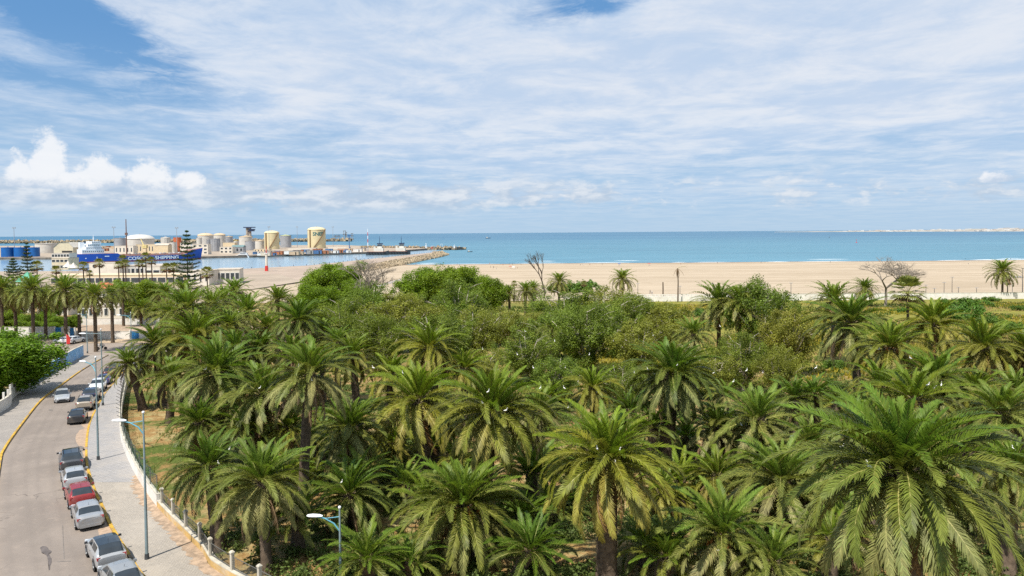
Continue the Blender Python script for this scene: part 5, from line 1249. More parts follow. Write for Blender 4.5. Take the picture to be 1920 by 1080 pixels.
t = thing('gantry', 'thin white goalpost frame on the far jetty', 'frame', at(828, 466, 1330)); MB().box((-1.8, 0, 4), (.35, .35, 8)).box((1.8, 0, 4), (.35, .35, 8)).box((0, 0, 8.2), (4, .35, .35)).build('frame', M_white, t)

# ================================================================== TANKS
M_cream = mat('cream_tank_paint', (0.60, 0.52, 0.32), .6, .06, .12, dirt=(0.50, 0.36, 0.16), dirt_amt=.3)
M_tkw = mat('tank_white', (0.52, 0.50, 0.46), .6, .08, .15, dirt=(0.36, 0.31, 0.26), dirt_amt=.4)
M_tkg = mat('tank_grey', (0.33, 0.34, 0.36), .5, .1, .15, metal=.2, dirt=(0.25, 0.22, 0.2), dirt_amt=.4)
M_tkb = mat('tank_blue', (0.008, 0.10, 0.33), .5, .1, .2)
M_tkr = mat('tank_rust_red', (0.50, 0.13, 0.05), .6, .15, .2)
M_roofc = mat('tank_roof_tan', (0.52, 0.40, 0.26), .8, .1, .3)
M_rust = mat('rust_stair', (0.20, 0.11, 0.05), .8, .2, .5)
M_letter = mat('teal_lettering', (0.01, 0.12, 0.13), .6, .05, 1); M_wlet = mat('white_lettering', (0.75, 0.76, 0.76), .6, .05, 1)
def text_mesh(s, size, off=0.0):
    c = bpy.data.curves.new('txt', 'FONT'); c.body = s; c.size = size; c.offset = off; c.align_x = 'CENTER'; c.resolution_u = 3
    o = bpy.data.objects.new('txt', c); COL.objects.link(o); bpy.context.view_layer.update()
    me = bpy.data.meshes.new_from_object(o.evaluated_get(bpy.context.evaluated_depsgraph_get())); bpy.data.objects.remove(o); return me
GT = 'storage tanks in the port'
def tank(x, w, top, bot, Y, m, label, roof='dome', roofm=None, stair=None, text=None, ribs=0, rim=True):
    b = at(x, bot, Y); h = at(x, top, Y).z - b.z; r = w / 2 * Y / FPX; b.z = -6.25; dz = at(x, bot, Y).z + 6.25; h = max(3, h + dz)
    t = thing('storage_tank', label, 'tank', b, 0, GT)
    MB().lathe([(r, 0), (r, h)], 40).build('shell', m, t, 30)
    rh = r * (.32 if roof == 'dome' else (.18 if roof == 'cone' else .02))
    pr = [(r * 1.03, h), (r * 1.03, h + .5)] + ([(r * math.cos(a), h + .5 + rh * math.sin(a)) for a in (R(10), R(30), R(50), R(70), R(88))] if roof == 'dome' else [(r * .98, h + .5), (.3, h + .5 + rh)])
    ro = MB().lathe(pr, 40).build('roof', roofm or m, t, 35)
    MB().cyl((0, 0, h + .4 + rh), (0, 0, h + 1.6 + rh), .8, n=8).build('vent', M_tkg, ro)
    if rim:
        q = MB(); n = 40
        for k in range(n):
            a = 6.283 * k / n; q.cyl((r * math.cos(a), r * math.sin(a), h + .4), (r * math.cos(a), r * math.sin(a), h + 1.6), .07, n=4)
        q.build('handrail', M_rust, ro)
    for k in range(ribs):
        a = 6.283 * k / ribs; MB().box((r * math.cos(a) * 1.01, r * math.sin(a) * 1.01, h / 2), (.5, .5, h * .98), a).build('rib', m, t)
    if stair:
        q = MB(); a0, a1 = stair; n = 36; V = []
        for k in range(n + 1):
            a = R(a0 + (a1 - a0) * k / n); z = h * k / n; 
            for (rr, zz) in ((r + .1, z), (r + .1, z + 1.8), (r + 1.5, z + 1.8), (r + 1.5, z)): V.append((rr * math.cos(a), rr * math.sin(a), zz))
        q.add(V, [(4 * i + k, 4 * i + (k + 1) % 4, 4 * i + 4 + (k + 1) % 4, 4 * i + 4 + k) for i in range(n) for k in range(4)]); q.build('spiral_stair', M_rust, t)
        a = R(-118); MB().box(((r + .9) * math.cos(a), (r + .9) * math.sin(a), h / 2), (1.5, 1.5, h), a).build('ladder_cage', M_rust, t)
    if text:
        s, size, ang, zt = text; me = text_mesh(s, size, size * .03)
        for v in me.vertices:
            a = R(ang) + v.co.x / r; zz = zt + v.co.y; v.co = ((r + .15) * math.cos(a), (r + .15) * math.sin(a), zz)
        me.materials.clear(); me.materials.append(M_letter); o = link(bpy.data.objects.new('lettering', me), t)
    return t
tank(594, 33, 431, 464, 1400, M_cream, 'large cream tank with dark lettering and a curved stair', stair=(-95, -10), text=('SNEP', 9.5, -64, 24))
tank(510, 27, 437, 464, 1340, M_cream, 'cream domed tank left of the lettered one', stair=(-95, -20))
tank(536, 20, 442, 460, 1480, M_tkg, 'grey steel tank between the two cream tanks', 'cone', mat('pale_green_roof', (0.42, 0.45, 0.25), .8, .1, .3))
for i, (x, w, tp, bt, Y, m, rf, rm, lab) in enumerate([
    (386, 28, 442, 470, 1330, M_tkw, 'dome', M_roofc, 'big pale tank with tan dome, leftmost of the back row'), (412, 21, 441, 463, 1420, M_tkw, 'dome', M_roofc, 'pale domed tank second in the back row'), (429, 15, 444, 462, 1450, M_tkg, 'cone', M_roofc, 'grey tank third in the back row'), (461, 24, 444, 462, 1420, M_tkw, 'cone', M_roofc, 'wide pale tank beneath the control tower'),
    (404, 17, 448, 471, 1180, M_tkg, 'flat', None, 'tall grey ribbed silo in front of the domed tanks'), (392, 8, 450, 472, 1190, M_tkg, 'flat', None, 'slim grey silo left of the ribbed one'), (469, 18, 453, 468, 1240, M_tkg, 'flat', None, 'low grey tank right of the harbour shed'), (487, 17, 452, 462, 1360, M_tkw, 'cone', M_roofc, 'low pale tank left of the cream tank'), (443, 9, 452, 462, 1340, M_tkw, 'cone', mat('yellow_roof', (0.5, 0.38, 0.1), .8, .1, .3), 'small white tank with a yellow roof'),
    (333, 14, 446, 470, 1150, M_tkr, 'flat', None, 'rust red tank behind the ship'), (311, 16, 446, 470, 1130, M_tkw, 'cone', None, 'white ribbed tank left of the rust red one'), (325, 12, 455, 470, 1060, M_tkw, 'flat', None, 'small white tank in front of the rust red one'), (226, 22, 447, 468, 1130, M_tkg, 'flat', None, 'pale blue grey tank behind the brown mast'), (262, 50, 448, 457, 1250, M_tkw, 'dome', None, 'very wide low white tank behind the yellow crane'),
    (15, 22, 464.5, 480, 952, M_tkb, 'flat', None, 'blue tank at the left edge of the harbour'), (39, 22, 464.5, 480, 952, M_tkb, 'flat', None, 'middle blue tank behind the dark pine'), (64, 19, 464.5, 480, 954, M_tkb, 'flat', None, 'right hand blue tank beside the cream warehouse'), (88, 38, 457, 468, 1150, M_tkw, 'flat', None, 'wide low white tank behind the cream warehouse'), (374, 10, 447, 470, 1250, M_tkw, 'flat', None, 'white tank behind the tall tiered pine')]):
    tank(x, w, tp, bt, Y, m, lab, rf, rm, ribs=14 if 'ribbed' in lab else 0, rim='blue' not in lab)
MB().box((0, 0, 0), (1, 1, 1))
# white emblem on the middle blue tank
b = at(43, 472, 943.5); t = None
# ================================================================== PORT BUILDINGS
M_bw = mat('building_white', (0.62, 0.57, 0.49), .85, .08, .3, dirt=(0.42, 0.34, 0.26), dirt_amt=.35)
M_bc = mat('building_cream', (0.60, 0.49, 0.33), .85, .08, .3, dirt=(0.42, 0.32, 0.20), dirt_amt=.35)
M_win = mat('window_glass', (0.035, 0.045, 0.055), .12, .2, .5, spec=.8)
M_rt = mat('red_roof_tile', (0.40, 0.12, 0.055), .85, .2, 2.0); M_rg = mat('green_roof', (0.08, 0.30, 0.20), .7, .15, 1); M_flat = mat('flat_roof', (0.46, 0.40, 0.33), .9, .15, .4, dirt=(.3, .24, .18))
M_shed = mat('dark_shed_opening', (0.04, 0.035, 0.03), .9, .2, 1); M_dblue = mat('dark_blue_steel', (0.015, 0.03, 0.085), .5, .2, .4); M_concr = mat('tower_concrete', (0.33, 0.29, 0.25), .9, .15, .3)
def building(x0, x1, top, bot, Y, label, m, name='port_building', rows=1, cols=4, depth=12, win=True, roof='flat', rz=0.0, wf=.5, cat='building', roofm=None, z_base=None, wh=.45):
    a, c = at(x0, bot, Y), at(x1, bot, Y); w = c.x - a.x; zb = a.z if z_base is None else z_base; h = at((x0 + x1) / 2, top, Y).z - zb
    t = thing(name, label, cat, ((a.x + c.x) / 2, Y, zb), rz)
    MB().box((0, depth / 2, h / 2), (w, depth, h)).build('wall', m, t)
    if roof == 'flat':
        MB().box((0, depth / 2, h + .06), (w * 1.01 + .2, depth * 1.02, .3)).build('roof', roofm or M_flat, t)
    elif roof == 'hip':
        e = .5; MB().add([(-w / 2 - e, -e, h), (w / 2 + e, -e, h), (w / 2 + e, depth + e, h), (-w / 2 - e, depth + e, h), (-w * .25, depth / 2, h + min(w, depth) * .3), (w * .25, depth / 2, h + min(w, depth) * .3)], [(0, 1, 5, 4), (1, 2, 5), (2, 3, 4, 5), (3, 0, 4), (3, 2, 1, 0)]).build('roof', roofm or M_rt, t)
    elif roof == 'gable':
        MB().add([(-w / 2 - .3, -.4, h), (w / 2 + .3, -.4, h), (w / 2 + .3, depth + .4, h), (-w / 2 - .3, depth + .4, h), (-w / 2 - .3, depth / 2, h + depth * .22), (w / 2 + .3, depth / 2, h + depth * .22)], [(0, 1, 5, 4), (2, 3, 4, 5), (1, 2, 5), (3, 0, 4), (3, 2, 1, 0)]).build('roof', roofm or M_flat, t)
    if win:
        for r in range(rows):
            for k in range(cols):
                cx = -w / 2 + w * (k + .5) / cols; cz = h * (r + .55) / rows
                f = MB().box((cx, -.02, cz), (w / cols * wf + .25, .16, h / rows * wh + .25)).build('window', M_white, t)
                MB().box((cx, -.11, cz), (w / cols * wf, .06, h / rows * wh)).build('pane', M_win, f)
    return t
Q = -6.25; Q2 = -5.45
building(361, 390, 458, 476, 1000, 'white three storey block beside the ship bow', M_bw, rows=3, cols=3, z_base=Q, wh=.4)
building(412, 436, 463, 476, 1040, 'white harbour office with a grey roof behind the white motor yacht', M_bw, rows=2, cols=3, z_base=Q)
building(434, 456, 463, 473, 1060, 'grey green roofed shed right of the harbour office', M_tkg, cols=3, z_base=Q, roofm=mat('grey_green_roof', (.14, .22, .22), .6, .1, .5), roof='gable')
building(540, 592, 465, 472, 1240, 'long low white shed left of the lettered tank', M_bw, win=False, z_base=Q); building(615, 655, 463, 470, 1300, 'long white roofed store right of the lettered tank', M_bw, win=False, z_base=Q)
building(476, 505, 467, 476, 1120, 'pale store at the foot of the cream tank', M_bc, cols=5, z_base=Q, wf=.3); building(633, 655, 466, 472, 1200, 'pink stacked timber store on the far quay', mat('pink_block', (.42, .27, .2), .9, .2, .5), win=False, z_base=Q)
building(255, 300, 458, 468, 1050, 'cream low block behind the ship deck', M_bc, cols=8, wf=.3, z_base=Q); building(215, 250, 461, 470, 1020, 'white workshop behind the ship deckhouse', M_bw, cols=5, wf=.3, z_base=Q); building(338, 362, 455, 470, 1050, 'white block behind the tall tiered pine', M_bw, rows=3, cols=4, z_base=Q)
building(290, 315, 460, 472, 1000, 'cream shed beneath the white ribbed tank', M_bc, roof='gable', z_base=Q, win=False); building(418, 440, 455, 462, 1300, 'tan low block between the domed tanks', M_bc, win=False, z_base=Q); building(152, 172, 460, 470, 1000, 'orange stained shed right of the cream warehouse', mat('orange_block', (.50, .33, .16), .9, .2, .4), cols=3, wf=.3, z_base=Q)
# small quayside huts, stores and containers on the long quay before the tanks
rs = random.Random(12)
HUT = [mat('hut_%s' % n_, c_, .85, .15, .5) for n_, c_ in (('cream', (.55, .47, .36)), ('grey', (.30, .28, .26)), ('tan', (.45, .33, .22)), ('white', (.62, .60, .57)), ('rust', (.35, .14, .07)), ('blue', (.08, .17, .33)))]
NM = ['cream', 'grey', 'tan', 'white', 'rust red', 'blue']
for i in range(46):
    x = 478 + 205 * (i + rs.random() * .8) / 46; yb = float(np.interp(x, (478, 690), (481, 474.5))) - rs.uniform(0.8, 5.5); k = rs.randrange(6)
    Y = zp(x, yb, Q).y; w = rs.uniform(4, 14); h = rs.uniform(2.2, 5); p = at(x, yb, Y)
    t = thing('quay_hut', 'small %s hut on the far quay %s' % (NM[k], ('below the left cream tank' if x < 545 else ('below the lettered cream tank' if x < 620 else 'between the lettered tank and the tugboats'))), 'hut', (p.x, Y, Q), rs.uniform(-.3, .5), 'huts and containers on the far quay')
    MB().box((0, 0, h / 2), (w, 5, h)).build('wall', HUT[k], t); MB().box((0, 0, h + .12), (w + .4, 5.4, .22)).build('roof', M_flat if k < 4 else HUT[k], t); MB().box((w * .2, -2.52, h * .42), (1.6, .1, h * .75)).build('door', M_shed, t)
for i in range(34):
    x = rs.uniform(150, 372); yb = rs.uniform(463, 473); k = rs.randrange(6); Y = zp(x, yb, Q).y; w = rs.uniform(6, 20); h = rs.uniform(3, 7); p = at(x, yb, Y)
    t = thing('quay_hut', 'small %s shed behind the %s of the ship' % (NM[k], 'stern' if x < 225 else ('middle' if x < 310 else 'bow')), 'hut', (p.x, Y, Q), rs.uniform(-.3, .5), 'sheds behind the ship')
    MB().box((0, 0, h / 2), (w, 8, h)).build('wall', HUT[k if k != 5 else 3], t); MB().box((0, 0, h + .12), (w + .5, 8.6, .3)).build('roof', M_flat, t); MB().box((w * .2, -4.02, h * .4), (2, .1, h * .7)).build('door', M_shed, t)
# cream warehouse with big mouth and blue billboard
a = at(101, 478, 905); c = at(137, 478, 905); w = c.x - a.x; t = thing('warehouse', 'cream pitched warehouse with a dark open front beside the ship stern', 'warehouse', ((a.x + c.x) / 2, 905, Q)); h = at(118, 464, 905).z - Q; ht = at(118, 455, 905).z - Q
MB().add([(-w / 2, 0, 0), (w / 2, 0, 0), (w / 2, 0, h), (w * .30, 0, ht), (-w * .22, 0, ht), (-w / 2, 0, h)] + [(-w / 2, 30, 0), (w / 2, 30, 0), (w / 2, 30, h), (w * .3, 30, ht), (-w * .22, 30, ht), (-w / 2, 30, h)], [(0, 1, 2, 3, 4, 5), (11, 10, 9, 8, 7, 6), (0, 6, 7, 1), (1, 7, 8, 2), (5, 11, 6, 0)]).build('wall', M_bc, t)
MB().add([(-w * .5 - .4, -.5, h), (-w * .22, -.5, ht + .2), (w * .3, -.5, ht + .2), (w * .5 + .4, -.5, h), (-w * .5 - .4, 31, h), (-w * .22, 31, ht + .2), (w * .3, 31, ht + .2), (w * .5 + .4, 31, h)], [(0, 1, 5, 4), (1, 2, 6, 5), (2, 3, 7, 6)]).build('roof', M_bw, t)
MB().box((w * .2, -.08, h * .35), (w * .55, .12, h * .65)).build('doorway', M_shed, t)
p = at(161, 464, 915); t = thing('billboard', 'dark blue billboard with a pale oval beside the cream warehouse', 'sign', (p.x, 915, Q)); bz = at(161, 458, 915).z - Q
MB().box((0, 0, bz), (11.5, .6, 5.6)).build('panel', M_dblue, t); MB().box((-4, .2, bz / 2 - 1), (.5, .5, bz - 2)).box((4, .2, bz / 2 - 1), (.5, .5, bz - 2)).build('post', M_tkg, t)
V = [(3.6 * math.cos(q * .314), -.34, bz + 1.3 * math.sin(q * .314)) for q in range(20)]; MB().add(V, [tuple(range(20))]).build('emblem', mat('pale_blue_emblem', (.35, .5, .65), .6, .1, 1), t)
# harbour office with two glazed tiers
building(97, 128, 484, 500, 560, 'cream harbour office with glazed upper floor by the water', M_bc, rows=2, cols=4, z_base=Q2, wf=.75, wh=.4, depth=14); building(97, 130, 475, 484, 562, 'glazed upper storey of the harbour office', M_bw, rows=1, cols=6, z_base=at(97, 484.2, 562).z, wf=.8, wh=.5, depth=10)
for (x, w, tp, bt, lab) in ((128, 14, 488, 500, 'white tent roof at the waterside, nearer the office'), (138, 16, 492, 502, 'white tent roof at the waterside, farther from the office')):
    p = at(x, bt, 520); h = at(x, tp, 520).z - p.z; ww = w * 520 / FPX / 2; t = thing('tent', lab, 'tent', (p.x, 520, p.z))
    MB().add([(-ww, -ww, 0), (ww, -ww, 0), (ww, ww, 0), (-ww, ww, 0), (0, 0, h), (-ww * .45, -ww * .45, h * .4), (ww * .45, -ww * .45, h * .4), (ww * .45, ww * .45, h * .4), (-ww * .45, ww * .45, h * .4)], [(0, 1, 6, 5), (1, 2, 7, 6), (2, 3, 8, 7), (3, 0, 5, 8), (5, 6, 4), (6, 7, 4), (7, 8, 4), (8, 5, 4)]).build('canopy', M_bw, t)
    z0 = p.z - Q2; mb = MB()
    for sx in (-1, 1):
        for sy in (-1, 1): mb.cyl((sx * ww * .95, sy * ww * .95, -z0), (sx * ww * .95, sy * ww * .95, .05), .08, n=5)
    mb.build('poles', M_tkg, t)
t = building(167, 224, 493, 506, 425, 'white harbour house with a round window', M_bw, cols=1, win=False, z_base=Q2, depth=10); hh = at(177, 499, 425)
q = MB().cyl((hh.x - t.location.x, -.02, hh.z - Q2), (hh.x - t.location.x, -.14, hh.z - Q2), 1.05, n=20).build('window', M_win, t); MB().box((6, -.05, 1.6), (1.0, .1, 1.5)).build('window', M_win, t)
building(228, 330, 498, 506, 440, 'low grey flat roofed market hall behind the slim palms', M_tkw, cols=12, wf=.6, z_base=Q2, depth=24); building(273, 300, 500, 514, 400, 'white kiosk with dark windows left of the tiered pine', M_bw, cols=2, wf=.8, z_base=Q2, depth=8)
building(95, 345, 516, 530, 372, 'long low white hall with a band of dark windows', M_bc, cols=15, wf=.86, z_base=-5.45, depth=16, wh=.42, roofm=M_bc); building(350, 392, 508, 530, 372, 'pale annex at the right end of the long hall', M_bw, cols=4, wf=.3, z_base=-5.45, depth=16)
building(406, 448, 505.5, 524, 385, 'flat roofed white pavilion with square dark windows by the beach', M_bw, cols=5, wf=.75, z_base=-5.45, depth=18, wh=.42, rz=R(14))
# lower town in front
building(168, 200, 541, 556, 262, 'house with a red tiled roof behind the street palms', M_bw, roof='hip', cols=3, wf=.3, z_base=-4.8, depth=9); building(150, 235, 575, 606, 215, 'white villa with tall white framed windows behind the upper wall', M_bw, cols=6, wf=.4, rows=1, z_base=-3.95, depth=10, wh=.55)
building(70, 128, 560, 600, 225, 'white house behind the street palms by the blue doors', M_bw, cols=4, rows=2, wf=.3, z_base=-4.1, depth=10); building(250, 330, 545, 566, 240, 'white house half hidden behind the yellow green tree', M_bw, cols=6, wf=.3, z_base=-4.3, depth=10); building(395, 440, 590, 660, 140, 'pale plastered hut wall deep among the palms', M_bc, win=False, z_base=-2.7, depth=5)
for (x, w, tp, bt, lab) in ((52, 18, 509, 521, 'green pyramid roofed kiosk behind the street palms'), (38, 12, 519, 528, 'smaller green roofed kiosk beside the taller one')):
    Y = 235; p = at(x, bt, Y); h = at(x, tp, Y).z - p.z; ww = w * Y / FPX / 2; gz = G(0, Y); t = thing('kiosk', lab, 'kiosk', (p.x, Y, gz)); z = p.z - gz
    MB().box((0, 0, z / 2), (ww * 1.6, ww * 1.6, z)).build('wall', M_bw, t); MB().add([(-ww, -ww, z), (ww, -ww, z), (ww, ww, z), (-ww, ww, z), (0, 0, z + h)], [(0, 1, 4), (1, 2, 4), (2, 3, 4), (3, 0, 4), (3, 2, 1, 0)]).build('roof', M_rg, t)
# white street walls and blue gates across the junction
def streetwall(x0, x1, Y, h, label, m=M_plast, name='street_wall'):
    a = gp(x0, 640).x; p = at(x0, 640, Y).x; q = at(x1, 640, Y).x; gz = G(0, Y); t = thing(name, label, 'wall', ((p + q) / 2, Y, gz - .2))
    MB().box((0, 0, h / 2), (abs(q - p), .28, h)).build('wall_face', m, t); MB().box((0, 0, h + .045), (abs(q - p) + .05, .36, .08)).build('coping', M_cap, t); return t
streetwall(150, 243.5, 166.5, 1.95, 'low white wall facing the junction, left of the blue gate'); streetwall(263, 330, 166.5, 1.95, 'low white wall right of the blue gate'); streetwall(148, 300, 196, 2.0, 'upper white wall above the dirt bank'); streetwall(-60, 103, 171, 2.6, 'white wall behind the dense tree, left of the blue doors')
def gate(x0, x1, Y, h, label, n=6):
    p, q = at(x0, 640, Y).x, at(x1, 640, Y).x; t = thing('blue_gate', label, 'gate', ((p + q) / 2, Y, G(0, Y) - .1)); w = q - p
    MB().box((-w / 2 - .14, 0, h / 2 + .1), (.28, .34, h + .2)).box((w / 2 + .14, 0, h / 2 + .1), (.28, .34, h + .2)).build('gate_post', M_plast, t)
    for k in range(n): MB().box((-w / 2 + w * (k + .5) / n, 0, h / 2), (w / n * .96, .08, h)).build('panel', M_bgate, t)
    MB().box((0, -.07, h * .25), (w, .05, .1)).box((0, -.07, h * .8), (w, .05, .1)).build('brace', M_bgate, t)
gate(245, 261.5, 166.5, 1.9, 'wide blue metal gate in the low white wall'); gate(104.5, 116, 170.8, 2.4, 'blue door in the white wall beside the red banner', 4); gate(132, 140, 170.8, 2.2, 'narrow blue door behind the parked white SUV', 3)
streetwall(117, 131.5, 171, 2.6, 'short white wall between the two blue doors')
g = gp(124.5, 648); t = thing('banner', 'red feather banner on a pole beside the white cars', 'banner', g); MB().cyl((0, 0, 0), (0, 0, 2.5), .03, n=6).build('pole', M_white, t)
MB().add([(0, 0, .3), (.75, .02, .35), (.85, .1, 1.4), (.6, .03, 2.1), (0, 0, 2.5), (0, .03, .3), (.75, .05, .35), (.85, .13, 1.4), (.6, .06, 2.1), (0, .03, 2.5)], [(0, 1, 2, 3, 4), (9, 8, 7, 6, 5), (0, 5, 6, 1), (1, 6, 7, 2), (2, 7, 8, 3), (3, 8, 9, 4)]).build('cloth', M_rpaint, t)
# dirt bank between the two walls
def bank():
    sheet('dirt_bank', list(np.linspace(-175, -62, 60)), list(np.linspace(170, 195, 16)), lambda x, y: G(x, y) + .05 + .9 * math.sin(math.pi * min(1, max(0, (y - 168) / 30))) * (.7 + .3 * math.sin(x * .4)), M_bare, jit=.25)
bank()

# ================================================================== SHIP
M_hull = mat('ship_blue', (0.012, 0.075, 0.38), .45, .08, .08, dirt=(.02, .06, .2)); M_boot = mat('boot_red', (0.28, 0.05, 0.04), .6, .15, .2); M_deck = mat('deck_red_brown', (0.26, 0.12, 0.09), .8, .2, .2)
def ship():
    a, b = Vector((-476, 790)), Vector((-381, 893)); d = (b - a); L = d.length; ang = math.atan2(d.y, d.x)
    t = thing('cargo_ship', 'long blue cargo ship with white lettering moored in the harbour', 'ship', (a.x, a.y, SEA), ang)
    st = [(0, 7.5, 9.8, 6.5), (6, 9.6, 9.8, 9), (24, 10.5, 9.8, 10.5), (41, 10.8, 9.8, 10.6), (47, 10.8, 6.4, 10.6), (80, 10.8, 6.4, 10.6), (112, 10.6, 6.6, 10.2), (119, 10.0, 8.0, 8.2), (125, 8.6, 11.8, 6.0), (131, 6.6, 12.4, 3.6), (137, 3.4, 13.2, 1.2), (L + 1.5, .5, 13.8, .2)]
    V = []; F = []; F2 = []; Fd = []
    for (x, wt, ht, wb) in st:
        bow = max(0, (x - 118) / 22); V += [(x - bow * 3, -wb, -1), (x - bow * 2.2, -wb - .1, 1.4), (x, -wt, ht), (x, wt, ht), (x - bow * 2.2, wb + .1, 1.4), (x - bow * 3, wb, -1)]
    n = len(st)
    for i in range(n - 1):
        q = 6 * i; F2 += [(q, q + 6, q + 7, q + 1), (q + 4, q + 10, q + 11, q + 5)]; F += [(q + 1, q + 7, q + 8, q + 2), (q + 3, q + 9, q + 10, q + 4)]; Fd.append((q + 2, q + 8, q + 9, q + 3))
    F.append((0, 1, 2, 3, 4, 5))
    h = MB(); h.add(V, F); h.build('hull', M_hull, t, 30); h = MB(); h.add(V, F2); h.build('boot_topping', M_boot, t, 30); h = MB(); h.add([(x, y, z - .02) for x, y, z in V], Fd); h.build('deck', M_deck, t)
    MB().lathe([(.1, 0), (1.6, 1.5), (1.9, 4), (1.6, 7)], 12).build('bulb', M_boot, t, 50).matrix_local = Matrix.Translation((L + 1, 0, -1.2)) @ Matrix.Rotation(-math.pi / 2, 4, 'Y')
    sup = [((17, 0, 12.3), (22, 17, 5)), ((18, 0, 16), (16, 16, 3)), ((18.5, 0, 19), (13, 15, 3)), ((20, 0, 22), (9, 19, 2.8))]
    for c, dm in sup:
        o = MB().box(c, dm).build('deckhouse', M_white, t)
        nw = int(dm[0] / 2)
        for k in range(nw): MB().box((c[0] - dm[0] / 2 + (k + .5) * 2, c[1] - dm[1] / 2 - .02, c[2] + .2), (.9, .1, .9 if dm[2] < 4 else 1.1)).build('window', M_win, o)
    MB().box((8, 0, 16), (5, 5, 13), taper=.85)  .build('funnel', M_white, t); MB().cyl((20, 0, 23), (20, 0, 31), .4, .2, 8).box((20, 0, 27), (.3, 6, .3)).build('mast', M_white, t); MB().cyl((128, 0, 12), (128, 0, 21), .35, .2, 8).build('mast', M_white, t)
    rr = random.Random(2); pm = MB()
    for k in range(10): pm.cyl((49, -7 + k * 1.55, 7.2 + (k % 3) * .4), (116, -7 + k * 1.55, 7.2 + (k % 3) * .4), .22, n=6)
    for k in range(14): pm.box((50 + k * 4.9, 0, 7.4), (.4, 18, 1.2))
    pm.build('deck_pipes', M_deck, t)
    for k in range(12): MB().box((52 + k * 5.6, rr.uniform(-3, 3), 8.0), (rr.uniform(1, 2.5), rr.uniform(2, 5), rr.uniform(1.2, 2.6))).build('deck_fitting', rr.choice((M_deck, M_white, M_tkg)), t)
    for s in (-1, 1):
        q = MB()
        for k in range(36): q.cyl((46 + k * 2, s * 10.6, 6.4), (46 + k * 2, s * 10.6, 7.6), .05, n=4)
        for z in (7.0, 7.6): q.cyl((46, s * 10.6, z), (117, s * 10.6, z), .05, n=4)
        q.build('railing', M_white, t)
    for s, x, sz in (('COSCO', 62, 5.6), ('SHIPPING', 94.5, 5.6)):
        me = text_mesh(s, sz, .16); k = 27.0 / max(1e-6, max(v.co.x for v in me.vertices) - min(v.co.x for v in me.vertices)) if s == 'SHIPPING' else 21.0 / (max(v.co.x for v in me.vertices) - min(v.co.x for v in me.vertices))
        for v in me.vertices: v.co = (x + v.co.x * k, -10.95, 1.9 + v.co.y * .95)
        me.materials.clear(); me.materials.append(M_wlet); link(bpy.data.objects.new('lettering', me), t)
    for x, y, w, hh in ((30, 6.8, 4.5, 1.0), (9, 5, 1.2, 1.2), (20, 5.5, .8, 2)): MB().box((x, -10.75 if x > 24 else -10.2, y), (w, .3, hh)).build('hull_mark', M_wlet, t)
ship()
# tall thin masts
def mast(x, top, bot, Y, label, m, r=.55, head=True, lattice=False):
    p = at(x, top, Y); t = thing('light_mast' if head else 'mast', label, 'mast', (p.x, Y, Q)); h = p.z - Q
    MB().cyl((0, 0, 0), (0, 0, h), r, r * .55, 8).build('pole', m, t, 40)
    if head: MB().box((0, 0, h), (4.2, 1.2, .6)).box((-1.4, 0, h + .9), (1.0, .8, 1.2)).box((1.4, 0, h + .9), (1.0, .8, 1.2)).build('floodlights', M_tkg, t)
    return t
M_mbr = mat('brown_mast', (0.17, 0.09, 0.065), .7, .2, .3)
t = mast(236, 411, 470, 950, 'tall brown pole mast rising behind the ship', M_mbr, .95, False); MB().box((0, 0, 29), (2.6, 2.6, 3)).box((0, 0, 26), (2, 2, .5)).build('platform', M_mbr, t)
for x, tp, Y, lab in ((26, 428, 960, 'floodlight mast above the blue tanks'), (213, 427, 930, 'floodlight mast left of the tall brown mast'), (331, 428, 960, 'floodlight mast left of the tall tiered pine'), (504, 426, 1200, 'floodlight mast before the left cream tank'), (557, 426, 1500, 'floodlight mast between the cream tanks'), (624, 426, 1500, 'floodlight mast right of the lettered tank')): mast(x, tp, 470, Y, lab, M_tkg, .5)
# red and white pylon on the mole root
g = at(500, 512, 520); t = thing('pylon', 'white pylon with a red base on the mole before the harbour water', 'pylon', (g.x, 520, -5.6)); h = at(500, 462, 520).z + 5.6
MB().box((0, 0, 1.9), (1.9, 1.9, 3.8), taper=.9).build('base', M_rpaint, t); MB().cyl((0, 0, 3.7), (0, 0, h * .72), .9, .75, 10).build('shaft', M_bw, t, 40); MB().cyl((0, 0, h * .72), (0, 0, h), .35, .2, 8).build('mast', M_rpaint, t); MB().box((0, 0, h * .72), (2.2, 2.2, .4)).build('platform', M_white, t)
t = thing('pylon', 'red and white lattice mast beside the tugboats', 'pylon', at(690, 474, 1080)); h = at(690, 429, 1080).z - at(690, 474, 1080).z
for k in range(7): MB().box((0, 0, h * (k + .5) / 7), (1.1 - .08 * k, 1.1 - .08 * k, h / 7)).build('section', (M_white, M_rpaint)[k % 2] if k > 1 else M_tkg, t)
t = thing('pylon', 'slim blue mast on the far quay right of the lettered tank', 'pylon', at(655, 466, 1300)); MB().cyl((0, 0, 0), (0, 0, 23), .8, .6, 8).box((0, 0, 23), (5, 1, 3)).build('shaft', mat('mid_blue', (.03, .12, .3), .6, .1, 1), t)
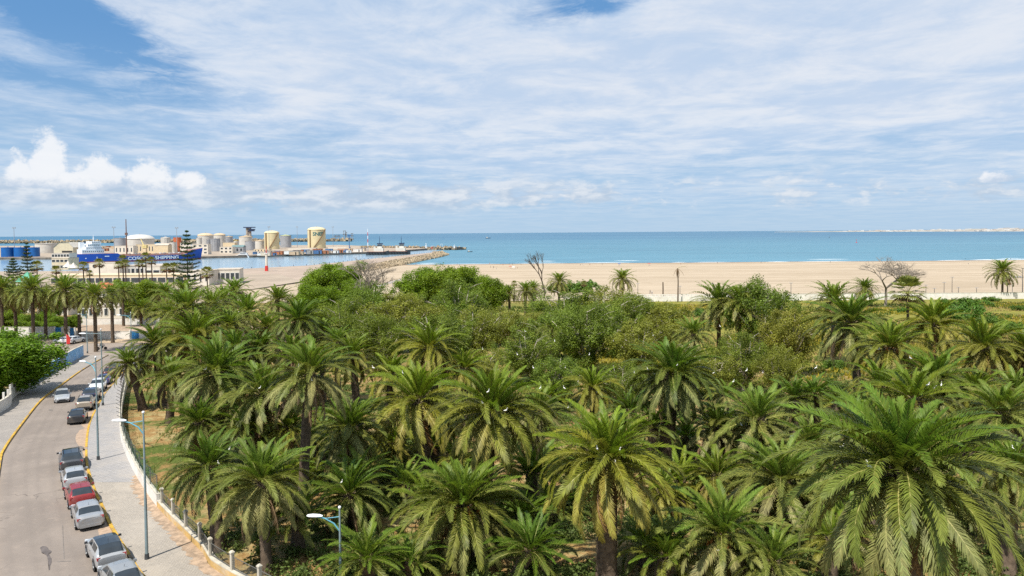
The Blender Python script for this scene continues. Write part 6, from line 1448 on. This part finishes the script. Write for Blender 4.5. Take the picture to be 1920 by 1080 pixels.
# control tower
Y = 1550; p = at(468, 460, Y); t = thing('control_tower', 'port control tower with stacked dark blue overhanging decks', 'tower', (p.x, Y, Q)); zt = at(468, 425.5, Y).z - Q
MB().box((-4.5, 0, zt / 2 - 1), (3.4, 6, zt - 2)).box((1.2, 0, zt / 2 - 1), (4.2, 6, zt - 2)).build('shaft', M_concr, t)
for (z, x0, x1) in ((zt - .9, -11, 11.5), (zt - 5.2, 1, 11), (zt - 8.4, -1, 9.5)): MB().box(((x0 + x1) / 2, 0, z), (x1 - x0, 11, 1.9)).build('deck', M_dblue, t)
MB().box((5.5, 0, zt - 6.8), (9, 9, 1.6)).build('windows', M_win, t); MB().cyl((6, 0, zt), (6, 0, zt + 5), .15, n=5).build('aerial', M_tkg, t)
# yellow crane
g = at(272, 470, 1000); t = thing('crane', 'pale yellow harbour crane leaning left behind the ship', 'crane', (g.x, 1000, Q)); M_yel = mat('pale_yellow_paint', (.58, .48, .22), .6, .1, .5)
MB().box((0, 0, 5), (4, 4, 10)).build('tower', M_bc, t); MB().box((0, 0, 11.5), (6, 5, 4)).build('cab', M_yel, t); top = at(264, 448, 1000) - Vector((g.x, 1000, Q)); MB().tube([(0, -2, 12), tuple(top)], [1.1, .5], 4).build('jib', M_yel, t)
# distant cranes and ships at the outer breakwater
rs = random.Random(77)
for i, (x, tp, w, lab) in enumerate(((646, 433, 5, 'distant dark loading tower on the outer breakwater, left of the taller one'), (649, 436, 3, 'slim distant loader beside the left loading tower'), (632, 441, 10, 'low distant crane behind the lettered tank'), (660, 438, 4, 'distant grey loader near the end of the breakwater'))):
    p = at(x, tp, 2950); t = thing('loading_tower', lab, 'tower', (p.x, 2950, .5)); h = max(8, p.z - .5); ww = w * 2950 / FPX / 2
    for sx in (-1, 1): MB().box((sx * ww * .7, 0, h / 2), (1.6, 3, h)).build('leg', M_tkg, t)
    MB().box((0, 0, h * .6), (ww * 2.4, 4, 2.4)).box((0, 0, h), (ww * 2, 4, 2)).build('beam', M_qface, t)
# boats
def boat_hull(t, L, W, H, m, x0=0, sheer=.5):
    st = [(-L / 2, .8, H), (-L * .3, 1, H * .92), (0, 1, H * .9), (L * .25, .9, H), (L * .42, .5, H * (1 + sheer * .6)), (L / 2, .05, H * (1 + sheer))]
    V = []
    for x, w, h in st: V += [(x, -W / 2 * w * .8, -.4), (x, -W / 2 * w, h), (x, W / 2 * w, h), (x, W / 2 * w * .8, -.4)]
    F = [(4 * i + k, 4 * i + 4 + k, 4 * i + 5 + k, 4 * i + k + 1) for i in range(5) for k in range(3)] + [(0, 1, 2, 3)]
    return MB().add(V, F).build('hull', m, t, 40)
def tug(x, yb, label, flip=1):
    p = zp(x, yb, SEA); t = thing('tugboat', label, 'boat', (p.x, p.y, SEA), 0 if flip > 0 else math.pi, 'tugboats'); t.scale = (1.3, 1.3, 1.4); boat_hull(t, 24, 8, 3.0, M_dark); 
    MB().box((-1, 0, 3.2), (20, 7.4, .3)).build('deck', M_deck, t); MB().box((2, 0, 5), (9, 5.5, 3.4)).build('deckhouse', M_bw, t); MB().box((2.6, 0, 8.6), (5, 4.6, 4.2), taper=.9).build('wheelhouse', M_bw, t); MB().box((2.6, 0, 9.4), (5.05, 4.65, 1.2), taper=.97).build('windows', M_win, t); MB().box((2.6, 0, 11.2), (5.6, 5.2, .9)).build('roof', M_dblue, t)
    MB().cyl((2.2, 0, 11), (2.2, 0, 18.5), .32, .15, 6).box((2.2, 0, 15), (.3, 3, .3)).build('mast', M_dblue, t); MB().box((-3, 1.6, 6), (1.6, 1.4, 5)).box((-3, -1.6, 6), (1.6, 1.4, 5)).build('funnel', M_bw, t)
    for k in range(6): MB().lathe([(.4, -.15), (.8, -.15), (.8, .15), (.4, .15)], 8).build('tyre_fender', M_tyre, t).matrix_local = Matrix.Translation((-8 + 3 * k, -4.1, 2.0)) @ Matrix.Rotation(math.pi / 2, 4, 'X')
tug(708, 478, 'tugboat with a cream wheelhouse, moored behind the other'); tug(749, 477, 'tugboat with a white wheelhouse nearer the mole tip')
p = zp(455, 483, SEA); t = thing('motor_yacht', 'white three deck motor yacht on the calm harbour water', 'boat', (p.x, p.y, SEA), math.pi); boat_hull(t, 18, 5.5, 2.2, M_white)
MB().box((-.8, 0, 3.2), (13, 4.8, 2.0), taper=.94).build('cabin', M_white, t); MB().box((-.6, 0, 3.3), (11, 4.86, .8)).build('windows', M_win, t); MB().box((-1.6, 0, 5.1), (9, 4.4, 1.6), taper=.92).build('upper_cabin', M_white, t); MB().box((-1.2, 0, 5.1), (7, 4.42, .7)).build('windows', M_win, t); MB().box((-2, 0, 6.2), (10, 4.6, .2)).build('roof', M_white, t); MB().cyl((-2, 0, 6), (-2, 0, 9), .1, n=5).build('mast', M_white, t)
rs = random.Random(31)
for i, (x, y) in enumerate(((475, 508), (486, 507), (491, 506), (497, 506), (510, 508), (523, 505), (555, 506))):
    p = zp(x, y, SEA); t = thing('sailing_boat', 'small moored sailing boat with a bare mast inside the mole', 'boat', (p.x, p.y, SEA), rs.random() * 6, 'small boats moored along the mole'); boat_hull(t, 7, 2.3, .9, M_white); MB().cyl((0, 0, .5), (rs.uniform(-.8, .8), 0, rs.uniform(6, 11)), .07, n=5).build('mast', M_tkg, t); MB().box((-1, 0, 1.1), (2.4, 1.6, .6), taper=.8).build('cabin', M_white, t)
for x, y, lab in ((881, 472.5, 'small dark fishing boat alone beyond the mole tip'), (915, 447, 'tiny boat far out on the open sea'), (630, 452, 'barge by the outer breakwater, left'), (655, 449, 'barge by the outer breakwater, right')):
    p = zp(x, y, SEA); t = thing('boat', lab, 'boat', (p.x, p.y, SEA)); k = 8 if y > 460 else 26; boat_hull(t, k, k * .3, k * .12, M_dark); MB().box((-k * .2, 0, k * .2), (k * .25, k * .2, k * .2)).build('cabin', M_bw, t)
for x, y, h, lab, m in ((1606, 455, 6, 'red buoy on the open water', M_rpaint), (1555, 446, 6, 'small dark buoy left of and beyond the red one', M_dark)):
    p = zp(x, y, SEA); t = thing('buoy', lab, 'buoy', (p.x, p.y, SEA)); MB().lathe([(.3, -.5), (2, -.3), (2, .8), (.5, 1.2)], 12).build('float', m, t); MB().cyl((-.8, 0, 1), (0, 0, h), .25, .1, 5).cyl((.8, 0, 1), (0, 0, h), .25, .1, 5).cyl((0, 0, h), (0, 0, h + 1.5), .8, .3, 6).build('top_mark', m, t)

# ================================================================== FAR COAST AND TOWN
def farcoast():
    V = []; F = []; rs = np.random.RandomState(3); n = 120
    M_fc = mat('far_coast', (0.34, 0.31, 0.27), .95, .25, .004, dirt=(.16, .17, .10), dirt_amt=.5, coords='World')
    for i in range(n + 1):
        f = i / n; Y = 15500 - 9200 * min(1, f * 1.25) ** .8; X = 5250 - 1900 * 0 + (f - .0) * 0
        px = 1452 + 800 * f; p = zp(px, 400, SEA) if False else at(px, 436, Y); hh = (3 + 40 * min(1, f * 1.8) ** .9) * (.8 + .25 * math.sin(i * .7) * .5 + .1 * rs.rand())
        for k, (dy, z) in enumerate(((0, SEA - 2), (120, SEA + .28 * hh), (500, SEA + .5 * hh), (1100, SEA + .75 * hh), (1700, SEA + hh), (2600, SEA - 2))):
            q = (Y + dy) / Y; V.append((p.x * q, Y + dy, z))
    for i in range(n):
        for k in range(5): a = i * 6 + k; F.append((a, a + 6, a + 7, a + 1))
    struct(link(bpy.data.objects.new('far_coast', np_mesh('far_coast', V, F, [M_fc], smooth=True))))
    hm = []; 
    for c in ((.55, .53, .50), (.46, .41, .37), (.58, .57, .56)): hm.append(mat('far_house_%d' % len(hm), c, .9, .05, .05))
    ml = []
    for m_ in hm:
        ml.append(MB().box((0, 0, .5), (1, 1, 1)).box((.25, 0, 1.06), (.4, .6, .14)).box((-.3, -.51, .45), (.14, .04, .3)).box((.1, -.51, .45), (.14, .04, .3)).mesh('house', m_))
    r = random.Random(4)
    for i in range(200):
        f = r.uniform(.16, .78); a = int(f * n); k = r.choice((1, 2, 2, 3, 3, 4)); v = Vector(V[a * 6 + k]); w = Vector(V[a * 6 + 6 + k]); p = v.lerp(w, r.random())
        s = r.uniform(30, 80); hh = r.uniform(6, 11); o = inst('house', r.choice(ml), None, (p.x, p.y - 20, p.z - 2), (0, 0, r.uniform(-.4, .4)), (s, s * .6, hh)); tag(o, 'tiny pale house in the distant town across the bay', 'house', 'houses of the distant town')
farcoast()

# ================================================================== BEACH EDGE
YW = 262.0
def beachwall(x0, x1, base, top, label, holes):
    p, q = at(x0, base, YW), at(x1, base, YW); z0 = G(0, YW) - .3; zt = (at(x0, top, YW).z + at(x1, top, YW).z) / 2 + .8; t = thing('beach_wall', label, 'wall', ((p.x + q.x) / 2, YW, z0)); w = q.x - p.x; h = zt - z0
    MB().box((0, 0, h * .36), (w, .35, h * .72)).build('wall_face', M_plast, t)
    if holes:
        n = int(w / 1.5); zz = h * .72
        for k in range(n + 1): MB().box((-w / 2 + w * k / n, 0, zz + h * .10), (.75, .33, h * .2)).build('pier', M_plast, t)
        MB().box((0, 0, h * .96), (w, .37, h * .09)).build('coping', M_plast, t)
    else: MB().box((0, 0, h * .86), (w, .33, h * .28)).build('upper_wall', M_plast, t); MB().box((0, 0, h + .05), (w, .45, .1)).build('coping', M_cap, t)
beachwall(1185, 1322, 568, 556, 'white beach wall pierced by a row of square holes', True); beachwall(1323, 1480, 567, 556, 'white beach wall behind the twin palms', False); beachwall(1481, 1690, 568, 554.5, 'plain white beach wall behind the palms and bare tree', False); beachwall(1691, 1990, 563, 553, 'low white beach wall at the far right', False)
M_prom = mat('promenade_concrete', (0.50, 0.44, 0.37), .9, .1, .3, coords='World'); sheet('promenade', list(np.linspace(20, 330, 40)), [272, 280, 287], lambda x, y: G(x, y) + .12, M_prom)
beach_lamps = [(1107.5, 524, 541), (1196, 532, 552), (1275, 537, 553), (1337, 532, 549), (1430, 536, 552), (1483, 531, 553), (1581, 536, 552), (1736, 535, 552), (1752, 541, 552), (1770, 530, 552), (1785, 520, 548), (1797, 539, 550), (1831, 540, 550), (1898, 535, 550)]
lam = MB().mesh('x', M_dark)
for i, (x, tp, bt) in enumerate(beach_lamps):
    g = gp(x, bt); h = at(x, tp, g.y).z - g.z; t = thing('promenade_lamp', '%s thin lamp post along the beach promenade, counted from its left end' % ('first second third fourth fifth sixth seventh eighth ninth tenth eleventh twelfth thirteenth last'.split()[i]), 'lamp post', g, 0, 'lamp posts along the beach promenade'); MB().cyl((0, 0, 0), (0, 0, h), .11, .08, 6).build('pole', M_dark, t); MB().box((0, 0, h + .08), (1.3, .25, .14)).build('lamp_head', M_tkg, t)
g = gp(1917, 548); h = at(1917, 503, g.y).z - g.z; t = thing('floodlight_mast', 'tall mast with cross arms at the right edge of the beach', 'mast', g); MB().cyl((0, 0, 0), (0, 0, h), .16, .1, 6).build('pole', M_dark, t); MB().box((-1.5, 0, h * .62), (3.4, .15, .15)).box((0, 0, h), (1.4, .15, .15)).build('cross_arm', M_dark, t)
for k in range(3): MB().box((-3 + k * 1.1, 0, h * .62 + .3), (.7, .3, .5)).build('floodlight', M_tkg, t)
t = thing('promenade_fence', 'thin pale post beside the flat topped bare tree', 'post', gp(736, 560)); MB().cyl((0, 0, 0), (0, 0, 7.2), .12, .1, 6).build('post', M_tkg, t)
t = thing('mole_fence', 'low pale beach fence behind the flat topped bare tree', 'fence', (0, 0, 0)); a, b_ = gp(700, 541), gp(775, 520)
for k in range(12): c = a.lerp(b_, k / 11); inst('fence_post', MB().box((0, 0, .5), (.3, .3, 1.2)).mesh('fence_post', M_white), t, c)
dd = b_ - a; MB().box(tuple((a + b_) / 2 + Vector((0, 0, .75))), (dd.length, .12, .5), math.atan2(dd.y, dd.x)).build('rail', M_white, t)

# ================================================================== PEOPLE
def person_mesh(seed, stride=.25, arm=.2, sit=False, cols=((.10, .12, .2), (.5, .45, .4))):
    """one skinned body: pelvis root, legs, spine, head, arms"""
    me = bpy.data.meshes.new('person_skel')
    v = [(0, 0, .92), (0, 0, 1.15), (0, 0, 1.40), (0, 0, 1.52), (0, .02, 1.68), (.10, 0, .88), (.11, stride, .48), (.11, stride * .9, .06), (.11, stride + .14, .03), (-.10, 0, .88), (-.11, -stride * .6, .48), (-.11, -stride * 1.3, .07), (-.11, -stride * 1.3 + .16, .03), (.19, 0, 1.40), (.25, -arm * .5, 1.13), (.25, arm * .4, .90), (.25, arm * .6, .80), (-.19, 0, 1.40), (-.25, arm * .5, 1.13), (-.25, arm * 1.2, .92), (-.25, arm * 1.4, .82)]
    e = [(0, 1), (1, 2), (2, 3), (3, 4), (0, 5), (5, 6), (6, 7), (7, 8), (0, 9), (9, 10), (10, 11), (11, 12), (2, 13), (13, 14), (14, 15), (15, 16), (2, 17), (17, 18), (18, 19), (19, 20)]
    r = [.15, .13, .14, .055, .105, .085, .06, .04, .04, .085, .06, .04, .04, .055, .042, .034, .03, .055, .042, .034, .03]
    me.from_pydata(v, e, []); o = bpy.data.objects.new('sk', me); COL.objects.link(o); o.modifiers.new('s', 'SKIN'); s = o.modifiers.new('u', 'SUBSURF'); s.levels = 1; s.render_levels = 1
    for i, q in enumerate(me.skin_vertices[0].data): q.radius = (r[i], r[i]); q.use_root = (i == 0)
    bpy.context.view_layer.update(); m2 = bpy.data.meshes.new_from_object(o.evaluated_get(bpy.context.evaluated_depsgraph_get())); bpy.data.objects.remove(o)
    m = bpy.data.materials.new('clothes'); m.use_nodes = True; nt = m.node_tree; p = nt.nodes['Principled BSDF']; tc = N(nt, 'ShaderNodeTexCoord'); sp = N(nt, 'ShaderNodeSeparateXYZ'); nt.links.new(tc.outputs['Object'], sp.inputs[0]); z = sp.outputs[2]
    c = mixc(nt, sstep(nt, z, .945, .955), cols[0], cols[1]); c = mixc(nt, sstep(nt, z, 1.485, 1.495), c, (.30, .18, .12)); c = mixc(nt, sstep(nt, z, 1.70, 1.71), c, (.03, .022, .018)); nt.links.new(c, p.inputs['Base Color']); p.inputs['Roughness'].default_value = .8
    m2.materials.clear(); m2.materials.append(m); m2.shade_smooth(); return m2
PM = [person_mesh(1, .22, .2, cols=((.03, .035, .06), (.05, .05, .06))), person_mesh(2, .10, .1, cols=((.08, .10, .18), (.55, .52, .5))), person_mesh(3, .3, .25, cols=((.25, .2, .15), (.35, .05, .05))), person_mesh(4, .05, .05, cols=((.02, .02, .025), (.02, .02, .025)))]
PEO = [(1219, 551), (1222.5, 552), (918, 496), (920, 502), (925.5, 503), (931, 505), (943, 498), (955, 496.5), (961, 497), (966, 503), (970, 504), (977, 497), (1088, 498), (1093, 498), (1106, 498), (1129, 497.5), (1161, 497.5), (1217, 497.5), (1276, 496.5), (1427, 494), (1557, 493), (1816, 496), (1910, 485), (1895, 487), (741, 508), (842, 499), (857, 497), (862, 499), (1810, 487), (1750, 488), (780, 497), (1345, 494)]
r = random.Random(6)
for i, (x, y) in enumerate(PEO):
    g = gp(x, y); o = inst('person', PM[i % 4], None, (g.x, g.y, g.z + .02), (0, 0, r.random() * 6.28))
    where = 'two people in dark clothes walking by the pierced beach wall' if y > 540 else ('walking alone on the open sand right of the flat topped tree' if x == 741 else ('near the water beyond the broad bright green tree' if x < 870 else ('in the beach crowd left of the two stemmed dead tree' if x < 980 else ('near the water left of the lone round headed palm' if x < 1150 else ('near the water around the dying palm' if x < 1400 else ('near the water left of the bare spreading tree' if x < 1700 else 'near the water towards the right edge'))))))
    tag(o, ('one of ' if y > 540 else 'tiny person ') + where, 'person', 'beach people ' + where)
# motorbike and rider at the junction
g = gp(191, 656, .03); t = thing('motorbike', 'dark motorbike crossing the junction beside the pavement palm', 'motorbike', g, R(20))
for x in (-.68, .68):
    w = MB().lathe([(.22, -.06), (.30, -.06), (.32, 0), (.30, .06), (.22, .06)], 18).build('wheel', M_tyre, t, 40); w.location = (x, 0, .32); w.rotation_euler = (math.pi / 2, 0, 0); q = MB()
    for k in range(6): q.box((.12 * math.cos(k * 1.05), .12 * math.sin(k * 1.05), 0), (.24, .02, .02), k * 1.05)
    q.build('spokes', M_rim, w)
MB().tube([(.68, 0, .32), (.5, 0, .85), (.42, 0, 1.05)], .04, 6).build('fork', M_rim, t); MB().tube([(.42, -.35, 1.08), (.46, 0, 1.02), (.42, .35, 1.08)], .025, 6).build('handlebar', M_trim, t); MB().box((.15, 0, .78), (.55, .26, .24), taper=.8).build('fuel_tank', P_blk, t); MB().box((-.35, 0, .82), (.6, .24, .1), taper=.9).build('saddle', M_trim, t); MB().box((.02, 0, .45), (.45, .3, .32)).build('engine', M_iron, t); MB().tube([(-.68, 0, .32), (-.2, 0, .5), (.4, 0, .9)], .035, 5).build('frame', M_iron, t); MB().box((-.72, 0, .95), (.35, .35, .3)).build('luggage_box', M_white, t); MB().lathe([(.01, 0), (.09, .02), (.09, .08)], 10, (0, 0, 0)).build('headlight', M_head, t).matrix_local = Matrix.Translation((.52, 0, .95)) @ Matrix.Rotation(math.pi / 2, 4, 'Y')
def rider():
    me = bpy.data.meshes.new('rs'); v = [(-.3, 0, .98), (-.22, 0, 1.2), (-.12, 0, 1.42), (-.08, 0, 1.52), (-.03, 0, 1.68), (-.22, .14, .95), (.12, .2, .88), (-.02, .2, .48), (.1, .2, .42), (-.22, -.14, .95), (.12, -.2, .88), (-.02, -.2, .48), (.1, -.2, .42), (-.12, .2, 1.4), (.1, .3, 1.18), (.38, .32, 1.12), (-.12, -.2, 1.4), (.1, -.3, 1.18), (.38, -.32, 1.12)]
    e = [(0, 1), (1, 2), (2, 3), (3, 4), (0, 5), (5, 6), (6, 7), (7, 8), (0, 9), (9, 10), (10, 11), (11, 12), (2, 13), (13, 14), (14, 15), (2, 16), (16, 17), (17, 18)]; rr = [.15, .14, .15, .06, .13, .09, .07, .05, .045, .09, .07, .05, .045, .06, .05, .04, .06, .05, .04]
    me.from_pydata(v, e, []); o = bpy.data.objects.new('sk', me); COL.objects.link(o); o.modifiers.new('s', 'SKIN'); s = o.modifiers.new('u', 'SUBSURF'); s.levels = 1; s.render_levels = 1
    for i, q in enumerate(me.skin_vertices[0].data): q.radius = (rr[i], rr[i]); q.use_root = (i == 0)
    bpy.context.view_layer.update(); m2 = bpy.data.meshes.new_from_object(o.evaluated_get(bpy.context.evaluated_depsgraph_get())); bpy.data.objects.remove(o); m2.materials.clear(); m2.materials.append(mat('dark_clothes', (.02, .022, .03), .8, .2, 4)); m2.shade_smooth(); return m2
o = inst('person', rider(), None, g, (0, 0, R(20))); tag(o, 'person in dark clothes riding the motorbike at the junction', 'person')

# ================================================================== EGRETS
M_egr = mat('white_plumage', (0.72, 0.71, 0.67), .8, .05, 8); M_beak = mat('yellow_beak', (.5, .3, .05), .6, .1, 8)
eg = MB()
secs = [(-.26, 0, .02), (-.18, .0, .05), (-.06, .03, .085), (.06, .06, .085), (.13, .11, .055), (.15, .20, .03), (.13, .28, .024), (.17, .34, .03), (.22, .345, .028), (.25, .34, .012)]
eg.tube([(x, 0, z) for x, z, q in secs], [q for *_, q in secs], 7); eg.mi = 1; eg.tube([(.24, 0, .34), (.33, 0, .325)], [.012, .003], 5); eg.tube([(0, .03, 0), (0.02, .03, -.22)], .008, 4); eg.tube([(0, -.03, 0), (0.02, -.03, -.22)], .008, 4)
eg_me = eg.mesh('egret', [M_egr, M_beak], 60)
EG = [(1578, 838, 40), (640, 905, 0), (948, 770, 0), (905, 757, 0), (1160, 845, 0), (1155, 870, 0), (1120, 842, 0), (808, 1002, 0), (430, 843, 0), (432, 885, 0), (441, 861, 0), (410, 870, 0), (664, 970, 0), (656, 973, 0), (1349, 1032, 0), (1352, 1070, 0), (1752, 728, 0), (1740, 722, 0), (1765, 722, 0), (1648, 655, 0), (1660, 668, 0), (1707, 672, 0), (1375, 716, 0), (1400, 695, 0), (1338, 700, 0), (1840, 826, 0), (1812, 805, 0), (1852, 830, 0), (1900, 842, 0), (1630, 875, 0), (1215, 693, 0), (1120, 735, 0), (1065, 765, 0), (1013, 728, 0), (1058, 728, 0), (1485, 818, 0), (1390, 797, 0), (420, 720, 0), (487, 728, 0), (586, 715, 0), (385, 693, 0), (560, 688, 0), (700, 690, 0), (985, 622, 100), (1040, 640, 100), (1085, 715, 85), (1225, 630, 95), (1350, 612, 115), (930, 690, 85), (905, 655, 95), (870, 700, 80), (770, 640, 100), (1430, 700, 85), (1480, 675, 100), (1270, 685, 0), (1530, 690, 0), (835, 660, 90), (755, 700, 0), (1190, 700, 0), (1000, 690, 85), (1105, 665, 100), (1150, 640, 100), (1060, 690, 88), (970, 665, 100), (915, 735, 0), (1290, 750, 0)]
def palm_hit(x, y):
    """distance at which the pixel ray first enters a palm's crown"""
    d = ray(x, y); best = None
    for c, r_ in PALM_POS:
        o_ = Vector((0, 0, CAMZ)); rr = r_ * .55; cc = c + Vector((0, 0, .15 * r_)); k = d.normalized(); bb_ = (cc - o_).dot(k); q = (cc - o_).length_squared - bb_ * bb_
        if q < rr * rr:
            s = bb_ - math.sqrt(rr * rr - q); Y_ = (o_ + k * s).y; best = Y_ if best is None else min(best, Y_)
    return best
r = random.Random(15)
for i, (x, y, Y) in enumerate(EG):
    intree = Y > 60; Y = Y or palm_hit(x, y) or 60; p = at(x, y, Y); o = inst('egret', eg_me, None, p, (0, r.uniform(-.3, .1), r.random() * 6.28), 0.7 if Y > 70 else .55)
    k = min(range(len(PALMS)), key=lambda q: (PALM_POS[q][0] - p).length); pl = PALMS[k][6].split(',')[0].split()[:9]
    lab = ('white egret sitting in the olive green trees, %s of centre' % ('left' if x < 960 else 'right')) if intree else 'white egret perched in the ' + ' '.join(pl)
    tag(o, lab, 'bird', lab.replace('white egret', 'egrets'))

# beach shades
M_sh = [mat('shade_red', (.35, .06, .05), .8, .1, 2), mat('shade_white', (.65, .63, .6), .8, .1, 2), mat('shade_blue', (.05, .12, .3), .8, .1, 2)]
for i, (x, y, lab) in enumerate(((963, 505, 'white sunshade on the sand left of the two stemmed dead tree'), (957, 503.5, 'red sunshade beside the white one on the sand'), (1161, 498.5, 'dark blue sunshade near the water above the lone round headed palm'), (1217, 498, 'red sunshade near the water right of the lone round headed palm'))):
    g = gp(x, y); t = thing('sunshade', lab, 'parasol', g, i, 'sunshades on the beach'); MB().cyl((0, 0, 0), (0, 0, 2.1), .03, n=5).build('pole', M_tkg, t); MB().lathe([(1.5, 1.7), (1.1, 1.95), (.5, 2.15), (.05, 2.2)], 10).build('canopy', M_sh[(1, 0, 2, 0)[i]], t)
